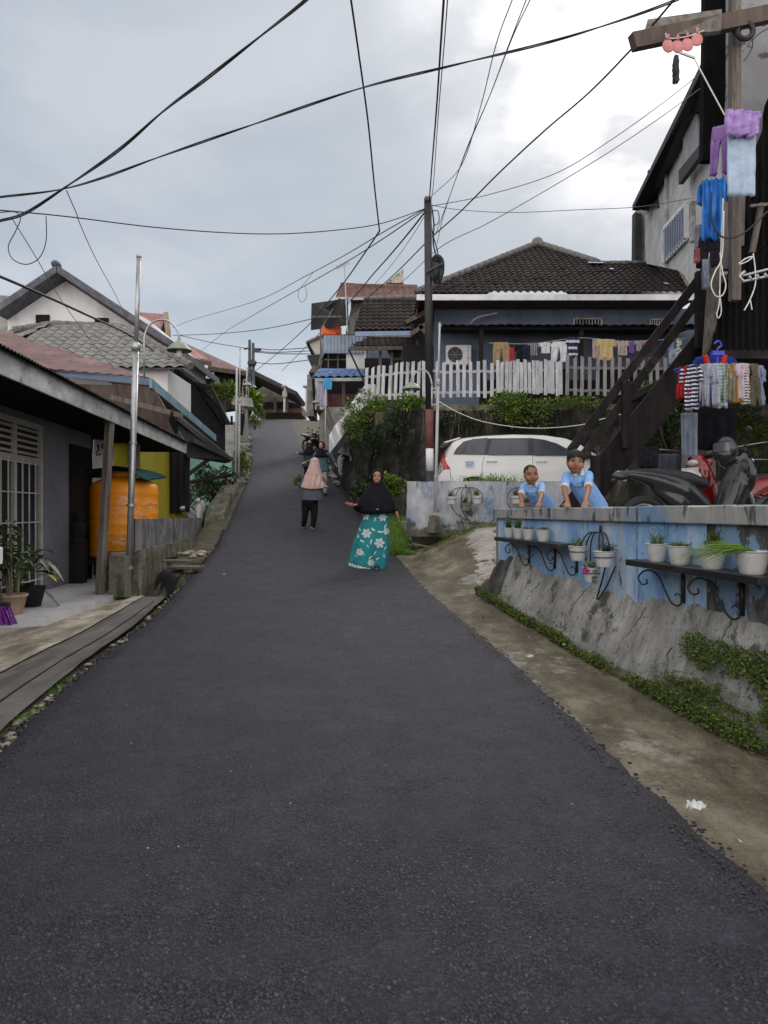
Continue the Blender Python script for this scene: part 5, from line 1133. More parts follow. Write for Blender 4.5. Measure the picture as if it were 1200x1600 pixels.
m_corr = mat('grey_corrugated_fence', [(.3,(.10,.10,.105)),(.7,(.22,.22,.225))], 3, 7, .7, metal=.2, layers=[dict(c=(.05,.045,.04), s=4, st=(1,1,.4), lo=.55, hi=.7, a=.7)])
for k_, (ya, yb, lab) in enumerate(((10.35,13.2,'nearer grey corrugated fence panel on the mossy concrete wall'),(13.35,17.2,'farther grey corrugated fence panel on the mossy concrete wall'))):
    mb = MB(); nn_ = int((yb-ya)/.012)
    za = lambda y: interp([(10.3, PZ(811,10.3)), (17.3, PZ(809,17.3))], y)
    def cf(u, v):
        y = ya+(yb-ya)*u; return (cwx(y)-.03+.020*math.sin(y*2*math.pi/.10)+.01*noise.noise(Vector((y*1.5,v,0))), y, .74+v*(za(y)-.74+.008*noise.noise(Vector((y*6,0,0)))))
    mb.grid(cf, nn_, 3); mb.grid(lambda u, v: Vector(cf(u, v))-Vector((.006,0,0)), nn_, 2); tag(mb.build('corrugated_fence', m_corr, smooth=True), lab, 'fence')
# stone kerb bank along the road, Y 17..24
sb = thing('stone_bank', 'rough mossy stone kerb bank along the left road edge above the corrugated fence', 'kerb', (-4.3, 20, 1))
mb = MB()
def bank(u, v):
    y = 17.3+u*7.4; x0 = LX(y)-.12; x1 = x0-.52
    a = v*math.pi; x = (x0+x1)/2+math.cos(a)*(x0-x1)/2; z = zr(y)-.30+.50*min(1, math.sin(a)*1.8)*sstep(0, .06, u)*(1-sstep(.94, 1, u))
    q = .045*noise.noise(Vector((y*2.2, v*4, 0)))+.05*abs(noise.noise(Vector((y*5, v*7, 0))))+.02*noise.noise(Vector((y*15, v*20, 0))); return (x+q, y, z+q)
mb.grid(bank, 130, 22); mb.build('bank_face', m_conmoss, sb, smooth=True)
rg = random.Random(11); mb = MB()
for i in range(90):
    y = rg.uniform(24.5, 46); x = LX(y)-rg.uniform(.15,.8); r = rg.uniform(.1,.32); b0 = len(mb.v)
    mb.ell((x, y, zr(y)+rg.uniform(-.1,.25)), (r, r*1.2, r*.7), 8, 6, Matrix.Rotation(rg.uniform(0,6), 3, 'Z'))
    for j in range(b0, len(mb.v)):
        v = Vector(mb.v[j]); mb.v[j] = tuple(v+Vector((1,1,.6))*noise.noise(v*4)*.08)
o = mb.build('stones', m_con); tag(o, 'heap of pale stones and rubble along the upper left road edge', kind='stuff')
mb = MB()
for i in range(60):
    y = rg.uniform(23.5, 40); x = RX(y)+rg.uniform(.05,.5); r = rg.uniform(.08,.2)
    mb.ell((x, y, zr(y)+.02), (r*1.4, r, r*.35), 7, 5, Matrix.Rotation(rg.uniform(0,6), 3, 'Z'))
o = mb.build('flat_stones', m_con); tag(o, 'flat stones and litter along the right road edge below the black wall', kind='stuff')
# planks over the drain
m_pl = m_strip
def plank(y, px, w_, ln, rz, lab, dz=.0):
    p = P(px, 800, y); z = G(LX(y)-.3, y)+.10+dz; mb = MB(); mb.box((p.x, y, z), (ln, w_, .035), R(rz)); o = mb.build('plank', m_wood); bevel(o, .006); tag(o, lab, 'plank')
plank(10.95, 292, .30, .42, -14, 'broad grey plank over the drain, nearest of the three'); plank(11.35, 279, .24, .44, -10, 'short grey plank over the drain behind the broad one', .03)
mb = MB(); 
for i in range(14): 
    a = rg.uniform(0,6); rr_ = rg.uniform(0,.22); mb.ell((PX(296,11.7)+rr_*math.cos(a), 11.9+rr_*math.sin(a), G(LX(11.9)-.2,11.9)+.12+i*.006), (.09,.07,.03), 7, 5, Matrix.Rotation(a, 3, 'Z'))
tag(mb.build('trash_heap', m_oldcon), 'small pile of pale rubbish on the planks by the drain', 'rubbish')
mb = MB(); mb.grid(lambda u, v: (LX(10.3+v*.8)-.62+u*.42, 10.3+v*.8, G(LX(10.3+v*.8)-.62+u*.42, 10.3+v*.8)+.035), 8, 8); o = mb.build('drain_pit', m_dark); tag(o, 'dark open drain under the planks', kind='structure')
# roadside grass left
grass('grass', 'green weeds between the grey strip and the left road edge', lambda r: (lambda y: (LX(y)-r.uniform(.02,.17), y))(r.choice([r.uniform(8.2,11.0), r.uniform(9.3,10.8), r.uniform(5.0,5.5), r.uniform(4.4,4.7)])), 620, .045, 4, .006)
# bushes left
bush('shrub', 'dark leafy shrubs hanging below the mint green wall', 'shrub', P(335, 750, 22.8), (.75,.6,.5), 1500, .13, .06, 21, m_leafdark, clumps=20)
bush('shrub', 'green shrub at the foot of the thin poles left of the road', 'shrub', P(377, 722, 24.6), (.32,.4,.55), 1100, .10, .045, 22, m_leaf, clumps=14)
bush('tree', 'yellow green leafy tree behind the pale poles on the left', 'tree', P(352, 608, 30), (.55,.5,.45), 800, .2, .08, 23, m_leaf, clumps=12, base=P(352,650,30))
bush('banana_plant', 'broad leaved banana plant hanging over the upper left road edge', 'plant', P(391, 632, 40), (.45,.5,.55), 260, .6, .2, 24, m_leaf, clumps=8)
bush('shrub', 'low scrubby bush at the upper left road edge near the top', 'shrub', P(398, 655, 46), (.7,1.2,.5), 600, .2, .09, 25, m_ivy, clumps=10)
bush('tree', 'dark undergrowth in the pit behind the white scooter', 'shrub', P(325, 778, 21.5), (.8,.8,.55), 1300, .12, .05, 26, m_leafdark, clumps=20)
mb = MB(); mb.slab([P(368,690,34), P(386,690,34), P(386,622,34), P(368,618,34)], .3); mb.slab([P(362,632,33.8), P(396,636,33.8), P(394,622,34), P(364,618,34)], .3); tag(mb.build('gate_pillar', m_con), 'pale concrete gate pillar with a rough cap left of the road', 'pillar')
mb = MB(); mb.grid(lambda u, v: P(373+u*8+math.sin(v*5)*1.5, 640+v*40, 33)+Vector((0,.05*math.sin(u*9),0)), 8, 10); tag(mb.build('dark_cloth', cloth('navy', (.02,.022,.035))), 'dark cloth hanging on the pale gate pillar', 'cloth')
# potted plants on porch
def potted(name, label, c, r0, r1, h, m, cat='potted plant', group=None):
    t = thing(name, label, cat, c, group); c = Vector(c)
    return t, c
m_tan = mat('tan_clay_pot', [(.3,(.26,.17,.11)),(.7,(.36,.26,.18))], 5, 5, .8)
t, c = potted('potted_plant', 'tall dark leaved plant in a tan clay pot at the left edge of the porch', (PX(20,7.85), 7.85, .21), .13, .20, .29, m_tan)
mb = MB(); mb.lathe(c, [(.095,0),(.10,.01),(.135,.185),(.15,.19),(.152,.215),(.14,.215),(.135,.19)], 32); mb.build('pot', m_tan, t, smooth=True)
rg = random.Random(31); mb = MB(); ml = MB()
for i in range(9):
    h_ = rg.uniform(.3,.68); a = rg.uniform(0,6.28); top = c+Vector((math.cos(a)*.12, math.sin(a)*.12, .2+h_)); mb.tube(catmull([c+Vector((math.cos(a)*.05, math.sin(a)*.05, .16)), c.lerp(top,.6)+Vector((0,0,.15)), top], 5), .011, 6)
    for k_ in range(16):
        q = c.lerp(top, rg.uniform(.55,1.05))+Vector((0,0,.1)); b_ = rg.uniform(0,6.28); ml.leaf(q, (math.cos(b_), math.sin(b_), rg.uniform(-.5,.5)), (0,0,1), rg.uniform(.10,.18), rg.uniform(.035,.06), .3)
mb.build('stem', m_dry, t); ml.build('foliage', m_leafdark, t)
t, c = potted('potted_plant', 'broad leaved plant with one yellowing leaf on the tiled porch', (PX(48,8.5), 8.5, .21), .1,.15,.24, m_dark)
mb = MB(); mb.lathe(c, [(.11,0),(.16,.22),(.17,.23),(.15,.21)], 20); mb.build('pot', m_dark, t, smooth=True)
ml = MB(); rg = random.Random(5)
def bigleaf(mb, p, d, L, W, droop):
    p = Vector(p); d = Vector(d).normalized(); s_ = d.cross(Vector((0,0,1))).normalized(); n_ = 8; b0 = len(mb.v)
    for i in range(n_+1):
        t_ = i/n_; cpt = p+d*L*t_-Vector((0,0,1))*droop*L*t_*t_; w_ = W*math.sin(math.pi*min(.999, t_*.93+.05))**.8
        mb.v += [tuple(cpt-s_*w_+Vector((0,0,.25*w_))), tuple(cpt), tuple(cpt+s_*w_+Vector((0,0,.25*w_)))]
    for i in range(n_):
        q = b0+i*3; mb.f += [(q,q+1,q+4,q+3),(q+1,q+2,q+5,q+4)]
for i in range(26):
    a = rg.uniform(0, 6.28); z = rg.uniform(.2,.62); el = rg.uniform(-.5,1.0); bigleaf(ml, c+Vector((math.cos(a)*.05, math.sin(a)*.05, z)), (math.cos(a), math.sin(a), el), rg.uniform(.20,.36), rg.uniform(.04,.06), rg.uniform(.3,.9))
bigleaf(ml, c+Vector((0,0,.45)), (.75,-.3,.75), .28, .04, .1); bigleaf(ml, c+Vector((0,0,.38)), (1,-.2,.35), .34, .05, .35)
ml.build('foliage', m_leafdark, t, smooth=True)
ml = MB(); bigleaf(ml, c+Vector((.22,-.1,.38)), (1,-.2,-.1), .14, .03, .5); ml.build('yellow_leaf', mat('yellow_leaf', [(.45,.32,.05)], 6, 3, .6), t, smooth=True)
# purple broom, white box at left edge
br = thing('broom', 'purple bristled broom standing at the left edge of the porch', 'broom', (PX(3,7.1), 7.1, .21))
mb = MB(); c = Vector((PX(2,7.1), 7.1, .21)); mb.grid(lambda u, v: c+Vector(((u-.5)*(.10+.16*(1-v)), .03*math.sin(u*30)-.02, .0+v*.18)), 60, 3); mb.grid(lambda u, v: c+Vector(((u-.5)*(.10+.16*(1-v)), .05+.02*math.sin(u*34), .0+v*.18)), 60, 3); mb.build('bristles', mat('purple_bristle', [(.3,(.10,.012,.16)),(.7,(.25,.05,.36))], 30, 3, .6), br)
mb = MB(); mb.box(c+Vector((0,.01,.19)), (.14,.06,.05)); mb.tube([c+Vector((0,.01,.2)), c+Vector((-.15,.05,1.2))], .012, 8); mb.build('handle', m_iron, br)
mb = MB(); c = P(2, 868, 6.9); mb.box(c+Vector((-.06,0,0)), (.13,.10,.16), .5); o = mb.build('carton', m_white); bevel(o, .01); tag(o, 'white carton sticking in at the left edge by the potted plants', 'box')
# ------------------------------------------------------------------ street furniture
def lamp_pole(px0, py0, px1, py1, Y, jpy, lpx, lpy, label, group=None, r=.03, m=m_steel, foot=False, side=1):
    a = P(px0, py0, Y); b = P(px1, py1, Y); t = thing('street_lamp', label, 'street lamp', a, group)
    f = (py0-jpy)/(py0-py1); j = a.lerp(b, f)
    mb = MB(); mb.tube([a, j], r, 14); mb.tube([j-Vector((0,0,.03)), j+Vector((0,0,.05)), j+Vector((0,0,.09))], [r*1.35, r*1.35, r*.8], 14); mb.tube([j, b], r*.68, 12); mb.ell(b+Vector((0,0,.01)), (r*.9,r*.9,r*.7), 10, 6)
    mb.tube([b+Vector((-.03,0,-.03)), b+Vector((.03,0,-.03))], .012, 6); mb.build('pole', m, t, smooth=True)
    L = P(lpx, lpy, Y); d = L.x-j.x; s_ = 1 if d > 0 else -1
    x1 = j.x+s_*.11; zt = L.z+abs(d)*.62
    z0 = j.z-.02
    path = [(x1, Y, z0-.38), (x1, Y, z0), (x1, Y, zt-.28)]+[((x1+L.x)/2-(L.x-x1)/2*math.cos(q), Y, zt-.28+.28*math.sin(q)) for q in np.linspace(.15, math.pi*.93, 12)]+[(L.x, Y, L.z+.10)]
    mb = MB(); mb.tube(path, .014 if r > .02 else .012, 8)
    for dz in (-.06, -.34): mb.tube([(j.x, Y, z0+dz), (x1, Y, z0+dz)], .013, 6)
    mb.build('gooseneck', m, t, smooth=True)
    R_ = .17
    mb = MB(); mb.lathe(L, [(.018,.12),(.022,.10),(.035,.06),(R_*.55,.03),(R_*.95,-.045),(R_,-.06),(R_*.98,-.064),(R_*.9,-.042),(.03,.03)], 28); sh_ = mb.build('lamp_shade', m_lampshade, t, smooth=True)
    mb = MB(); mb.lathe(L, [(.022,-.03),(.035,-.07),(.045,-.11),(.03,-.15),(.005,-.16)], 14); mb.build('bulb', m_white, sh_, smooth=True)
    for k_ in range(2 if foot else 3):
        q = a.lerp(j, .12+.25*k_); mb = MB(); mb.tube([q, q+Vector((0,0,.03))], r*1.3, 12); mb.build('clamp', m, t)
    if foot: mb = MB(); mb.lathe(a, [(.14,0),(.13,.05),(.09,.28),(.05,.30)], 12); mb.build('footing', m_conmoss, t)
    return t
lamp_pole(200, 936, 217, 402, 9.95, 545, 280, 541, 'tall steel pole with a green shaded gooseneck lamp before the porch, left', r=.042)
mb = MB(); mb.bar(P(186,972-40,9.8), P(187,868,9.8), .20, .2); tag(mb.build('wall_stub', m_conmoss), 'short mossy concrete stub at the foot of the tall left lamp pole', 'pillar')
lamp_pole(679, 832, 687, 506, 12.75, 600, 643, 603, 'thin grey pole with a green gooseneck lamp in front of the black utility pole', r=.026, m=m_greypole, foot=True)
lamp_pole(373, 766, 375, 545, 24.3, 628, 386, 600, 'thin grey pole with a small gooseneck lamp, nearest of the upper left poles', 'thin lamp poles on the upper left', r=.035, m=m_greypole)
lamp_pole(383, 690, 386, 575, 38, 620, 396, 604, 'thin grey gooseneck lamp pole behind the nearest one, upper left', 'thin lamp poles on the upper left', r=.05, m=m_greypole)
mb = MB(); mb.tube([P(368,765,24.2), P(370,575,24.2)], .035, 8); tag(mb.build('thin_pole', m_greypole, smooth=True), 'thin bare pole just left of the nearest upper left lamp pole', 'pole')
t = thing('street_lamp', 'thin pole with a gooseneck lamp in front of the smooth grey concrete wall', 'street lamp', P(508,705,22.0))
mb = MB(); mb.tube([P(508,705,22), P(509,608,22)], .022, 8); mb.build('pole', m_greypole, t, smooth=True)
mb = MB(); mb.tube(catmull([P(508,640,22), P(506,622,22), P(500,615,22), P(494,618,22), P(493,624,22)], 4), .015, 6); mb.build('gooseneck', m_greypole, t, smooth=True)
mb = MB(); mb.lathe(P(493,628,22), [(.02,.06),(.12,-.02),(.13,-.04)], 16); mb.build('lamp_shade', m_lampshade, t, smooth=True)
for px, lab in ((444, 'small lamp post in front of the dark house at the road top'), (478, 'small lamp post at the right edge of the road top')):
    t = thing('street_lamp', lab, 'street lamp', P(px, 645, 70)); mb = MB(); mb.tube([P(px,644,70), P(px+1,606,70)], .10, 6); mb.build('pole', m_greypole, t)
    mb = MB(); mb.ell(P(px,604,70), (.32,.32,.16), 10, 6); mb.build('lamp_shade', m_con, t)
    if px == 444: mb = MB(); mb.slab([P(441,620,69.8), P(448,620,69.8), P(448,611,69.8), P(441,611,69.8)], .3); mb.build('box', m_con, t)
# far utility poles
for px, py, bars, lab in ((390, 535, ((381,391,545),), 'far utility pole with a short black crossarm on its left'), (395.5, 540, ((397,408,546),(397,408,549)), 'far utility pole with a double black crossarm on its right')):
    t = thing('utility_pole', lab, 'utility pole', P(px, 640, 62)); mb = MB(); mb.tube([P(px+.5,640,62), P(px,py-4,62)], [.16,.12], 8); mb.build('pole', mat('teal_pole', [(.05,.065,.07)], 2, 3, .7), t)
    for a, b, y_ in bars: mb = MB(); mb.bar(P(a,y_,61.9), P(b,y_-1,61.9), .15, .11*1.2); mb.build('crossarm', m_iron, t)
    mb = MB(); mb.ell(P(px+1,567,61.8), (.25,.2,.3), 8, 6); mb.build('insulator', m_iron, t)
# main black utility pole
Yp = 13.75
up_ = thing('utility_pole', 'black painted utility pole with a red and white band, beside the white car', 'utility pole', P(672, 800, Yp))
def seg(y0, y1, m, nm='pole'):
    f = lambda py: 672+(668.5-672)*(800-py)/490
    mb = MB(); mb.tube([P(f(y0),y0,Yp), P(f(y1),y1,Yp)], .072, 14); return mb.build(nm, m, up_, smooth=True)
m_pb = mat('black_pole_paint', [(.3,(.012,.012,.013)),(.7,(.03,.03,.032))], 3, 5, .6)
seg(820, 736, m_pb, 'pole_base'); seg(736, 701, m_white, 'white_band'); seg(701, 640, mat('faded_red_paint', [(.3,(.12,.035,.025)),(.7,(.2,.08,.06))], 4, 6, .75), 'red_band'); seg(640, 310, m_pb)
mb = MB()
for r_ in (.14,.16,.18,.2): mb.tube([P(682,422,Yp-.05)+Vector((r_*.55*math.cos(a)+.0, .03*math.sin(a*3), 1.25*r_*math.sin(a))) for a in np.linspace(0, 2*math.pi, 24)], .014, 6)
mb.tube(catmull([P(684,442,Yp), P(690,425,Yp), P(689,405,Yp), P(680,402,Yp), P(675,415,Yp)], 4), .05, 8); mb.ell(P(681,421,Yp-.02), (.095,.07,.19), 14, 10); mb.build('cable_coil', m_cable, up_)
mb = MB(); mb.bar(P(664,426,Yp-.1), P(694,410,Yp-.1), .03, .03); mb.build('bracket', m_iron, up_); mb = MB(); mb.tube([P(664,314,Yp), P(673,314,Yp)], .085, 10); mb.build('pole_cap', m_iron, up_)
mb = MB(); mb.tube(catmull([P(674,320,Yp), P(678,350,Yp), P(677,380,Yp), P(683,405,Yp)], 5), .014, 6); mb.tube(catmull([P(673,322,Yp), P(675,360,Yp), P(683,390,Yp), P(685,405,Yp)], 5), .012, 6)
mb.tube(catmull([P(674,330,Yp), P(684,330,Yp), P(686,345,Yp), P(680,352,Yp), P(677,342,Yp)], 5), .009, 5); mb.build('drop_cable', m_cable, up_)

# cables
def cable(label, pts, r, m=None, twist=False, name='cable'):
    m = m or m_cable; mb = MB(); path = catmull([P(*p) for p in pts], 14 if twist else 9)
    if pts[0][1] < 0 or pts[0][0] < -5: path.insert(0, path[0]+(path[0]-path[3]).normalized()*7)   # the span carries on beyond the frame
    if pts[-1][1] < 0: path.append(path[-1]+(path[-1]-path[-4]).normalized()*7)
    if twist:
        L = [0]
        for a, b in zip(path, path[1:]): L.append(L[-1]+(b-a).length)
        n = int(L[-1]/.06); fine = []
        for i in range(n+1):
            s_ = L[-1]*i/n; k = min(len(path)-2, max(0, int(np.searchsorted(L, s_))-1)); fine.append(path[k].lerp(path[k+1], (s_-L[k])/max(1e-6, L[k+1]-L[k])))
        for sg in (0, math.pi):
            mb.tube([p+Vector((math.cos(i*.17+sg)*r*.45, math.cos(i*.17+sg)*r*.4, math.sin(i*.17+sg)*r*.6)) for i, p in enumerate(fine)], r*.6, 5)
    else: mb.tube(path, r, 6)
    return tag(mb.build(name, m, smooth=True), label, 'cable')
cable('thick twisted black cable rising steeply from the left edge to the top edge', [(-30,352,7.0),(0,345,7.0),(40,333,6.9),(100,294,6.8),(185,235,6.5),(255,174,6.3),(320,125,6.1),(400,62,5.9),(478,0,5.7),(540,-60,5.5)], .0125, twist=True)
cable('thick twisted black cable sagging across the whole sky to the top right', [(-30,313,8.0),(0,308,8.0),(90,297,7.9),(160,278,7.8),(250,245,7.6),(400,193,7.3),(560,139,7.0),(700,104,6.8),(850,68,6.5),(960,35,6.3),(1052,2,6.1),(1120,-30,6)], .0115, twist=True)
cable('black cable dropping from the top edge to a junction left of the black pole', [(547,-10,8),(560,80,9.2),(575,190,10.6),(585,290,12),(593,361,13)], .013)
cable('black cable running from the junction down towards the corrugated balcony', [(593,361,13),(570,395,15),(540,438,18),(510,475,21),(478,512,25),(430,555,32),(396,582,45)], .015)
cable('thick left strand of the cable pair from the top edge to the black pole tip', [(694,-10,6),(688,80,7.5),(682,170,9.3),(674,270,12),(671,312,13.7)], .011)
cable('thin right strand of the cable pair from the top edge to the black pole tip', [(700,-10,6),(694,70,7.4),(684,190,10),(677,290,12.8),(672,318,13.7)], .006, m_cablegrey)
cable('thin grey cable from the top edge to the black pole, third from its left', [(804,-10,7),(775,70,8.3),(750,170,10),(720,260,12),(676,305,13.7)], .006, m_cablegrey)
cable('thin grey cable from the top edge passing right of the black pole', [(826,-10,7),(795,70,8.3),(765,150,9.7),(727,240,11.5),(695,330,13.3),(683,380,13.7)], .006, m_cablegrey)
cable('thin grey cable from the top edge, rightmost of the steep ones', [(833,-10,7),(800,60,8.2),(765,150,9.8),(730,230,11.5),(705,300,12.8),(681,365,13.7)], .006, m_cablegrey)
cable('black cable from the timber eave board down to the roofs left of the pole', [(1060,-8,7.4),(990,73,8),(920,145,8.8),(850,205,9.8),(780,270,11),(720,330,12.4),(670,375,14),(620,425,16),(570,470,20),(530,510,25)], .012)
cable('thin grey cable from the plank house eave to the black pole, upper one', [(1112,100,12.5),(1050,150,12.7),(960,215,13),(870,270,13.2),(760,305,13.5),(674,322,13.7)], .007, m_cablegrey)
cable('thin grey cable from the plank house eave down past the black pole, lower one', [(1112,125,12.5),(1030,185,12.7),(940,245,13),(840,305,13.3),(760,350,13.6),(690,385,14),(640,430,17),(600,465,21)], .007, m_cablegrey)
cable('thin dark cable sagging from the black pole to the barred window', [(1080,310,14),(1000,323,14),(900,328,14),(800,332,13.9),(720,328,13.8),(672,320,13.7)], .006, m_cablegrey)
cable('black cable sagging from the left edge to the black pole', [(-20,327,9),(30,331,9.2),(110,339,9.8),(240,355,10.8),(360,364,11.7),(450,365,12.3),(540,358,12.9),(600,348,13.2),(664,326,13.7)], .008)
cable('grey cable from the black pole down to the upper left poles, upper one', [(664,326,13.7),(600,362,15),(540,398,18),(480,430,22),(400,470,30),(300,500,40),(270,512,44)], .012, m_cablegrey)
cable('grey cable from the black pole down to the upper left poles, lower one', [(664,328,13.7),(600,372,15),(540,410,18),(470,450,23),(400,490,31),(350,520,40),(300,560,50)], .013, m_cablegrey)
cable('thick black cable bundle from the black pole to the long dull red roof', [(665,330,13.7),(640,362,15),(610,398,17),(580,432,20),(555,462,24),(500,520,33),(440,580,50)], .017)
cable('thin grey cable beside the thick bundle running to the red roof', [(667,332,13.7),(640,375,15),(615,410,17),(585,445,20)], .006, m_cablegrey)
cable('dark cable from the corrugated balcony across the sky to the red roofs on the left', [(488,498,27),(430,511,29),(380,518,31),(330,522,33),(270,524,35)], .016, m_cablegrey)
cable('heavy black cable slanting from the left edge over the grey tiled roof', [(-20,425,8),(0,432,8.2),(70,462,9.2),(140,494,11),(200,522,13.5),(240,548,16)], .018)
cable('thin cable from the twisted cables down behind the white gable house', [(104,298,7.9),(120,335,9),(125,350,9.5),(150,405,12),(180,460,16),(205,512,22)], .006, m_cablegrey)
cable('thin cable crossing the white gable down to the rusty roof', [(18,340,8),(55,400,9),(95,468,11),(140,530,13),(180,578,15)], .005, m_cablegrey)
cable('loop of black cable hanging at the left edge of the sky', [(-10,333,8.9),(22,331,8.9),(32,341,8.9),(24,362,8.9),(13,385,8.9),(20,405,8.9),(42,413,8.9),(62,402,8.9),(72,376,8.9),(72,338,8.9)], .006)
cable('white cable sagging across the black retaining wall behind the car', [(684,626,17.2),(715,644,17),(760,660,16.8),(830,669,16.6),(900,665,16.4),(940,655,16.2),(1000,640,16)], .010, m_rope)
cable('thin loop of grey cable hanging below the upper left cables', [(490,425,22),(478,440,22),(466,456,22),(470,472,22),(479,464,22),(477,446,22)], .008, m_cablegrey)
for k_, (y0, y1) in enumerate(((544,541),(548,546),(550,551),(566,560))):
    cable(['topmost','second','third','lowest'][k_]+' of the far thin cables right of the far utility poles', [(397,y0,62),(430,y0+2.5,60),(487,y1+2,56)], .035, m_cablegrey)
cable('far thin cable left of the far utility poles', [(281,524,58),(330,535,60),(390,545,62)], .03, m_cablegrey)
# antenna
t = thing('tv_antenna', 'tall thin television antenna on a mast by the black awning', 'antenna', P(542,600,25.5)); mb = MB(); mb.tube([P(543,520,25.5), P(538,412,25.5)], .022, 6); mb.build('mast', m_greypole, t)
mb = MB(); mb.tube([P(525,420,25.4), P(545,410,25.6)], .014, 5)
for px in (527,531,535,540,544): mb.tube([P(px-1,419-(px-525)*.45-4,25.4), P(px+1,419-(px-525)*.45+4,25.6)], .009, 4)
mb.build('elements', m_greypole, t)
mb = MB(); mb.box(P(515,518,27), (.55,.4,.36)); mb.box(P(527,517,27), (.3,.3,.3)); o = mb.build('orange_water_tank', mat('orange_red_plastic', [(.75,.10,.03)], 3, 4, .5)); bevel(o, .05, 3); tag(o, 'orange red tank under the black awning of the balcony house', 'water tank')

# ------------------------------------------------------------------ flower pots, shelves, wrought iron
def make_pot(dia, h, c, label, kind, seed, group=None, band=False, m=m_potw):
    t = thing('flower_pot', label, 'flower pot', c, group); rg = random.Random(seed); r1 = dia/2; r0 = r1*.68; mb = MB(); pr = [(r0*.6,.0),(r0,0),(r0*1.02,.006)]
    n_ = 16
    for i in range(n_):
        z = .012+(h-.025)*i/n_; r = r0+(r1-r0)*(z/h)**.8; pr += [(r, z), (r+.0022, z+(h-.025)/n_*.4), (r, z+(h-.025)/n_*.8)]
    pr += [(r1*1.0,h*.95),(r1*1.06,h*.955),(r1*1.07,h),(r1*.98,h),(r1*.94,h*.9)]
    mb.lathe(c, pr, 36); mb.build('pot', m, t, smooth=True)
    mb = MB(); mb.lathe(c, [(r1*.95,h*.90),(r1*.5,h*.93),(.001,h*.94)], 20); mb.build('soil', m_soil, t)
    top = Vector(c)+Vector((0,0,h*.92)); mb = MB(); mm = m_leaf
    if kind == 'herb':
        for i in range(40):
            a = rg.uniform(0,6.28); rr_ = rg.uniform(0,r1*.6); b0 = top+Vector((math.cos(a)*rr_, math.sin(a)*rr_, 0)); hh = rg.uniform(.04,.12); e_ = b0+Vector((rg.uniform(-.03,.03), rg.uniform(-.03,.03), hh)); mb.tube([b0, e_], .0015, 3, False)
            for j in range(9): mb.leaf(b0.lerp(e_, rg.random()), (rg.uniform(-1,1), rg.uniform(-1,1), rg.uniform(0,1)), (0,0,1), .022, .010)
        mm = m_ivy
    elif kind == 'grassy':
        for i in range(70): mb.blade(top+Vector((rg.uniform(-.5,.5)*r1, rg.uniform(-.5,.5)*r1, 0)), (rg.uniform(-.4,.4), rg.uniform(-.4,.4), 1), rg.uniform(.08,.17), .005, .4, rg)
        for i in range(30):
            q = top+Vector((rg.uniform(-.6,.6)*r1, rg.uniform(-.6,.6)*r1, rg.uniform(.06,.14))); mb.leaf(q, (rg.uniform(-1,1), rg.uniform(-1,1), .5), (0,0,1), .02, .01)
        mm = m_leaf
    elif kind == 'low':
        for i in range(90): mb.leaf(top+Vector((rg.uniform(-.7,.7)*r1, rg.uniform(-.7,.7)*r1, rg.uniform(0,.02))), (rg.uniform(-1,1), rg.uniform(-1,1), rg.uniform(.1,1)), (0,0,1), rg.uniform(.02,.05), .012)
    elif kind == 'spill':   # long blades all leaning to one side
        for i in range(120): mb.blade(top+Vector((rg.uniform(-.6,.3)*r1, rg.uniform(-.5,.5)*r1, 0)), (-1+rg.uniform(-.2,.4), rg.uniform(-.5,.5), rg.uniform(.15,.75)), rg.uniform(.12,.27), .006, rg.uniform(.5,1.0), rg)
        mm = m_grass
    elif kind == 'fern':
        for i in range(60):
            d = Vector((rg.uniform(-.2,1), rg.uniform(-.5,.5), rg.uniform(0,.8))); 
            for j in range(6): mb.leaf(top+d*.018*j, (rg.uniform(-.5,1), rg.uniform(-1,1), rg.uniform(-.3,.6)), (0,0,1), .028, .010)
        mm = m_leafdark
    elif kind == 'flower':
        for i in range(90): mb.leaf(top+Vector((rg.uniform(-.8,.8)*r1, rg.uniform(-.8,.8)*r1, rg.uniform(0,.05))), (rg.uniform(-1,1), rg.uniform(-1,1), rg.uniform(-.3,1)), (0,0,1), .035, .02)
        for i in range(60): mb.leaf(top+Vector((rg.uniform(-.2,.3)*r1, -r1*1.05, -rg.uniform(0,.12))), (rg.uniform(-1,1), -.6, rg.uniform(-1,.4)), (0,0,1), .02, .012)
    mb.build('plant', mm, t)
    if kind == 'flower':
        mb = MB()
        for q in (top+Vector((-r1*.9, -.05, -.005)), top+Vector((-r1*.75,-.07,-.02))):
            for i in range(10): mb.leaf(q, (rg.uniform(-1,1), rg.uniform(-1,.2), rg.uniform(-1,1)), (0,-1,0), .026, .02)
        mb.build('flower', mat('magenta_flower', [(.55,.02,.22)], 5, 3, .5), t)
    if band: mb = MB(); rb = r1*.93+.004; mb.tube([Vector(c)+Vector((rb*math.cos(a), rb*math.sin(a), h*.62)) for a in np.linspace(0, 2*math.pi, 25)], .004, 5); mb.build('holder_ring', m_iron, t)
    return t
GP = 'white ribbed pots on the blue wall'
def pl(px, off=2.69):   # plan point on a line parallel to the wall
    k = (px-600)/F; y = off/(k+.145); return (k*y, y)
for px, d, h, kd, lab in ((795.5,.118,.115,'herb','leftmost small white pot on the farther wall shelf'),(810,.122,.115,'herb','second small white pot from the left on the farther wall shelf'),(826,.13,.115,'low','third small white pot from the left on the farther wall shelf, pale leaves'),(848.5,.145,.118,'low','rightmost and widest small white pot on the farther wall shelf')):
    x, y = pl(px); make_pot(d, h, (x, y, EYE-.297), lab, kd, int(px), GP)
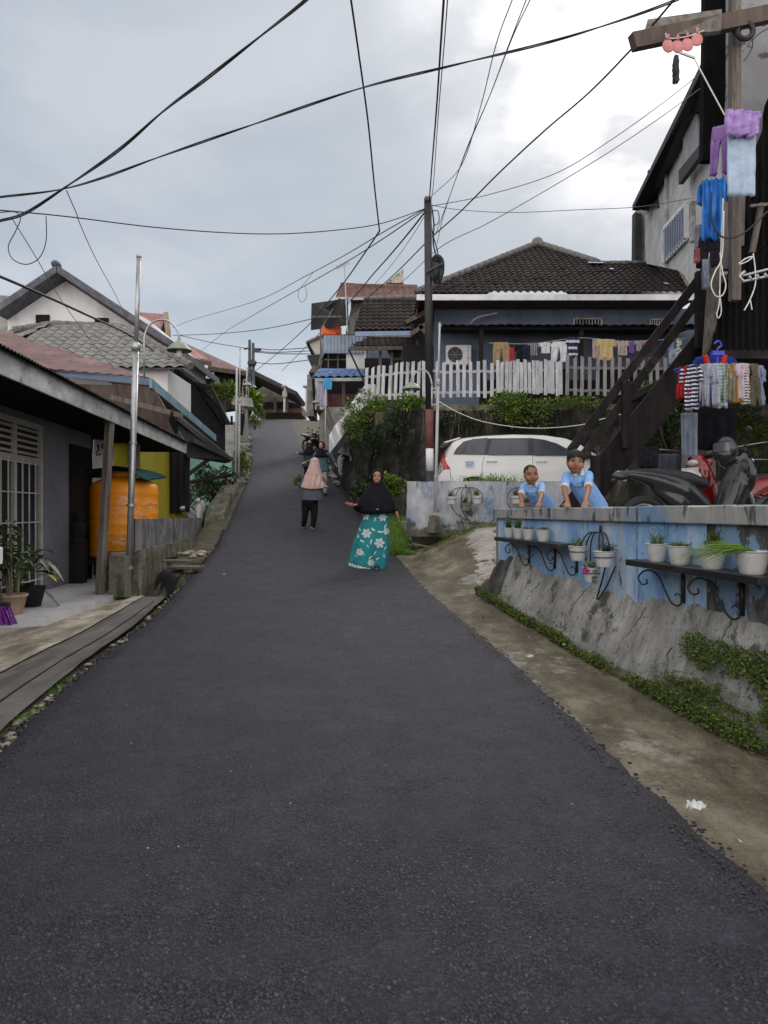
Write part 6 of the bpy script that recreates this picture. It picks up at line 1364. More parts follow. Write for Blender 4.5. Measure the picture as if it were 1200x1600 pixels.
for px, d, h, kd, lab in ((1026,.148,.128,'grassy','white ribbed pot with upright feathery plant, left on the nearer wall shelf'),(1062,.158,.125,'low','white ribbed pot with low sparse plant, second on the nearer wall shelf'),(1113,.168,.130,'herb','white ribbed pot with green herbs under the leaning blades, third on the nearer wall shelf'),(1175,.182,.132,'spill','largest white ribbed pot, at the right edge, its long grass blades spilling left')):
    x, y = pl(px); make_pot(d, h, (x, y, EYE-.352), lab, kd, int(px), GP)
def wshelf(y0, y1, z, label, brs, endpost):
    t = thing('wall_shelf', label, 'shelf', (2.7-.145*(y0+y1)/2, (y0+y1)/2, z-.2)); mb = MB()
    p = [(2.60-.145*y0, y0), (2.80-.145*y0, y0), (2.80-.145*y1, y1), (2.60-.145*y1, y1)]
    mb.hexa([(a, b, z-.045) for a, b in p]+[(a, b, z) for a, b in p]); o = mb.build('board', m_iron, t); bevel(o, .004)
    for yb in brs:
        mb = MB(); w0 = Vector((2.79-.145*yb, yb, 0)); nrm = Vector((-1,-.145,0)).normalized(); al = Vector((-.145,1,0)).normalized()
        mb.bar(w0+Vector((0,0,z-.045)), w0+Vector((0,0,z-.27)), .03, .02)
        # scrolled s-curve in the plane of the wall, as in the photo
        def q(a, b): return w0+nrm*(.015+a*.55)+al*(a*.85)+Vector((0,0,z-.045+b))
        pts = [q(.0,-.235), q(.03,-.25), q(.07,-.23), q(.11,-.16), q(.16,-.06), q(.22,-.018), q(.28,-.03), q(.315,-.075), q(.29,-.12), q(.25,-.11), q(.255,-.08)]
        mb.tube(catmull(pts, 6), .007, 7); mb.tube(catmull([q(0,-.235), q(.0,-.19), q(.03,-.165), q(.045,-.185)], 4), .005, 6)
        mb.build('scroll_bracket', m_iron, t, smooth=True)
    return t
wshelf(6.83, 8.82, EYE-.297, 'black wrought iron wall shelf carrying four small white pots, farther one', (8.15, 7.4, 6.86), True)
wshelf(3.98, 5.5, EYE-.352, 'black wrought iron wall shelf carrying four large white pots, nearer one', (5.06, 4.42), False)
mb = MB(); 
ws = [o for o in C.objects if o.name.startswith('wall_shelf')][-1]
p = [(2.62-.145*2.6, 2.6), (2.80-.145*2.6, 2.6), (2.80-.145*3.97, 3.97), (2.66-.145*3.97, 3.97)]; mb.hexa([(a, b, EYE-.40) for a, b in p]+[(a, b, EYE-.353) for a, b in p]); mb.build('board', m_iron, ws)
x, y = 2.79-.145*4.0, 4.02
def cage(cx, cy, top, r, label, dirx=(-.145,1), scale=1.0):
    t = thing('wrought_iron_planter', label, 'plant holder', (cx, cy, top-r*1.9)); al = Vector((dirx[0], dirx[1], 0)).normalized(); nrm = Vector((-al.y, al.x, 0)); 
    if nrm.y > 0 or nrm.x > 0: nrm = -nrm if (nrm.y > 0) else nrm
    mb = MB(); c0 = Vector((cx, cy, top))
    mb.tube([c0+Vector((0,0,.06)), c0], .011, 8)
    for k_ in (-1, -.62, -.3, .3, .62, 1):
        mb.tube(catmull([c0, c0+al*r*k_*.55+nrm*.03+Vector((0,0,-.01)), c0+al*r*k_*.92+nrm*.05-Vector((0,0,r*.35)), c0+al*r*k_+nrm*.05-Vector((0,0,r*.85))], 6), .007, 6)
    mb.tube(catmull([c0-al*r*.15-Vector((0,0,r*.4)), c0-al*r*.3-Vector((0,0,r*1.0)), c0+al*0+nrm*.03-Vector((0,0,r*1.9)), c0-al*r*.6+nrm*.03-Vector((0,0,r*1.5)), c0-al*r*.95-Vector((0,0,r*.9))], 6), .007, 6)
    mb.build('cage', m_iron, t, smooth=True); return t
cx, cy = pl(938, 2.78); cage(cx, cy, PZ(832, cy), .30, 'black wrought iron planter cage on the blue wall between the two shelves')
x, y = pl(903, 2.66); make_pot(.165, .13, (x, y, PZ(876, y)), 'white pot with feathery plant in the left ring of the wall planter', 'grassy', 51, GP, True)
x, y = pl(943.5, 2.66); make_pot(.165, .13, (x, y, PZ(886, y)), 'white pot with dark fern in the right ring of the wall planter', 'fern', 52, GP, True)
x, y = pl(924, 2.62); make_pot(.145, .125, (x, y, PZ(910, y)), 'white pot with a magenta flower, lowest in the wall planter', 'flower', 53, GP, True)
for px, (a, b, c_), lab in ((728, ((705,788),(745,787),(727,798)), 'left'), (818, ((806,787),(838,787),(822,798)), 'right')):
    cage(PX(px,13.1), 13.12, PZ(762,13.1), .30, 'black iron planter cage on the low blue white wall, '+('below the car' if px == 728 else 'behind the small boy'), (1,0))
    for n_, (qx, qy) in enumerate((a, b, c_)):
        make_pot(.19, .14, (PX(qx,12.98), 12.98, PZ(qy,12.98)), ['left','right','lowest'][n_]+' grey pot of the iron planter on the low wall, '+('below the car' if px == 728 else 'behind the small boy'), 'herb', 60+n_+px, 'grey pots on the low wall', True, m_con if n_ == 2 else m_potw)

# ivy on the stone base and weeds
rg = random.Random(77); mb = MB()
def basept(y, v):
    g = G(wallx(y), y); zt = ztop(y); return Vector((wallx(y)+(.22)*v**1.4, y, g+(zt-g)*v))
for i in range(60000):
    y = rg.uniform(2.4, 9.2) if i%2 else rg.uniform(2.4, 5.2); v = abs(rg.gauss(0, .10)) if y > 5.6 else rg.random()
    dens = 1.25*noise.noise(Vector((y*1.5, v*2.6, 5)))+.35*noise.noise(Vector((y*6, v*7, 8)))+(.40 if v < .14 else 0)+(.30*(1-v) if y < 4.9 else 0)-(.25 if v > .75 else 0)+(-.1 if y > 6.2 else 0)
    if dens < (.22 if v < .12 else (.30 if y < 4.7 else .37)) or v > .8: continue
    p = basept(y, v)+Vector((-.02-rg.uniform(0,.05)-(.07*(1-v) if v < .2 else 0), 0, 0)); 
    if v < .1: p.z += rg.uniform(0,.07)
    d = Vector((rg.uniform(-1,.1), rg.uniform(-.9,.9), rg.uniform(-.5,.8)))
    L = rg.uniform(.012,.028); mb.leaf(p, d, (-1,0,.4), L, L*.55, .2)
o = mb.build('creeping_ferns', m_ivy); tag(o, 'small creeping ferns and moss along the foot of the stone base', kind='stuff')
def fernfrond(mb, p, d, L, rg, w=.35):
    d = Vector(d).normalized(); s_ = d.cross(Vector((0,0,1))).normalized(); n_ = 11
    for i in range(1, n_):
        t_ = i/n_; q = Vector(p)+d*L*t_-Vector((0,0,1))*L*.45*t_*t_; l_ = L*w*(1-t_)**.8+.005
        for sg in (-1, 1): mb.leaf(q, s_*sg+d*.5, (0,0,1), l_, L*.055, .1)
mb = MB()
for i in range(420):
    y = rg.choice([rg.uniform(2.6,5.2), rg.uniform(5,8.8)]); v = rg.uniform(0,.10) if y > 5 else rg.uniform(0,.38)
    p = basept(y, v)+Vector((-.06,0,0)); fernfrond(mb, p, (rg.uniform(-1,0), rg.uniform(-1,1), rg.uniform(.1,.9)), rg.uniform(.05,.16), rg)
o = mb.build('fern_fronds', m_ivy); tag(o, 'fern fronds sprouting from the foot of the stone base', kind='stuff')
grass('lawn_grass', 'lush green grass between the road, the black wall and the low wall', lambda r: (lambda y: (r.uniform(interp([(13,.05),(15,-.1),(17,-.2),(18,-.3)], y), interp([(12.6,.35),(13.3,.5),(13.4,.75),(17.6,.6)], y)), y))(r.uniform(12.7,17.8)), 6000, .26, 31, .014, .6, lambda x, y: max(G(x, y), .5 if y < 13 else .62+.07*(y-13))-.02)
mb = MB(); mb.grid(lambda u, v: (-.15+u*.95, 13.3+v*4.6, .60+.08*v*4.6+.05*noise.noise(Vector((u*3, v*6, 0)))-.25*(1-u)**3), 12, 24); o = mb.build('grass_bank', m_dirt); tag(o, 'small earth bank under the lush grass', kind='structure')
grass('wall_grass', 'tall bright grass growing on the low wall beside the car', lambda r: (PX(r.gauss(770,24), 13.35), r.uniform(13.28,13.42)), 170, .30, 32, .018, .9, lambda x, y: PZ(753,13.2)-.02)
grass('wall_grass', 'low weeds along the top of the low wall', lambda r: (r.uniform(.6,4.5), r.uniform(13.25,13.45)), 260, .09, 33, .012, .9, lambda x, y: PZ(753,13.2)-.02)
bush('bush', 'yellow green bush hanging over the left end of the black retaining wall', 'bush', (PX(575,19.2)+.05, 18.6, PZ(652,18.8)), (.72,.6,.62), 3400, .09, .045, 41, m_leaf, clumps=26)
bush('bush', 'small green bush between the picket fence and the lamp pole', 'bush', (PX(640,17.7), 17.7, PZ(632,17.7)), (.42,.3,.22), 1000, .09, .045, 42, m_leaf)
bush('bush', 'dark trailing plants on the black wall under the yellow green bush', 'bush', (PX(578,18.4), 18.3, PZ(688,18.4)), (.55,.3,.42), 1500, .07, .035, 43, m_leafdark, clumps=22)
bush('bush', 'dark ferns trailing down the black wall left of the black utility pole', 'bush', (PX(622,17.7), 17.62, PZ(672,17.7)), (.5,.14,.5), 700, .10, .035, 54, m_leafdark, clumps=14, stems=0)
bush('bush', 'dark creepers on the black wall between the pole and the car roof', 'bush', (PX(720,17.3), 17.3, PZ(655,17.3)), (.6,.12,.22), 500, .08, .03, 55, m_leafdark, clumps=14, stems=0)
bush('bush', 'rounded green bush on the black wall behind the car', 'bush', (PX(822,17.4), 17.35, PZ(640,17.4)), (.92,.4,.46), 3300, .085, .045, 44, m_leaf, clumps=30)
bush('bush', 'low green weeds on the terrace edge right of the rounded bush', 'bush', (PX(908,17.5), 17.5, PZ(632,17.5)), (.62,.3,.17), 1100, .08, .03, 45, m_leaf)
bush('bush', 'green weeds on the terrace edge seen through the stair rails', 'bush', (PX(1010,17.5), 17.5, PZ(612,17.5)), (.5,.3,.26), 1000, .1, .04, 46, m_leaf)
bush('bush', 'pale flowering weeds hanging by the parapet below the yellow green bush', 'bush', (PX(543,20.5), 20.4, PZ(668,20.5)), (.18,.2,.35), 420, .08, .04, 47, m_ivy)
bush('bush', 'leafy weeds at the foot of the black wall behind the woman in the teal skirt', 'bush', (PX(612,17.2), 17.1, PZ(758,17.2)), (.3,.3,.28), 700, .1, .055, 48, m_leaf)
bush('bush', 'broad leaved weeds at the foot of the black wall left of the grass', 'bush', (PX(562,18.3)+.1, 18.2, PZ(765,18.3)), (.28,.5,.28), 650, .12, .06, 49, m_leafdark)
bush('bush', 'feathery fern clump behind the motorcycles under the stilt house', 'bush', (PX(1160,12.2), 12.2, PZ(680,12.2)), (.75,.4,.4), 1300, .12, .03, 50, m_ivy)
bush('bush', 'green creepers on the wall behind the timber stairs', 'bush', (PX(1050,13.4), 13.3, PZ(660,13.4)), (.5,.3,.75), 1500, .08, .04, 51, m_leafdark)
grass('bank_grass', 'bright green grass on the slope behind the stilt house', lambda r: (r.uniform(7.1,10.6), r.uniform(15,16.6)), 3500, .4, 34, .03, .5, lambda x, y: EYE+3.0+(y-15)*.35)
mb = MB(); mb.grid(lambda u, v: (6.9+u*8, 14.0+v*3.0, EYE+2.35+v*.95), 10, 8); o = mb.build('grass_slope', m_dirt); tag(o, 'earth slope behind the stilt house', kind='structure')
# roots hanging on the black wall
mb = MB(); rg = random.Random(9)
for i in range(70):
    px = rg.choice([rg.uniform(705,775), rg.uniform(560,1000)]); p = P(px, rg.uniform(638,650), 17.5); L = rg.uniform(.2,.7); mb.tube([p, p+Vector((rg.uniform(-.05,.05), -.08, -L*.5)), p+Vector((rg.uniform(-.08,.08), -.03, -L))], .006, 4)
o = mb.build('hanging_roots', m_dry); tag(o, 'dry roots and creepers hanging down the black retaining wall', kind='stuff')
mb = MB()
for i in range(24):
    x0 = rg.uniform(.3, 3.0); y0 = rg.uniform(12.5,12.95); mb.tube([(x0, y0, G(x0,y0)+.05), (x0+rg.uniform(-.7,.7), y0+rg.uniform(-.1,.1), G(x0,y0)+rg.uniform(.05,.14))], .012, 5)
o = mb.build('fallen_sticks', m_dry); tag(o, 'sticks and dead stems lying at the foot of the low wall', kind='stuff')
grass('weeds', 'weeds among the sticks at the foot of the low wall', lambda r: (r.uniform(.3,3.6), r.uniform(12.6,13.0)), 1500, .10, 35, .014, .8)
# litter
for k_, (px, py, s_, lab) in enumerate(((1088,1267,.075,'crumpled white paper on the pavement near the right edge'),(828,1028,.05,'crumpled white tissue on the pavement halfway up'),(523,1273,.018,'small white pebble on the asphalt in the middle'),(350,898,.035,'white paper scrap on the asphalt near the drain'),(754,922,.03,'white scrap by the left end of the stone base'),(882,1009,.03,'flat white leaf on the pavement'),(600,945,.02,'tiny white scrap on the road left of the pavement'))):
    # find ground hit
    y = 2.0
    while y < 30 and PZ(py, y) > (zr(y)+.02): y += .02
    mb = MB(); c = Vector((PX(px,y), y, zr(y)+.02)); b0 = 0
    def crumple(u, v):
        a = u*6.283; r_ = s_*.55*v*(1+.5*noise.noise(Vector((math.cos(a)*1.4+k_, math.sin(a)*1.4, 2)))); return c+Vector((r_*math.cos(a), r_*.8*math.sin(a), s_*.12+s_*.34*abs(noise.noise(Vector((math.cos(a)*v*3+k_, math.sin(a)*v*3, 5))))*1.6))
    mb.grid(crumple, 26, 8)
    tag(mb.build('litter', m_white), lab, 'litter')

# ------------------------------------------------------------------ white car
car = thing('parked_car', 'white people carrier parked side on behind the low wall', 'car', (PX(686,14.2)+2.07, 15.0, 1.1))
cx0 = PX(686, 14.15); cz = 1.10
# profile: x from rear -> (belt z, roof z, half width low, half width top)
def topz(x):  return interp([(0,.95),(.05,1.02),(.16,1.38),(.30,1.62),(.5,1.675),(.9,1.72),(1.5,1.75),(2.1,1.735),(2.5,1.675),(2.75,1.56),(3.0,1.38),(3.3,1.165),(3.45,1.10),(3.8,1.02),(4.0,.93),(4.1,.80),(4.14,.60)], x)
def botz(x): return interp([(0,.42),(.1,.30),(.4,.24),(3.7,.22),(4.05,.28),(4.14,.40)], x)
def hw(x): return .83*min(1, (interp([(0,.80),(.06,.88),(.3,.965),(.8,1),(3.2,1),(3.7,.94),(4.0,.80),(4.14,.62)], x)))
def sect(x):
    b, t = botz(x), topz(x); belt = min(t-.02, interp([(0,.93),(.5,1.02),(3.2,1.05),(3.45,1.05),(4.14,.6)], x)); H = hw(x); q = max(0, (t-belt)/.62)
    rt = H-.20*q
    return [(H*.90,b),(H*.985,b+.10),(H*1.0,b+(belt-b)*.45),(H*.99,belt-.12),(H*.962,belt),(H*.955-.06*q,belt+(t-belt)*.35),(rt+.03,t-.10*q-.012),(rt-.035,t-.032*q-.004),(rt*.6,t-.005),(0,t+.004)]
xsn = list(np.linspace(0, 4.14, 60)); mb = MB()
for sd in (-1, 1):
    b0 = len(mb.v)
    for x in xsn:
        for (yy, z) in sect(x): mb.v.append((cx0+x, 15.0+sd*yy, cz+z))
    n_ = 10
    for i in range(len(xsn)-1):
        for j in range(n_-1):
            q = (b0+i*n_+j, b0+(i+1)*n_+j, b0+(i+1)*n_+j+1, b0+i*n_+j+1); mb.f.append(q if sd < 0 else q[::-1])
    for i in (0, len(xsn)-1): mb.f.append(tuple(b0+i*n_+j for j in range(n_)))
m_carw = mat('white_car_paint', [(.3,(.60,.60,.585)),(.7,(.66,.66,.645))], .8, 4, .3, coat=.6)
body = mb.build('body', m_carw, car); shade_auto(body, 38)
def sidey(x, z): # y of body side at height z
    s_ = sect(x)
    for (a, za), (b, zb) in zip(s_, s_[1:]):
        if za <= z <= zb and zb > za: return 15.0-(a+(b-a)*(z-za)/(zb-za))
    return 15.0-s_[-2][0]
def onside(px, py):  # project pixel on body side
    Y = 14.2
    for _ in range(8): x = PX(px, Y)-cx0; z = PZ(py, Y)-cz; Y = sidey(min(max(x,0.01),4.1), z)
    return P(px, py, Y)
def panel(name, pix, m, parent, out=.006, t=.004, sub=None):
    # subdivide polygon edges, fan-fill with centre grid
    pts = []
    for a, b in zip(pix, pix[1:]+pix[:1]):
        for k_ in range(4): pts.append((a[0]+(b[0]-a[0])*k_/4, a[1]+(b[1]-a[1])*k_/4))
    cxp = sum(p[0] for p in pts)/len(pts); cyp = sum(p[1] for p in pts)/len(pts); mb = MB(); n_ = len(pts); K = 4
    for r_ in range(K+1):
        f = r_/K
        for p in pts:
            q = onside(cxp+(p[0]-cxp)*f, cyp+(p[1]-cyp)*f); mb.v.append((q.x, q.y-out, q.z))
    mb.f = [(r_*n_+i, r_*n_+(i+1)%n_, (r_+1)*n_+(i+1)%n_, (r_+1)*n_+i) for r_ in range(K) for i in range(n_)]
    return mb.build(name, m, parent, smooth=True)
panel('window_surround', [(708,710),(713,701),(724,690),(735,687),(765,685),(830,684.5),(850,687),(870,693),(893,705),(906,712)], m_iron, car, .014)
m_cg = mat('tinted_car_glass', [(.3,(.045,.05,.064)),(.7,(.08,.087,.105))], 1.2, 4, .12, spec=.35)
for pix in ([(710,709),(716,700),(725,691),(731,688),(721,710)], [(725,710),(731,690),(738,686),(762,684),(756,710)], [(762,711),(768,687),(824,686),(826,711)], [(834,712),(833,687),(850,689),(868,694),(889,706),(893,712)]):
    panel('window', pix, m_cg, car, .021)
m_seam = mat('panel_gap', [(.12,.12,.12)], 3, 2, .8)
def seamline(pix, r=.004, m=None, nm='panel_gap'):
    mb = MB(); pts = []
    for a, b in zip(pix, pix[1:]):
        for k_ in range(6): pts.append(onside(a[0]+(b[0]-a[0])*k_/6, a[1]+(b[1]-a[1])*k_/6)+Vector((0,-.002,0)))
    pts.append(onside(*pix[-1])); mb.tube(pts, r, 5); return mb.build(nm, m or m_seam, car)
seamline([(757,712),(754,722),(753,735),(760,760)]); seamline([(828,683),(832,712),(832,800)]); seamline([(704,734),(704,760)]); seamline([(912,718),(914,800)])
for px in (768, 846):
    mb = MB(); a = onside(px-8, 721); b = onside(px+8, 721); mb.tube([a+Vector((0,-.005,0)), a.lerp(b,.2)+Vector((0,-.035,.002)), a.lerp(b,.8)+Vector((0,-.035,.002)), b+Vector((0,-.005,0))], .012, 8); mb.build('door_handle', m_carw, car, smooth=True)
panel('tail_light', [(688,722),(690,712),(695,706),(694,714),(698,724),(704,733),(688,733)], mat('red_lens', [(.45,.015,.012)], 3, 2, .2, coat=.5), car, .012)
panel('reverse_lens', [(688,724),(691,725),(693,733),(688,733)], mat('clear_lens', [(.6,.55,.55)], 3, 2, .2), car, .016)
panel('badge_sticker', [(726,720),(742,720),(742,731),(737,732),(727,731)], mat('pale_blue_sticker', [(.40,.45,.55)], 3, 2, .4), car, .006)
panel('badge_mark', [(729,722),(739,722),(738,729),(730,729)], mat('sticker_grey_blue', [(.16,.20,.30)], 3, 2, .4), car, .008); panel('badge_mark', [(731,723),(737,723),(736,725.6),(732,725.6)], mat('pale_blue_sticker', [], 1), car, .010); panel('badge_mark', [(732,726.6),(737,726.6),(736.5,728),(732,728)], mat('pale_blue_sticker', [], 1), car, .010)
panel('side_badge', [(921,731),(927,731),(927,733),(921,733)], m_con, car, .006)
mb = MB(); mb.hexa([(cx0+.16,14.45,cz+1.55),(cx0+.42,14.42,cz+1.63),(cx0+.42,15.58,cz+1.63),(cx0+.16,15.55,cz+1.55),(cx0+.10,14.45,cz+1.575),(cx0+.45,14.45,cz+1.675),(cx0+.45,15.55,cz+1.675),(cx0+.10,15.55,cz+1.575)]); o = mb.build('rear_spoiler', m_carw, car); bevel(o, .02, 3)
mb = MB(); mb.ell(onside(914, 712)+Vector((.02,-.12,0)), (.07,.12,.085), 14, 10); o = mb.build('wing_mirror', m_iron, car, smooth=True)
for xw in (.78, 3.42):
    for sd in (-1, 1):
        c = Vector((cx0+xw, 15.0+sd*.74, cz+.30)); rot = Matrix.Rotation(R(90), 3, 'X'); mb = MB()
        pr = [(.19,-.09),(.27,-.10),(.30,-.07),(.30,.07),(.27,.10),(.19,.09)]; b0 = len(mb.v); mb.lathe((0,0,0), pr, 32, False); mb.v = [tuple(rot@Vector(v)+c) for v in mb.v]; wl_ = mb.build('wheel', m_rubber, car, smooth=True)
        mb = MB(); mb.lathe((0,0,0), [(.02,.05*1),(.19,.06),(.20,.085),(.20,-.085),(.02,-.06)], 20); mb.v = [tuple(rot@Vector(v)+c) for v in mb.v]; mb.build('rim', m_steel, wl_)
    mb = MB(); mb.tube([Vector((cx0+xw, sidey(xw, .5)-.005, cz+.31))+Vector((.36*math.cos(a), .01, .36*math.sin(a))) for a in np.linspace(-.1, math.pi+.1, 22)], .022, 6); mb.build('wheel_arch', m_iron, car)
panel('wheel_well', [(722,752),(727,747),(735,744.5),(745,744),(752,747),(757,752),(757,770),(722,770)], m_dark, car, .003)
mb = MB(); mb.hexa([(cx0+2.66,14.47,cz+1.54),(cx0+3.30,14.35,cz+1.10),(cx0+3.30,15.65,cz+1.10),(cx0+2.66,15.53,cz+1.54),(cx0+2.64,14.48,cz+1.615),(cx0+3.28,14.38,cz+1.185),(cx0+3.28,15.62,cz+1.185),(cx0+2.64,15.52,cz+1.615)]); mb.build('windscreen', m_cg, car)
mb = MB(); mb.ell((cx0+3.95, 14.42, cz+.74), (.16,.10,.09), 12, 8, Matrix.Rotation(R(35), 3, 'Z')); mb.build('headlight', mat('clear_lens', [], 1), car, smooth=True)
# ------------------------------------------------------------------ laundry
def garment(name, label, cat, kind, c, wd, ht, m, yaw=0, seed=0, group=None, ripple=.012, name2=None):
    rg = random.Random(seed); mb = MB(); c = Vector(c); hw_ = wd/2
    ph = rg.uniform(0,6); Mx = Matrix.Rotation(yaw, 3, 'Z'); sk = rg.uniform(-.05,.05)
    def strip(rows, nu=16, nv=20):   # rows (v, ul, ur)
        tab_l = [(a, b) for a, b, _ in rows]; tab_r = [(a, b) for a, _, b in rows]
        def f(u, v):
            vv = rows[0][0]+(rows[-1][0]-rows[0][0])*v; l = interp(tab_l, vv); r = interp(tab_r, vv); x = l+(r-l)*u
            y = ripple*math.sin(x*11+ph+vv*1.5)*(.4+vv)+ripple*.6*math.sin(x*23+ph*2-vv*2)+ripple*noise.noise(Vector((x*3, vv*3, seed)))+ripple*.9*noise.noise(Vector((x*5+vv*3, vv*7-x*2, seed+.5)))
            z = -vv*ht+ripple*.5*math.sin(x*9+ph)*vv
            return Mx@Vector((x*hw_*2*.5*1.0+sk*vv*wd, y, z))+c
        mb.grid(f, nu, nv)
        b0 = len(mb.v)
        mb.grid(lambda u, v: f(u, v)+Mx@Vector((0, .018+.03*(1-abs(2*u-1)**4)*min(1, v*4), 0)), nu, nv)
        # close the rim
        W_ = nu+1; a0 = b0-(nu+1)*(nv+1)
        ring = [i for i in range(W_)]+[j*W_+nu for j in range(1, nv+1)]+[nv*W_+i for i in range(nu-1, -1, -1)]+[j*W_ for j in range(nv-1, 0, -1)]
        for i in range(len(ring)):
            p, q = ring[i], ring[(i+1)%len(ring)]; mb.f.append((a0+q, a0+p, b0+p, b0+q))
    if kind == 'cloth': strip([(0,-1,1),(1,-.96,.96)])
    elif kind == 'shirt':
        strip([(0,-.34,.34),(.06,-.60,.60),(.25,-.58,.58),(1,-.62,.66)]); strip([(.02,-.75,-.45),(.15,-.95,-.55),(.38,-1,-.66)], 5, 6); strip([(.02,.45,.75),(.15,.55,.95),(.38,.66,1)], 5, 6)
    elif kind == 'vest': strip([(0,-.55,-.25),(.25,-.6,-.2)], 4, 4); strip([(0,.25,.55),(.25,.2,.6)], 4, 4); strip([(.22,-.8,.8),(.6,-.85,.85),(1,-1,1)])
    elif kind == 'pants': strip([(0,-.8,.8),(.32,-.95,.95)], 10, 6); strip([(.30,-.95,-.02),(1,-1,-.25)], 6, 12); strip([(.30,.02,.95),(1,.22,1)], 6, 12)
    elif kind == 'shorts': strip([(0,-.7,.7),(.5,-.9,.9)], 10, 6); strip([(.48,-.9,-.03),(1,-1,-.12)], 5, 6); strip([(.48,.03,.9),(1,.12,1)], 5, 6)
    o = mb.build(name, m, smooth=True); return tag(o, label, cat, group)
Yc = 18.75
def gl(label, kind, px0, px1, py0, py1, m, seed, name='hanging_shirt', cat='clothing', Y=Yc):
    a = P(px0, py0, Y); b = P(px1, py1, Y); return garment(name, label, cat, kind, ((a.x+b.x)/2, Y-.02*(seed%3), a.z), b.x-a.x, a.z-b.z, m, seed=seed, group='laundry on the line behind the picket fence')
gl('tan trousers, leftmost on the washing line behind the picket fence', 'pants', 769, 797, 535, 572, cloth('tan', (.30,.22,.12)), 1, 'hanging_trousers')
gl('narrow red garment next to the tan trousers on the washing line', 'cloth', 795, 803, 544, 566, cloth('red', (.42,.04,.06)), 2, 'hanging_cloth')
gl('black garment right of the narrow red one on the washing line', 'shirt', 803, 826, 538, 566, cloth('black', (.015,.015,.02)), 3)
gl('grey patterned garment left of the white ones on the washing line', 'shirt', 824, 843, 536, 556, cloth('greypat', (.32,.31,.30), wave=(0, 22, (.08,.08,.09), .4)), 4)
gl('dark navy garment behind the grey patterned one on the washing line', 'cloth', 817, 828, 540, 562, cloth('navy2', (.02,.025,.05)), 5, 'hanging_cloth')
gl('small white shirt on the washing line', 'shirt', 841, 863, 535, 552, cloth('white', (.62,.62,.64)), 6)
gl('long white trousers in the middle of the washing line', 'pants', 861, 887, 534, 566, cloth('white', (.62,.62,.64)), 7, 'hanging_trousers')
gl('navy and white striped shirt beside the awning post', 'shirt', 883, 905, 527, 556, cloth('navystripe', (.03,.04,.09), wave=(2, 6, (.55,.55,.6), .4)), 8)
gl('pale pink cloth left of the yellow blouse', 'cloth', 926, 938, 530, 560, cloth('palepink', (.40,.31,.29)), 9, 'hanging_cloth')
gl('yellow patterned blouse on the washing line', 'shirt', 930, 964, 530, 563, mat('cloth_yellowpat', [(.38,(.50,.42,.25)),(.5,(.48,.30,.07)),(.62,(.55,.45,.28))], 22, 4, .9), 10)
gl('beige shirt right of the yellow blouse', 'shirt', 960, 983, 533, 556, cloth('beige', (.40,.33,.30)), 11)
gl('purple shirt between the beige shirt and the stair rails', 'shirt', 980, 993, 533, 552, cloth('purple', (.20,.10,.32)), 12)
gl('white and grey shirt right of the purple one', 'shirt', 991, 1006, 533, 549, cloth('lgrey', (.38,.36,.40), wave=(0, 30, (.2,.2,.25), .4)), 13)
gl('pink shirt seen between the stair rails', 'shirt', 1004, 1017, 533, 548, cloth('pink', (.45,.12,.22)), 14)
gl('blue denim skirt at the right end of the washing line', 'cloth', 1036, 1054, 530, 548, cloth('denim', (.13,.20,.33)), 15, 'hanging_skirt')
gl('faded blue trousers under the denim skirt', 'pants', 1044, 1060, 545, 570, cloth('fadedblue', (.26,.32,.40)), 16, 'hanging_trousers')
gl('black and white patterned garment at the right end of the washing line', 'cloth', 1056, 1064, 530, 560, mat('cloth_zebra', [(.46,(.02,.02,.02)),(.52,(.6,.6,.6))], 14, 3, .9), 17, 'hanging_cloth')
cable('washing line under the awning of the blue house', [(764,536,Yc),(830,537,Yc),(905,528,Yc),(980,533,Yc),(1070,529,Yc)], .005, m_rope, name='washing_line')
# balcony house laundry
garment('hanging_cloth', 'lilac cloth hanging under the blue porch roof', 'clothing', 'cloth', P(503,594,24), .35, .85, cloth('lilac', (.35,.33,.42)), seed=20)
garment('hanging_cloth', 'bright sky blue cloth hanging under the blue porch roof', 'clothing', 'cloth', P(512,591,23.8), .28, .36, cloth('skyblue', (.08,.34,.62)), seed=21)
# near stairs
def hang(label, kind, px, py, w_, h_, Y, m, yaw, seed, name='hanging_shirt', cat='clothing', ripple=.012): return garment(name, label, cat, kind, P(px,py,Y), w_, h_, m, yaw, seed, ripple=ripple)
hang('bright blue shirt hanging from the timber post at the top right', 'shirt', 1113, 279, .30, .62, 7.6, cloth('brightblue', (.035,.17,.50)), R(-30), 30, ripple=.04)
hang('purple garment hanging above the bright blue shirt', 'pants', 1126, 196, .20, .50, 7.7, cloth('purple2', (.25,.14,.36)), R(-30), 31, 'hanging_trousers')
hang('light purple cloth draped over the pale blue cloth at the top right', 'cloth', 1162, 172, .36, .25, 7.42, cloth('lightpurple', (.36,.24,.52)), R(8), 32, 'hanging_cloth', ripple=.02)
hang('pale blue cloth hanging below the light purple cloth', 'cloth', 1159, 200, .29, .68, 7.5, cloth('paleblue', (.36,.45,.56)), R(0), 33, 'hanging_cloth', ripple=.008)
hang('black trousers hanging under the bright blue shirt', 'shorts', 1108, 368, .26, .32, 7.65, cloth('black', (.015,.015,.02)), R(-20), 34, 'hanging_trousers')
hang('grey cloth hanging just below the bright blue shirt', 'cloth', 1099, 350, .18, .24, 7.75, cloth('midgrey', (.22,.22,.25)), R(-20), 35, 'hanging_cloth')
hang('grey sock like cloth hanging beside the white ropes', 'cloth', 1103, 405, .07, .30, 7.6, cloth('bluegrey', (.20,.22,.28)), 0, 36, 'hanging_cloth')
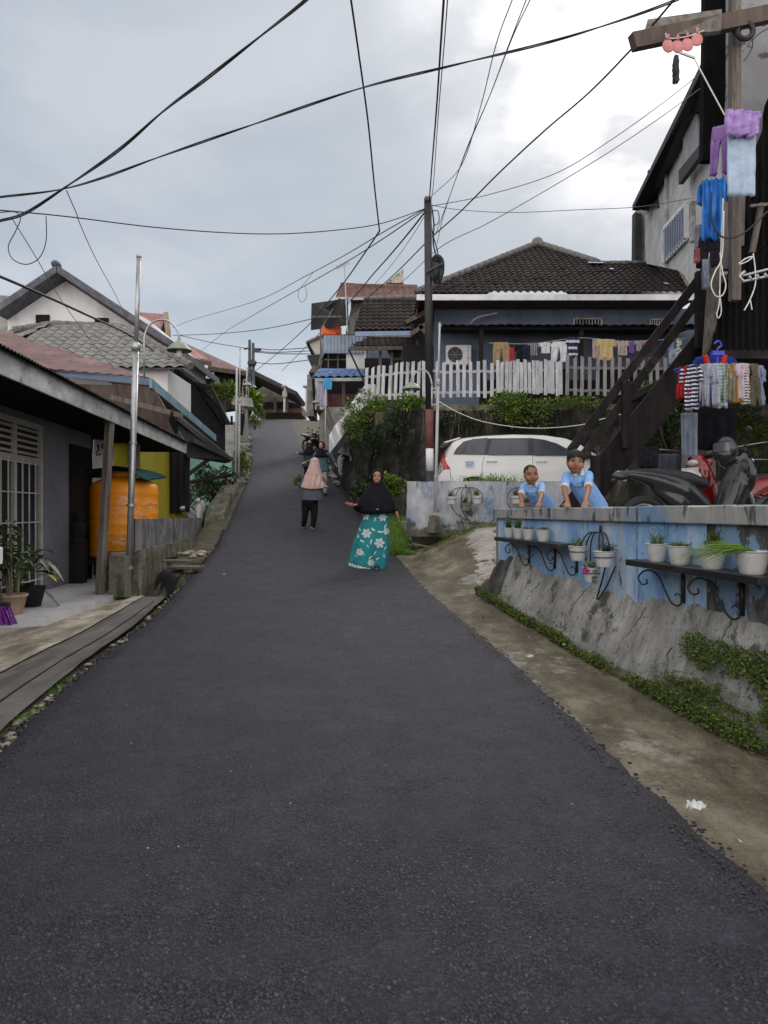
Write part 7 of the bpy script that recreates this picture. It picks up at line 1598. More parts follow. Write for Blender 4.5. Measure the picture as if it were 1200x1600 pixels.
hang('small pink strip of cloth left of the black trousers', 'cloth', 1090, 388, .05, .14, 7.6, cloth('red2', (.30,.10,.11)), 0, 37, 'hanging_cloth')
rp = lambda label, pts, r=.012, m=m_rope: cable(label, pts, r, m, name='rope')
rp('looped white rope hanging from the timber post', [(1131,330,7.4),(1128,400,7.4),(1117,425,7.4),(1111,445,7.4),(1118,462,7.4),(1129,461,7.4),(1134,445,7.4),(1129,425,7.4),(1125,395,7.4)], .0065)
rp('long thin white rope with a tied end beside the looped rope', [(1130,310,7.42),(1126,400,7.42),(1124,470,7.42),(1120,490,7.42),(1123,497,7.42),(1127,485,7.42),(1124,455,7.42)], .0055)
rp('white rope from the pink clip hanger to the timber post', [(1084,90,7.5),(1108,135,7.5),(1134,183,7.5)], .007)
cable('black cable sagging across the bright blue shirt to the post', [(1112,300,7.3),(1112,340,7.3),(1122,365,7.3),(1140,372,7.3),(1165,362,7.3),(1200,330,7.3)], .009)
t = thing('clip_hanger', 'pink plastic clip hanger under the timber eave board', 'clothes hanger', P(1065,90,7.55)); m_pk = mat('pink_plastic', [(.3,(.42,.14,.14)),(.7,(.55,.21,.20))], 4, 4, .45)
for i, (px, py) in enumerate(((1044,72),(1059,73),(1074,70),(1089,62))):
    mb = MB(); c = P(px, py, 7.55); mb.ell(c, (.062,.014,.07), 14, 8, Matrix.Rotation(R(-12+18*(i==3)), 3, 'Y')); mb.bar(c+Vector((0,0,.06)), c+Vector((.0,0,.12)), .02, .02); mb.build('clip_plate', m_pk, t, smooth=True)
mb = MB(); mb.tube(catmull([P(1040,52,7.55), P(1044,60,7.55), P(1070,58,7.55), P(1100,48,7.55)], 4), .008, 6); mb.tube([P(1062,82,7.5), P(1086,91,7.5)], .014, 6); mb.build('clip_rod', m_steel, t)
garment('ribbon', 'dark fabric strip hanging under the pink clip hanger', 'ribbon', 'cloth', P(1058,86,7.5), .045, .27, cloth('darkgrey', (.06,.06,.07)), R(20), 40)
mb = MB(); c = P(1161,52,7.9); mb.tube([c+Vector((.085*math.cos(a), -.04, .085*math.sin(a))) for a in np.linspace(0, 6.28, 24)], .03, 8); tag(mb.build('cable_ring', m_cable), 'black ring of coiled cable on the timber post at the top right', 'coil')
cable('thin wire hanging from the black ring under the peeling ceiling', [(1168,70,8),(1190,50,8),(1230,30,8)], .005); cable('second thin wire drooping under the peeling ceiling', [(1172,45,8),(1176,70,8),(1168,88,8),(1162,95,8)], .005)
# grey metal hanger with string
t = thing('drying_rack', 'grey slotted metal hanger tied with string at the right edge', 'hanger', P(1185,440,6.6)); mb = MB()
for dy in (0, 1):
    a = P(1160,436-dy*9+4,6.6); b = P(1235,424-dy*12,6.6); mb.tube(catmull([a, a.lerp(b,.3)+Vector((0,0,.0)), b], 4), .012, 8)
mb.tube(catmull([P(1164,424,6.6), P(1156,432,6.6), P(1163,441,6.6)], 5), .014, 8)
for k_ in range(5): mb.bar(P(1170+k_*12,431-k_*2,6.6), P(1174+k_*12,438-k_*2,6.6), .03, .015)
mb.build('frame', m_steel, t, smooth=True); mb = MB(); mb.tube(catmull([P(1154,412,6.6), P(1165,404,6.6), P(1176,401,6.6), P(1168,408,6.6), P(1156,413,6.6)], 5), .006, 5); mb.tube(catmull([P(1177,396,6.6), P(1180,420,6.6), P(1180,445,6.6), P(1172,468,6.6), P(1163,485,6.6)], 5), .006, 5); mb.tube([P(1172,468,6.6), P(1175,484,6.6)], .005, 4); mb.build('string', m_rope, t)
# round blue hanger with small clothes
HC = P(1121, 578, 6.75)
t = thing('round_clip_hanger', 'round blue plastic clip hanger full of small clothes under the stilt house', 'clothes hanger', HC); m_bp = mat('blue_hanger_plastic', [(.3,(.008,.02,.30)),(.7,(.02,.05,.45))], 4, 4, .4)
RX_, RY_ = .385, .22
mb = MB(); mb.tube([HC+Vector((RX_*math.cos(a), RY_*math.sin(a), 0)) for a in np.linspace(0, 2*math.pi, 33)], .012, 6)
for a in np.linspace(0, math.pi, 4)[:-1]: mb.bar(HC+Vector((RX_*math.cos(a), RY_*math.sin(a), 0)), HC-Vector((RX_*math.cos(a), RY_*math.sin(a), 0)), .02, .008)
mb.build('ring', m_bp, t); mb = MB(); mb.tube([HC, HC+Vector((0,0,.16))], .012, 6); mb.tube(catmull([HC+Vector((0,0,.14)), HC+Vector((.0,0,.19)), HC+Vector((.035,0,.225)), HC+Vector((.01,0,.265)), HC+Vector((-.03,0,.24))], 6), .009, 6); mb.box(HC+Vector((0,0,.15)), (.11,.05,.04)); mb.build('hook', m_bp, t)
items = [(-.36,'vest','red3',(.36,.02,.02),None,.13,.30,'red vest, leftmost on the round blue hanger'),(-.315,'shirt','strn',(.02,.025,.06),(2,28,(.60,.60,.64),.42),.22,.42,'navy and white striped shirt on the round blue hanger'),(-.225,'shirt','grl',(.30,.31,.38),None,.17,.35,'pale grey shirt right of the striped one on the round hanger'),(-.165,'shorts','lil',(.30,.31,.37),None,.16,.40,'lilac grey shorts on the round blue hanger'),(-.085,'shirt','sage',(.22,.30,.30),(2,34,(.36,.44,.44),.4),.20,.42,'sage green striped shirt in the middle of the round hanger'),(-.01,'vest','olive',(.17,.18,.13),None,.13,.36,'olive vest right of the sage shirt on the round hanger'),(.05,'shirt','ochre',(.36,.18,.06),None,.15,.37,'ochre brown shirt on the round blue hanger'),(.115,'shirt','pinkw',(.46,.38,.41),None,.17,.34,'pale pink shirt with an orange hem on the round hanger'),(.18,'vest','chk',(.06,.06,.06),(2,40,(.5,.5,.48),.5),.15,.38,'black and white fine striped top on the round hanger'),(.25,'pants','dko',(.09,.08,.055),None,.18,.40,'dark olive trousers on the round blue hanger'),(.335,'shirt','blg',(.16,.20,.30),None,.19,.38,'blue grey shirt, rightmost on the round blue hanger')]
for i, (dx, kd, nm, col, wv, w_, h_, lab) in enumerate(items):
    y_ = -RY_*math.sqrt(max(0, 1-(dx/RX_)**2))
    garment('hanging_clothes', lab, 'clothing', kd, HC+Vector((dx, y_-.03-.01*(i%2), .012)), w_*.92, h_*.93, cloth(nm, col, wave=wv), R(55*dx/RX_), 70+i, 'small clothes on the round blue hanger', .014)
hang('blue shirt with a red collar behind the round hanger', 'shirt', 1118, 556, .50, .50, 7.5, cloth('royal', (.015,.03,.16)), 0, 81)
mb = MB(); c = P(1117,560,7.43); mb.tube(catmull([c+Vector((-.10,0,.03)), c+Vector((-.07,-.01,-.07)), c+Vector((0,-.02,-.10)), c+Vector((.07,-.01,-.07)), c+Vector((.10,0,.03))], 5), .028, 8); tag(mb.build('collar', cloth('redcol', (.40,.03,.02)), smooth=True), 'red collar of the blue shirt behind the round hanger', 'clothing')
hang('black cloth hanging below the small clothes', 'cloth', 1117, 636, .42, .42, 7.2, cloth('jet', (.006,.006,.008)), 0, 82, 'hanging_cloth')
hang('grey blue denim shorts hanging left below the round hanger', 'cloth', 1077, 645, .15, .42, 7.1, cloth('denim2', (.17,.20,.25)), R(-15), 83, 'hanging_shorts')
mb = MB(); mb.bar(P(1098,800,9), P(1098,640,9), .48, .10); mb.box(P(1098,775,8.9), (.5,.2,.35)); tag(mb.build('brown_board', m_woodbrown), 'worn brown boards standing behind the motorcycles', 'board')
mb = MB(); mb.tube([P(1073,800,8.8), P(1075,706,8.8)], .075, 14); tag(mb.build('log_post', m_wood, smooth=True), 'round pale log post behind the motorcycles', 'post')
# sarong on a rack
t = thing('clothes_rack', 'small rack with a dark grey sarong behind the black motorcycle', 'clothes rack', P(1040,760,8.9)); mb = MB(); mb.tube([P(1008,702,8.9), P(1072,706,8.9)], .012, 6); 
for px in (1009,1070): mb.tube([P(px,800,8.9), P(px,703,8.9)], .012, 6)
mb.build('frame', m_iron, t)
hang('dark grey sarong draped over the rack behind the black motorcycle', 'cloth', 1041, 709, .36, .34, 8.85, cloth('sarong', (.045,.050,.065)), 0, 84, 'hanging_sarong')
hang('black jacket on the left end of the rack', 'cloth', 1014, 698, .22, .24, 8.8, cloth('black', (.015,.015,.02)), 0, 85, 'hanging_jacket')
cable('thin steel line behind the sarong', [(1030,702,9.2),(1100,705,9.2),(1200,690,9.2)], .006, m_steel); cable('second thin steel line below it', [(1030,710,9.3),(1100,716,9.3),(1200,718,9.3)], .005, m_steel)

# ------------------------------------------------------------------ motorcycles
def motorcycle(label, loc, yaw, paint, group=None, cover=None, sc=1.0, accent=None):
    """local +X = forward; length about 1.9 m"""
    t = thing('motorcycle', label, 'motorcycle', (0,0,0), group)
    for xw, nm in ((-.62,'r'),(.64,'f')):
        rot = Matrix.Rotation(R(90), 3, 'X'); mb = MB()
        ring = []; mb.tube([(xw+.245*math.cos(a), 0, .29+.245*math.sin(a)) for a in np.linspace(0, 2*math.pi, 33)], .042, 8, False); w_ = mb.build('wheel', m_rubber, t, smooth=True)
        mb = MB(); mb.tube([(xw+.205*math.cos(a), 0, .29+.205*math.sin(a)) for a in np.linspace(0, 2*math.pi, 33)], .016, 6, False)
        for k_ in range(5): a = k_*1.2566; mb.bar((xw,0,.29), (xw+.2*math.cos(a),0,.29+.2*math.sin(a)), .03, .03)
        mb.tube([(xw,-.06,.29),(xw,.06,.29)], .04, 10); mb.build('rim', m_steel, w_)
    b = MB(); b.limb([(-.92,0,.82),(-.55,0,.76),(-.20,0,.64),(.02,0,.46)], [.022,.085,.135,.12]); b.limb([(-.50,0,.66),(-.25,0,.52),(-.02,0,.38)], [.05,.12,.10]); b.limb([(-.05,0,.36),(.25,0,.34)], [.10,.09])
    b.limb([(.30,0,.40),(.42,0,.70),(.47,0,.93)], [.14,.16,.10]); b.ell((.50,0,.80), (.10,.19,.22)); b.limb([(.36,0,.98),(.50,0,.98)], [.07,.08]); b.ell((-.88,0,.78), (.10,.06,.05))
    fb = fused(b, .016, 4); fb.build('fairing', paint, t, smooth=True)
    b = MB(); b.limb([(-.70,0,.845),(-.42,0,.80),(-.12,0,.755),(.06,0,.71)], [.02,.062,.078,.05]); fused(b, .016, 3).build('seat', mat('seat_vinyl', [(.3,(.012,.012,.014)),(.7,(.03,.03,.034))], 4, 4, .5, spec=.3), t, smooth=True)
    mb = MB(); mb.tube([(.64,-.08,.29),(.52,-.08,.62),(.44,-.06,.95)], .022, 8); mb.tube([(.64,.08,.29),(.52,.08,.62),(.44,.06,.95)], .022, 8); mb.build('fork', m_steel, t, smooth=True)
    mb = MB(); mb.tube(catmull([(.28,-.36,1.03),(.36,-.22,1.06),(.42,0,1.0),(.36,.22,1.06),(.28,.36,1.03)], 5), .014, 8); hb = mb.build('handlebar', m_iron, t, smooth=True)
    for s_ in (-1, 1):
        mb = MB(); mb.tube([(.28,s_*.36,1.03),(.33,s_*.25,1.05)], .022, 8); mb.build('grip', m_rubber, hb, smooth=True)
        mb = MB(); mb.tube(catmull([(.36,s_*.20,1.07),(.40,s_*.27,1.16),(.36,s_*.31,1.22)], 4), .007, 6); mb.ell((.35,s_*.31,1.25), (.015,.055,.04), 12, 8); mb.build('mirror', m_iron, t, smooth=True)
    mb = MB(); mb.ell((.56,0,.95), (.045,.075,.04), 14, 10); mb.build('headlight', mat('headlight_glass', [(.5,.5,.5)], 3, 2, .1), t, smooth=True)
    mb = MB(); mb.ell((-.955,0,.74), (.018,.045,.02), 12, 8); mb.build('tail_light', mat('dark_red_lens', [(.09,.006,.006)], 3, 2, .2), t, smooth=True)
    mb = MB(); mb.grid(lambda u, v: (.64+.30*math.cos(.2+u*2.3), (v-.5)*.13*(1-.3*abs(2*v-1)), .29+.31*math.sin(.2+u*2.3)), 12, 5); mb.build('front_mudguard', paint, t, smooth=True)
    mb = MB(); mb.limb([(-.75,-.13,.42),(-.35,-.15,.30),(.0,-.12,.27)], [.045,.04,.022]); mb.build('exhaust', m_steel, t, smooth=True)
    if accent:
        mb = MB(); mb.grid(lambda u, v: (.60+.0*u, (u-.5)*.26, .66+v*.24), 4, 4); mb.ell((.58,0,.76), (.045,.15,.13), 14, 10); mb.build('front_panel', accent, t, smooth=True)
    t.location = loc; t.rotation_euler = (0, 0, yaw); t.scale = (sc, sc, sc); return t
m_black = mat('gloss_black_paint', [(.3,(.007,.007,.009)),(.7,(.014,.015,.019))], 2, 4, .3, coat=.3)
m_redp = mat('red_moto_paint', [(.3,(.16,.006,.006)),(.7,(.24,.01,.01))], 2, 4, .25, coat=.5)
motorcycle('black motorcycle seen from its tail behind the blue wall, below the timber stairs', (3.32, 7.75, .89), R(8), m_black)
motorcycle('red and white motorcycle with a helmet on its mirror at the right edge', (3.95, 8.35, .89), R(200), m_redp, accent=m_white)
motorcycle('dark motorcycle at the right edge in front of the red one', (4.3, 6.95, .89), R(-168), m_black)
motorcycle('grey and white scooter parked beyond the corrugated fence', (-4.75, 18.3, .60), R(88), mat('silver_paint', [(.45,.45,.46)], 2, 4, .3, coat=.4))
motorcycle('silver motorcycle by the black wall behind the women', (PX(531,24.5)+.1, 24.6, zr(24.6)), R(95), mat('silver_paint', [], 1))
for k_, (px, Y) in enumerate(((485,37),(492,35.5),(499,34))):
    motorcycle(['farthest','middle','nearest'][k_]+' of three dark motorcycles parked on the right side of the upper road', (PX(px,Y), Y, zr(Y)), R(70), m_black, 'motorcycles parked by the upper road')
# helmet
t = thing('helmet', 'glossy black full face helmet hanging on the motorcycle mirror at the right edge', 'helmet', P(1132,735,7.1)); c = P(1133,702,7.1)
mb = MB(); mb.ell(c, (.115,.13,.135), 24, 16); mb.ell(c+Vector((-.035,-.03,-.06)), (.09,.10,.08), 20, 12); fused(mb, .012, 3).build('shell', mat('gloss_black_paint', [], 1), t, smooth=True)
mb = MB(); mb.grid(lambda u, v: c+Vector((math.cos(math.pi+.1+u*1.3)*.125, math.sin(math.pi+.1+u*1.3)*.14, -.03+v*.085)), 14, 4); mb.build('visor', mat('grey_visor', [(.10,.105,.12)], 2, 3, .15), t, smooth=True)
mb = MB(); mb.tube(catmull([c+Vector((-.10,-.06,-.10)), c+Vector((-.09,-.08,-.16)), c+Vector((-.04,-.08,-.19))], 4), .010, 6); mb.build('strap', mat('seat_vinyl', [], 1), t)
# ------------------------------------------------------------------ people
def paint(mb, fn):
    mb.col = [tuple(fn(Vector(v)))+(1,) for v in mb.v]; return mb
SKIN = (.27,.135,.082)
def hand(mb, wr, d, nrm, side, s=1.0, curl=.25, spread=.16, bag=None):
    """wr wrist, d direction of the fingers, nrm palm normal, side +1/-1 thumb side"""
    wr = Vector(wr); d = Vector(d).normalized(); nrm = Vector(nrm); nrm = (nrm-d*nrm.dot(d)).normalized(); sd = d.cross(nrm).normalized()*side
    pl_ = .085*s
    for k_ in (-1,-.33,.33,1): mb.limb([wr+sd*k_*.012*s, wr+d*pl_*.55+sd*k_*.022*s, wr+d*pl_+sd*k_*.027*s], [.017*s,.0155*s,.012*s], 8, 3)
    for k_, (o_, L) in enumerate(((-.030,.060),(-.010,.075),(.010,.080),(.030,.072))):
        b = wr+d*(pl_-.004)+sd*o_*s; a = spread*(o_/.03); dd = (d+sd*a).normalized(); q = b+dd*L*.45*s+nrm*curl*.012*s; e_ = b+dd*L*s*.95+nrm*curl*.05*s
        mb.limb([b, q, e_], [.0088*s,.0082*s,.0068*s], 8, 3)
    b = wr+d*.025*s+sd*.030*s; mb.limb([b, b+d*.03*s+sd*.025*s+nrm*.006, b+d*.058*s+sd*.035*s+nrm*.014], [.011*s,.0098*s,.008*s], 8, 3)
def head(mb, c, s, yaw=0, pitch=0, roll=0, chub=0):
    """c centre of skull, s head height; faces -Y"""
    Mh = Matrix.Rotation(yaw, 3, 'Z')@Matrix.Rotation(pitch, 3, 'X')@Matrix.Rotation(roll, 3, 'Y'); c = Vector(c)
    def e(p, r, n=18, m=12): mb.ell(c+Mh@(Vector(p)*s), (r[0]*s, r[1]*s, r[2]*s), n, m, Mh)
    e((0,.03,.09), (.345,.42,.40)); e((0,-.08,-.12), (.285+.06*chub,.30,.33)); e((0,-.17,-.33), (.16,.15,.14)); e((0,-.20,-.20), (.20,.16,.18))
    e((0,-.385,-.07), (.05,.06,.09), 12, 8); e((0,-.40,-.125), (.075,.05,.045), 12, 8)
    for q in (-1, 1): e((q*(.14+.05*chub),-.26,-.15), (.11+.05*chub,.10,.11+.03*chub), 12, 8); e((q*.345,.0,-.03), (.045,.085,.13), 12, 8); e((q*.13,-.315,.125), (.11,.06,.035), 10, 6)
    e((0,-.335,-.235), (.10,.06,.030), 12, 8); e((0,-.325,-.275), (.085,.06,.030), 12, 8)
    return Mh
def face_col(c, s, Mh, skin, mouth=(.30,.09,.075), smile=False, mouth_w=.11):
    Mi = Mh.inverted(); c = Vector(c)
    def f(v):
        q = Mi@((v-c)/s)
        col = Vector(skin)
        if q.length < .75 and q.y < -.15:
            for sg in (-1, 1):
                dx = (q.x-sg*.145)/.080; dz = (q.z-.035)/.026
                r = dx*dx+dz*dz
                if r < 1:
                    col = Vector((.30,.27,.25)) if (q.x-sg*.145)**2+(q.z-.035)**2 > .044**2 else Vector((.015,.010,.008))
                elif r < 1.9: col = Vector((.05,.03,.025)) if dz > 0 else Vector(skin)*.7
                bx = (q.x-sg*.15)/.10; bz = (q.z-.135-.02*abs(bx))/.022
                if bx*bx+bz*bz < 1: col = Vector((.035,.022,.018))
            if abs(q.x) < mouth_w and abs(q.z+.25-(.35*q.x*q.x*3 if smile else 0)) < .034: 
                col = Vector(mouth)
                if abs(q.z+.252-(.35*q.x*q.x*3 if smile else 0)) < (.016 if smile else .009): col = Vector((.55,.5,.46)) if smile and abs(q.x) < .085 else Vector((.12,.035,.03))
            for sg in (-1, 1):
                if (q.x-sg*.035)**2+(q.z+.155)**2 < .018**2: col = Vector(skin)*.35
            ck = max(0, 1-((abs(q.x)-.18)**2+(q.z+.12)**2)/.015); col = col*(1-.12*ck)+Vector((.45,.16,.11))*.12*ck
        return col
    return f
def body_mesh(limbs, heads, hands, voxel):
    mb = MB()
    for pts, rad in limbs: mb.limb(pts, rad, 12, 4)
    Mh = None
    for a in heads: Mh = head(mb, *a)
    for a in hands: hand(mb, *a)
    return fused(mb, voxel, 2, .4), Mh

# ---- boy 1 (older) leaning on the wall
def boy(label, px, Y, s, head_px, hands_px, shoulder_px, hip, hair_thin=False, yaw=0, seed=0, pitch=0, roll=0):
    """s: head height"""
    hc = P(head_px[0], head_px[1], Y-.08)
    sc_ = s/.21
    shc = P(shoulder_px[0], shoulder_px[1], Y+.02)
    hipc = Vector(hip); t = thing('person', label, 'child', (hipc.x, hipc.y+.05, .89))
    sw = .092*sc_
    shl = shc+Vector((-sw, .03, 0)); shr = shc+Vector((sw, -.02, 0))
    limbs = [([hc+Vector((0,.02,-.3*s)), shc+Vector((0,.02,-.01)), ], [.042*sc_,.05*sc_]),
             ([shc+Vector((0,.02,-.02)), shc.lerp(hipc,.5)+Vector((0,0,.01)), hipc], [.085*sc_,.10*sc_,.10*sc_]),
             ([shl+Vector((.02,0,-.01)), shr-Vector((.02,0,.01))], [.045*sc_,.045*sc_])]
    hl, hr = P(*hands_px[0]), P(*hands_px[1])
    arms = []
    for sh_, hd, sg in ((shl, hl, -1), (shr, hr, 1)):
        wr = hd+Vector((.0,.05,.03)); el = sh_.lerp(wr, .5)+Vector((sg*.02*sc_, .03, 0)); limbs.append(([sh_, el, wr], [.034*sc_,.027*sc_,.020*sc_])); arms.append((sh_, el, wr))
    fl = Vector((hipc.x-.07*sc_, hipc.y+.02, .92)); fr_ = Vector((hipc.x+.07*sc_, hipc.y+.06, .92))
    for q, sg in ((fl,-1),(fr_,1)): limbs.append(([hipc+Vector((sg*.055*sc_,0,-.02)), (hipc+q)/2+Vector((sg*.01,-.03,0)), q, q+Vector((0,-.10,0))], [.062*sc_,.045*sc_,.03*sc_,.026*sc_]))
    hands = [(arms[0][2], hl-arms[0][2]+Vector((-.03,-.06,-.02)), (0,0,-1), -1, .72*sc_, .2), (arms[1][2], hr-arms[1][2]+Vector((-.04,-.06,-.02)), (0,0,-1), 1, .72*sc_, .2)]
    b, Mh = body_mesh(limbs, [(hc, s, yaw, pitch, roll, 1)], hands, .0065)
    fc = face_col(hc, s, Mh, SKIN); paint(b, fc); b.build('body', m_skin, t, smooth=True)
    # hair
    mb = MB(); Mi = Mh
    def e(p, r, n=20, m=14): mb.ell(hc+Mi@(Vector(p)*s), (r[0]*s, r[1]*s, r[2]*s), n, m, Mi)
    if hair_thin: e((0,.085,.155), (.352,.41,.375))
    else:
        e((0,.07,.16), (.375,.44,.385)); 
        for k_ in range(9): a = -1.15+k_*.29; e((math.sin(a)*.30,-.30*math.cos(a)-.02,.24-.03*(k_%2)), (.07,.06,.13), 8, 6)
        for q in (-1,1): e((q*.33,-.05,.10), (.05,.11,.16), 8, 6)
    fs = fused(mb, .006, 2); fs.v = [tuple(Vector(v)+(Vector(v)-hc).normalized()*(.007*noise.noise(Vector((v[0]*90, v[1]*90, v[2]*25))))) for v in fs.v]
    fs.build('hair', mat('black_hair', [(.35,(.006,.005,.005)),(.65,(.022,.017,.016))], 60, 5, .6, stretch=(1,1,.3), spec=.2), t, smooth=True)
    # polo shirt
    m_polo = mat('light_blue_polo', [(.3,(.17,.34,.66)),(.7,(.24,.43,.76))], 9, 6, .85, bump=.002, bscale=40)
    mb = MB(); mb.limb([shc+Vector((0,.02,-.03)), shc.lerp(hipc,.45)+Vector((0,-.01,.0)), hipc+Vector((.01,0,.03))], [.098*sc_,.107*sc_,.112*sc_], 16)
    mb.limb([shl+Vector((.01,0,-.005)), shr+Vector((-.01,0,-.005))], [.050*sc_,.050*sc_], 14); mb.limb([shc+Vector((0,.0,-.05)), shc.lerp(hc,.2)+Vector((0,.012,-.01))], [.085*sc_,.050*sc_], 14)
    for (a, e_, w_), sg in zip(arms, (-1, 1)): mb.limb([a, a.lerp(e_,.75)], [.047*sc_,.039*sc_], 14)
    fs = fused(mb, .008, 4)
    fs.v = [tuple(Vector(v)+Vector((1,1,0))*(.006*noise.noise(Vector(v)*22)+.004*noise.noise(Vector((v[0]*50, v[1]*50, v[2]*14))))) for v in fs.v]
    sh_o = fs.build('polo_shirt', m_polo, t, smooth=True)
    m_cuff = mat('cream_trim', [(.62,.58,.50)], 5, 4, .8)
    for (a, e_, w_) in arms:
        d = (e_-a).normalized(); c0 = a.lerp(e_,.75)+d*.018*sc_; mb = MB(); mb.tube([c0-d*.008, c0, c0+d*.012], [.0385*sc_,.0395*sc_,.036*sc_], 20); mb.build('cuff', m_cuff, sh_o, smooth=True)
    nk = shc.lerp(hc, .30)+Vector((0,.012,-.004)); mb = MB()
    mb.tube([nk+Vector((.056*sc_*math.cos(a), .054*sc_*math.sin(a), .010*math.sin(a))) for a in np.linspace(-1.25, math.pi+1.25, 22)], .012*sc_, 8)
    for sg in (-1, 1): mb.slab([nk+Vector((sg*.008*sc_, -.066*sc_, -.012*sc_)), nk+Vector((sg*.028*sc_, -.077*sc_, -.042*sc_)), nk+Vector((sg*.056*sc_, -.054*sc_, -.022*sc_)), nk+Vector((sg*.052*sc_, -.030*sc_, .004))][::sg], .007)
    o = mb.build('collar', m_cuff, sh_o, smooth=True)
    mb = MB(); 
    for k_ in range(3): mb.ell(nk+Vector((0,-.108*sc_-.006*k_,-.065*sc_-.03*k_*sc_)), (.006,.004,.006), 8, 6)
    mb.build('button', m_cuff, sh_o)
    mb = MB(); mb.limb([hipc+Vector((0,.01,.02)), hipc+Vector((0,.01,-.05))], [.115*sc_,.118*sc_], 14)
    for q, sg in ((fl,-1),(fr_,1)): k0 = hipc+Vector((sg*.055*sc_,0,-.04)); mb.limb([k0, k0.lerp(q, .62)], [.075*sc_,.062*sc_], 12)
    fused(mb, .011, 3).build('trousers', cloth('navytr', (.015,.017,.03)), t, smooth=True)
    return t
boy('smaller boy in a light blue polo shirt leaning on the blue wall', 835, 8.62, .222, (829.5, 742), ((817,790,8.34),(844,790,8.02)), (833, 760), P(852, 797, 8.88), True, R(4), 1, R(6), R(-4))
boy('bigger boy in a light blue polo shirt with fringe leaning on the blue wall', 905, 7.35, .228, (899, 722), ((889,790,6.98),(917,790,6.75)), (903, 743), P(931, 800, 7.62), False, R(-6), 2, R(3), R(5))

# ---- generic adult parts
m_hijab_b = cloth('hijabblack', (.010,.010,.013)); m_hijab_p = cloth('hijabpink', (.46,.315,.285))
def adult_head(t, c, s, yaw=0, pitch=0, skin=SKIN, smile=False): pass

# ---- girl/woman in teal floral skirt walking towards the camera
Yw = 11.2; KW = .93
ft = zr(Yw); ox = PX(577, Yw)
def W(px, py, dy=0): return P(px, py, Yw+dy)
t = thing('person', 'woman in a black hijab and teal skirt with white flowers walking towards the camera', 'person', (ox, Yw, ft))
hc = W(589.5, 745.5, -.03); s = .222
sh_l, sh_r = W(574, 774, .02), W(605, 772, 0)
el_l, wr_l = W(561, 793, -.03), W(557, 788.5, -.22)
el_r, wr_r = W(613,790,.04), W(619.5,801,-.06)
hip = W(587, 812, .03); kl, kr = W(575, 848, -.05), W(592, 852, -.03); fl, fr_ = W(564, 872, .12), W(589, 884, -.02)
limbs = [([hc+Vector((0,.02,-.07)), W(589,765,.02)], [.05,.055]), ([W(589,774,.03), W(588,793,.03), hip], [.11,.11,.13]), ([sh_l, sh_r], [.05,.05]),
    ([sh_l, el_l, wr_l], [.045,.036,.024]), ([sh_r, el_r, wr_r], [.045,.036,.024]), ([hip+Vector((-.08,0,0)), kl, fl], [.085,.058,.036]), ([hip+Vector((.08,0,0)), kr, fr_], [.085,.058,.036]),
    ([fl, fl+Vector((-.02,-.13,-.045))], [.036,.028]), ([fr_, fr_+Vector((.0,-.14,-.03))], [.036,.028])]
b, Mh = body_mesh(limbs, [(hc, s, R(-4), R(-2), R(3))], [(wr_l, (-.55,-.55,-.15), (0,.2,1), 1, 1.0, .6), (wr_r, (.35,-.15,-1), (-1,0,0), -1, 1.0, .25, .3)], .0075)
paint(b, face_col(hc, s, Mh, (.34,.165,.11), (.28,.075,.065), True, .13)); b.build('body', m_skin, t, smooth=True)
def hijab(t, hc, s, Mh, rings, m, voxel=.010, fold=(7,.065), opening=True, seed=0):
    mb = MB()
    def e(p, r): mb.ell(hc+Mh@(Vector(p)*s), (r[0]*s, r[1]*s, r[2]*s), 22, 14, Mh)
    e((0,.12,.13), (.42,.45,.44)); e((0,.12,-.12), (.40,.40,.42))
    for k_ in range(13):   # rim round the face
        a = 2*math.pi*k_/13; a2 = 2*math.pi*(k_+1)/13
        q = lambda a: hc+Mh@(Vector((math.sin(a)*.325,-.13-.06*math.cos(a)+(.02 if math.cos(a) < -.5 else 0),math.cos(a)*.44-.02))*s)
        mb.limb([q(a), q(a2)], [.085*s,.085*s], 8)
    e((0,-.12,-.52), (.24,.24,.16))
    mb.loft(rings, 56, lambda a, v: 1+fold[1]*v*math.sin(a*fold[0]+seed)+fold[1]*.6*v*math.sin(a*fold[0]*1.7+2+seed))
    fs = fused(mb, voxel, 3); fs.v = [tuple(Vector(v)+Vector((.004*noise.noise(Vector(v)*18), 0, 0))) for v in fs.v]
    return fs.build('hijab', m, t, smooth=True)
zc = lambda py: PZ(py, Yw)
hj = hijab(t, hc, s, Mh, [(a_, b_, c_, d_*KW, e_*KW) for a_, b_, c_, d_, e_ in [(zc(754),hc.x,Yw+.02,.10,.12),(zc(760),hc.x,Yw+.02,.15,.14),(zc(766),hc.x-.01,Yw+.02,.205,.16),(zc(774),hc.x-.005,Yw+.01,.25,.18),(zc(784),hc.x-.01,Yw,.295,.20),(zc(794),hc.x-.015,Yw,.315,.215),(zc(799),hc.x-.02,Yw,.305,.22),(zc(803),hc.x-.02,Yw,.22,.20)]], m_hijab_b)
mb = MB(); mb.limb([sh_l, el_l, wr_l.lerp(el_l,.12)], [.07,.06,.055], 12); mb.limb([sh_r, el_r, wr_r.lerp(el_r,.3)], [.07,.055,.05], 12); fused(mb, .012, 3).build('sleeves', m_hijab_b, t, smooth=True)
mb = MB(); mb.slab([W(588,796.5,-.235), W(592,796.5,-.235), W(592,795,-.235), W(588,795,-.235)], .01); mb.build('label_patch', m_con, hj)
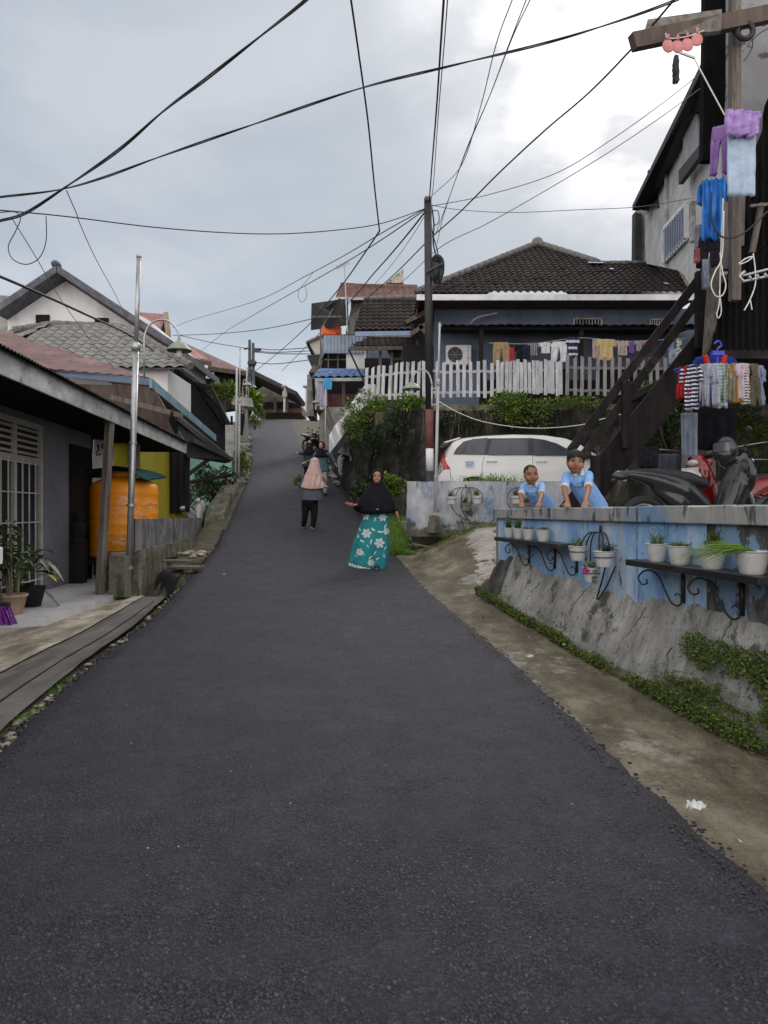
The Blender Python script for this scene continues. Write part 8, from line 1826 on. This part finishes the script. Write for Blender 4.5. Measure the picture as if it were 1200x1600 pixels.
# skirt with printed flowers
mb = MB(); nU, nV = 200, 130; rings = []
def ring_at(v):   # v 0 top .. 1 bottom
    py = interp([(0,799),(.15,812),(.5,845),(.85,876),(1,888.5)], v); pxc = interp([(0,589),(.3,585),(.7,579),(1,575.5)], v); rx = KW*interp([(0,.185),(.25,.235),(.6,.29),(1,.285)], v)
    return zc(py), PX(pxc, Yw), rx, rx*.62
hemtilt = lambda x: 0
for j in range(nV+1):
    v = j/nV; z, cx_, rx, ry = ring_at(v)
    for i in range(nU):
        a = 2*math.pi*i/nU; f = 1+.06*v*math.sin(a*8+1)+.035*v*math.sin(a*13+2.5)-.05*v*math.sin(a*5+v*2)
        xx = math.cos(a)*rx*f; zz_ = z+(-.42*(xx)*v*v*.55 if True else 0)
        mb.v.append((cx_+xx, Yw+math.sin(a)*ry*f+.02, zz_+.03*v))
mb.f = [((j+1)*nU+i, (j+1)*nU+(i+1)%nU, j*nU+(i+1)%nU, j*nU+i) for j in range(nV) for i in range(nU)]
flowers = [(573,833,6.2),(593,848,6.6),(571,806,5.5),(598,808,5.5),(562,862,5),(604,830,4.5),(580,878,4.5)]; petals = [(586,811,-.4,6.5),(583,827,.9,6.5),(594,831,-.05+1.5,7),(602,822,-.45,6),(562,827,.7,5),(566,845,1.1,6),(580,846,-.1,6),(575,853,.5,5),(586,863,-.5,6),(579,870,-.9,6),(560,838,.3,5),(600,868,.3,5),(568,864,.5,5),(602,856,-.8,5),(590,872,-1,5),(556,868,.6,5)]
TEAL = Vector((.012,.20,.225)); WHT = Vector((.56,.60,.60))
def skcol(v):
    px = 600+v.x/v.y*F*1.0; py = 800-(v.z-EYE)/v.y*F; px = 600+v.x/Yw*F; py = 800-(v.z-EYE)/Yw*F
    if v.y > Yw+.02: px = 1160-px  # the print repeats, mirrored, on the back panel
    c = TEAL*(1+.25*noise.noise(Vector((v.x*5, v.z*4, 1))))
    for fx, fy, r in flowers:
        r *= 1.22
        d = math.hypot(px-fx, py-fy); a = math.atan2(py-fy, px-fx)
        if d < r*(.55+.45*abs(math.cos(a*3+.3))) and d > r*.18 : 
            if abs(math.cos(a*3+.3)) > .28: c = WHT
        if d < r*.14: c = WHT*.7
    for fx, fy, an, r in petals:
        dx, dy = px-fx, py-fy; u = dx*math.sin(an)+dy*math.cos(an); w_ = dx*math.cos(an)-dy*math.sin(an)
        if (u/(r*.62))**2+((w_-.25*u*u/r)/(r*.20))**2 < 1: c = WHT*.92
    return c
paint(mb, skcol); sk = mb.build('skirt', m_vcol, t, smooth=True); so_ = sk.modifiers.new('s', 'SOLIDIFY'); so_.thickness = .006
mb = MB()
for j in range(4):
    v = 1+j*.02; z, cx_, rx, ry = ring_at(1)
    for i in range(nU):
        a = 2*math.pi*i/nU; f = 1+.06*math.sin(a*8+1)+.035*math.sin(a*13+2.5)-.05*math.sin(a*5+2)+.03*j*math.sin(a*44)*.5+.03
        xx = math.cos(a)*rx*f; mb.v.append((cx_+xx, Yw+math.sin(a)*ry*f+.02, z-.231*xx+.024-j*.016))
mb.f = [((j+1)*nU+i, (j+1)*nU+(i+1)%nU, j*nU+(i+1)%nU, j*nU+i) for j in range(3) for i in range(nU)]
mb.build('ruffle_hem', mat('white_teal_lace', [(.42,(.12,.35,.38)),(.52,(.62,.66,.66))], 30, 4, .8), sk, smooth=True)
for q in (fl+Vector((-.01,-.06,-.03)), fr_+Vector((0,-.06,-.015))):
    mb = MB(); mb.ell(q, (.048,.115,.038), 16, 8); mb.ell(q+Vector((0,.04,.03)), (.045,.06,.035), 12, 8); fused(mb, .01, 2).build('shoe', m_black, t, smooth=True)
mb = MB(); c = wr_l+Vector((-.09,-.09,-.005)); mb.ell(c, (.055,.05,.035), 12, 8); mb.ell(c+Vector((-.05,-.01,.015)), (.035,.03,.022), 10, 6)
for j in range(len(mb.v)): v = Vector(mb.v[j]); mb.v[j] = tuple(v+Vector((1,1,1))*noise.noise(v*45)*.01)
tag(mb.build('snack', mat('brown_snack', [(.3,(.12,.03,.02)),(.7,(.26,.09,.06))], 25, 4, .6), smooth=True), 'crumpled reddish brown snack in the raised hand of the woman in the teal skirt', 'snack')

# ---- woman in pink beige hijab, seen from behind, walking uphill
Y2 = 15.9; ft2 = zr(Y2)
def W2(px, py, dy=0): return P(px, py, Y2+dy)
t = thing('person', 'woman in a pinkish beige hijab and black trousers walking uphill, seen from behind', 'person', (PX(487,Y2), Y2, ft2))
hc = W2(491.5, 724, .02); s = .235; hip = W2(484, 783, 0)
shl, shr = W2(478, 749), W2(503, 748); el_, wl_ = W2(470, 759, .05), W2(468.5, 756, .22); er, wr2 = W2(507, 757, .03), W2(508, 760, .2)
kl, kr = W2(476.5, 806, -.03), W2(491, 808, -.06); fl, fr_ = W2(473.5, 825, .06), W2(488, 827.5, -.08)
limbs = [([hc+Vector((0,0,-.07)), W2(490,744)], [.05,.055]), ([W2(489,752), W2(486,768), hip], [.12,.12,.135]), ([shl, shr], [.05,.05]), ([shl, el_, wl_], [.045,.036,.024]), ([shr, er, wr2], [.045,.036,.024]),
    ([hip+Vector((-.08,0,0)), kl, fl], [.08,.055,.034]), ([hip+Vector((.08,0,0)), kr, fr_], [.08,.055,.034]), ([fl, fl+Vector((0,.13,-.035))], [.034,.028]), ([fr_, fr_+Vector((0,.13,-.035))], [.034,.028])]
b, Mh = body_mesh(limbs, [(hc, s, R(178), 0, 0)], [(wl_, (-.2,1,0), (0,0,-1), 1, .95, .8), (wr2, (.2,1,0), (0,0,-1), -1, .95, .8)], .009)
paint(b, face_col(hc, s, Mh, (.42,.24,.18))); b.build('body', m_skin, t, smooth=True)
z2 = lambda py: PZ(py, Y2); X2 = lambda px: PX(px, Y2)
mbt = MB(); mbt.limb([hip+Vector((0,0,.03)), hip+Vector((0,0,-.05))], [.15,.155], 16)
for k_, f_, sg in ((kl,fl,-1),(kr,fr_,1)): mbt.limb([hip+Vector((sg*.085,0,-.03)), k_, k_.lerp(f_,.76)], [.098,.068,.052], 14)
fs = fused(mbt, .011, 3); fs.v = [tuple(Vector(v)+Vector((1,1,0))*.008*noise.noise(Vector((v[0]*16, v[1]*16, v[2]*22)))) for v in fs.v]; fs.build('trousers', cloth('trblack', (.009,.009,.010)), t, smooth=True)
mb = MB(); mb.loft([(z2(743),X2(490),Y2,.13,.11),(z2(752),X2(490),Y2,.20,.145),(z2(765),X2(488.5),Y2,.215,.16),(z2(775),X2(488),Y2,.235,.175),(z2(782),X2(488),Y2,.25,.185)], 48, lambda a, v: 1+.03*v*math.sin(a*9)+.02*v*math.sin(a*15+1)); 
for a, e_, w_ in ((shl, el_, wl_), (shr, er, wr2)): mb.limb([a, e_, w_], [.06,.055,.045], 12)
fused(mb, .011, 3).build('tunic', cloth('greyblue', (.085,.09,.115)), t, smooth=True)
mb = MB()
def e(p, r): mb.ell(hc+Vector(p)*s, (r[0]*s, r[1]*s, r[2]*s), 22, 14)
e((0,-.03,.08), (.43,.47,.47)); e((0,-.06,-.25), (.44,.44,.45))
mb.loft([(z2(724),X2(491.5),Y2+.0,.105,.12),(z2(731),X2(491),Y2-.01,.13,.135),(z2(738),X2(490.5),Y2-.01,.165,.155),(z2(745),X2(490),Y2,.205,.175),(z2(752),X2(490),Y2,.23,.19),(z2(757),X2(490),Y2,.265,.205),(z2(761),X2(490),Y2,.285,.21)], 64, lambda a, v: 1+.05*v*math.sin(a*7+.5)+.025*v*math.sin(a*16))
fs = fused(mb, .010, 3); 
def foldy(v):
    x = (v[0]-X2(490)); zf = (z2(735)-v[2]); d = .012*math.sin(x*55+zf*14)*min(1, max(0, zf*4+.15)) if v[1] < Y2 else 0
    zz = v[2]-(.05*math.cos(min(1, abs(x)/.3)*1.57) if v[2] < z2(759) and v[1] < Y2 else 0)
    return (v[0], v[1]+d, zz)
fs.v = [foldy(v) for v in fs.v]; fs.build('hijab', m_hijab_p, t, smooth=True)
for q, yaw in ((fl, .05), (fr_, -.05)):
    mb = MB(); mb.ell(q+Vector((0,.05,-.035)), (.046,.12,.022), 16, 8); mb.ell(q+Vector((0,.11,-.02)), (.046,.06,.032), 12, 8); mb.box(q+Vector((0,-.04,-.045)), (.06,.07,.03)); fused(mb, .009, 1).build('shoe', m_black, t, smooth=True)
mb = MB(); rg = random.Random(4); c = W2(468, 751, .22); leafcloud(mb, c, (.14,.12,.10), 330, .07, .02, rg, 8)
for i in range(20): mb.tube([c, c+Vector((rg.uniform(-.2,.1), rg.uniform(-.1,.1), rg.uniform(-.08,.14)))], .003, 3)
o = mb.build('herb_bundle', m_ivy); tag(o, 'bundle of dry green herbs carried in front of the woman in the beige hijab', 'plant bundle')

# ---- two women behind
def woman_back(label, Y, pxh, pyh, shw, arms, feet, cloth_m, skirt_m, hw_, cape_bot, tunic_bot, mask=False, s=.225, yaw=0):
    Q = lambda px, py, dy=0: P(px, py, Y+dy); hc = Q(pxh, pyh); t = thing('person', label, 'person', (PX(pxh,Y), Y, zr(Y)))
    shz = hc.z-.27; hipz = hc.z-.74; xh = hc.x; limbs = [([hc+Vector((0,0,-.07)), Vector((xh, Y, shz+.03))], [.05,.055]), ([Vector((xh,Y,shz-.07)), Vector((xh,Y,hipz+.18)), Vector((xh,Y,hipz))], [.12,.115,.13]), ([Vector((xh-shw,Y,shz)), Vector((xh+shw,Y,shz))], [.05,.05])]
    sl = MB(); hands = []
    for sg, (elp, wrp) in zip((-1, 1), arms):
        a = Vector((xh+sg*shw, Y, shz)); e_ = Q(*elp); w_ = Q(*wrp); limbs.append(([a, e_, w_], [.045,.035,.023])); sl.limb([a, e_, w_.lerp(e_,.12)], [.07,.06,.05], 12); hands.append((w_, (w_-e_), (0,.3,-1), -sg, .95, .2))
    sl.loft([(shz+.04,xh,Y,.10,.09),(shz-.04,xh,Y,.19,.13),(shz-.25,xh,Y,.20,.14),(PZ(tunic_bot,Y),xh,Y,.25,.18)], 40, lambda a, v: 1+.03*v*math.sin(a*8))
    for sg, f_ in zip((-1, 1), feet):
        f = Q(*f_); h0 = Vector((xh+sg*.08, Y, hipz)); limbs.append(([h0, h0.lerp(f,.5)+Vector((0,-.04,0)), f], [.08,.055,.034])); limbs.append(([f, f+Vector((0,-.13,-.03))], [.034,.028]))
    b, Mh = body_mesh(limbs, [(hc, s, yaw, 0, 0)], hands, .011)
    fcf = face_col(hc, s, Mh, (.42,.23,.17)); Mi = Mh.inverted()
    paint(b, fcf); b.build('body', m_skin, t, smooth=True)
    fused(sl, .013, 3).build('tunic', cloth_m, t, smooth=True)
    mb = MB()
    for sg, f_ in zip((-1, 1), feet): f = Q(*f_); h0 = Vector((xh+sg*.08, Y, hipz+.05)); mb.limb([h0, h0.lerp(f,.5)+Vector((0,-.04,0)), f+Vector((0,0,.07))], [.12,.09,.065], 12)
    fused(mb, .013, 3).build('trousers', skirt_m, t, smooth=True)
    zb = PZ(cape_bot, Y)
    hijab(t, hc, s, Mh, [(hc.z-.14,xh,Y,.09,.10),(hc.z-.20,xh,Y,.13,.13),(hc.z-.28,xh,Y,.20,.16),((hc.z-.28+zb)/2,xh,Y,.22,.17),(zb,xh,Y,.13,.15)], m_hijab_b, .014)
    for f_ in feet: mb = MB(); mb.ell(Q(*f_)+Vector((0,-.06,-.02)), (.045,.12,.04), 12, 8); mb.build('shoe', m_black, t, smooth=True)
    if mask: mb = MB(); mb.ell(hc+Mh@Vector((0,-.16*s,-.16*s)), (.27*s,.28*s,.22*s), 16, 10); mb.build('face_mask', m_hijab_b, t, smooth=True)
    return t
woman_back('woman in a black hijab and teal tunic with both arms spread, behind the beige hijab', 21.8, 502, 696, .17, (((491,718,-.05),(478,722,-.2)),((517,711,0),(524,723,-.05))), ((499,769,.2),(508.5,771,-.1)), cloth('tealtunic', (.065,.125,.135)), cloth('greytr', (.30,.30,.29)), .2, 716, 737, yaw=R(-6))
woman_back('woman in black with a face mask and one arm stretched out, farthest up the road', 23.6, 484, 692, .16, (((475,709,-.05),(467,708,-.15)),((494,712,0),(500,716,.1))), ((480,757,.1),(488,760,-.1)), cloth('darkgreyt', (.04,.042,.05)), cloth('trblack', (.009,.009,.010)), .2, 712, 730, True)
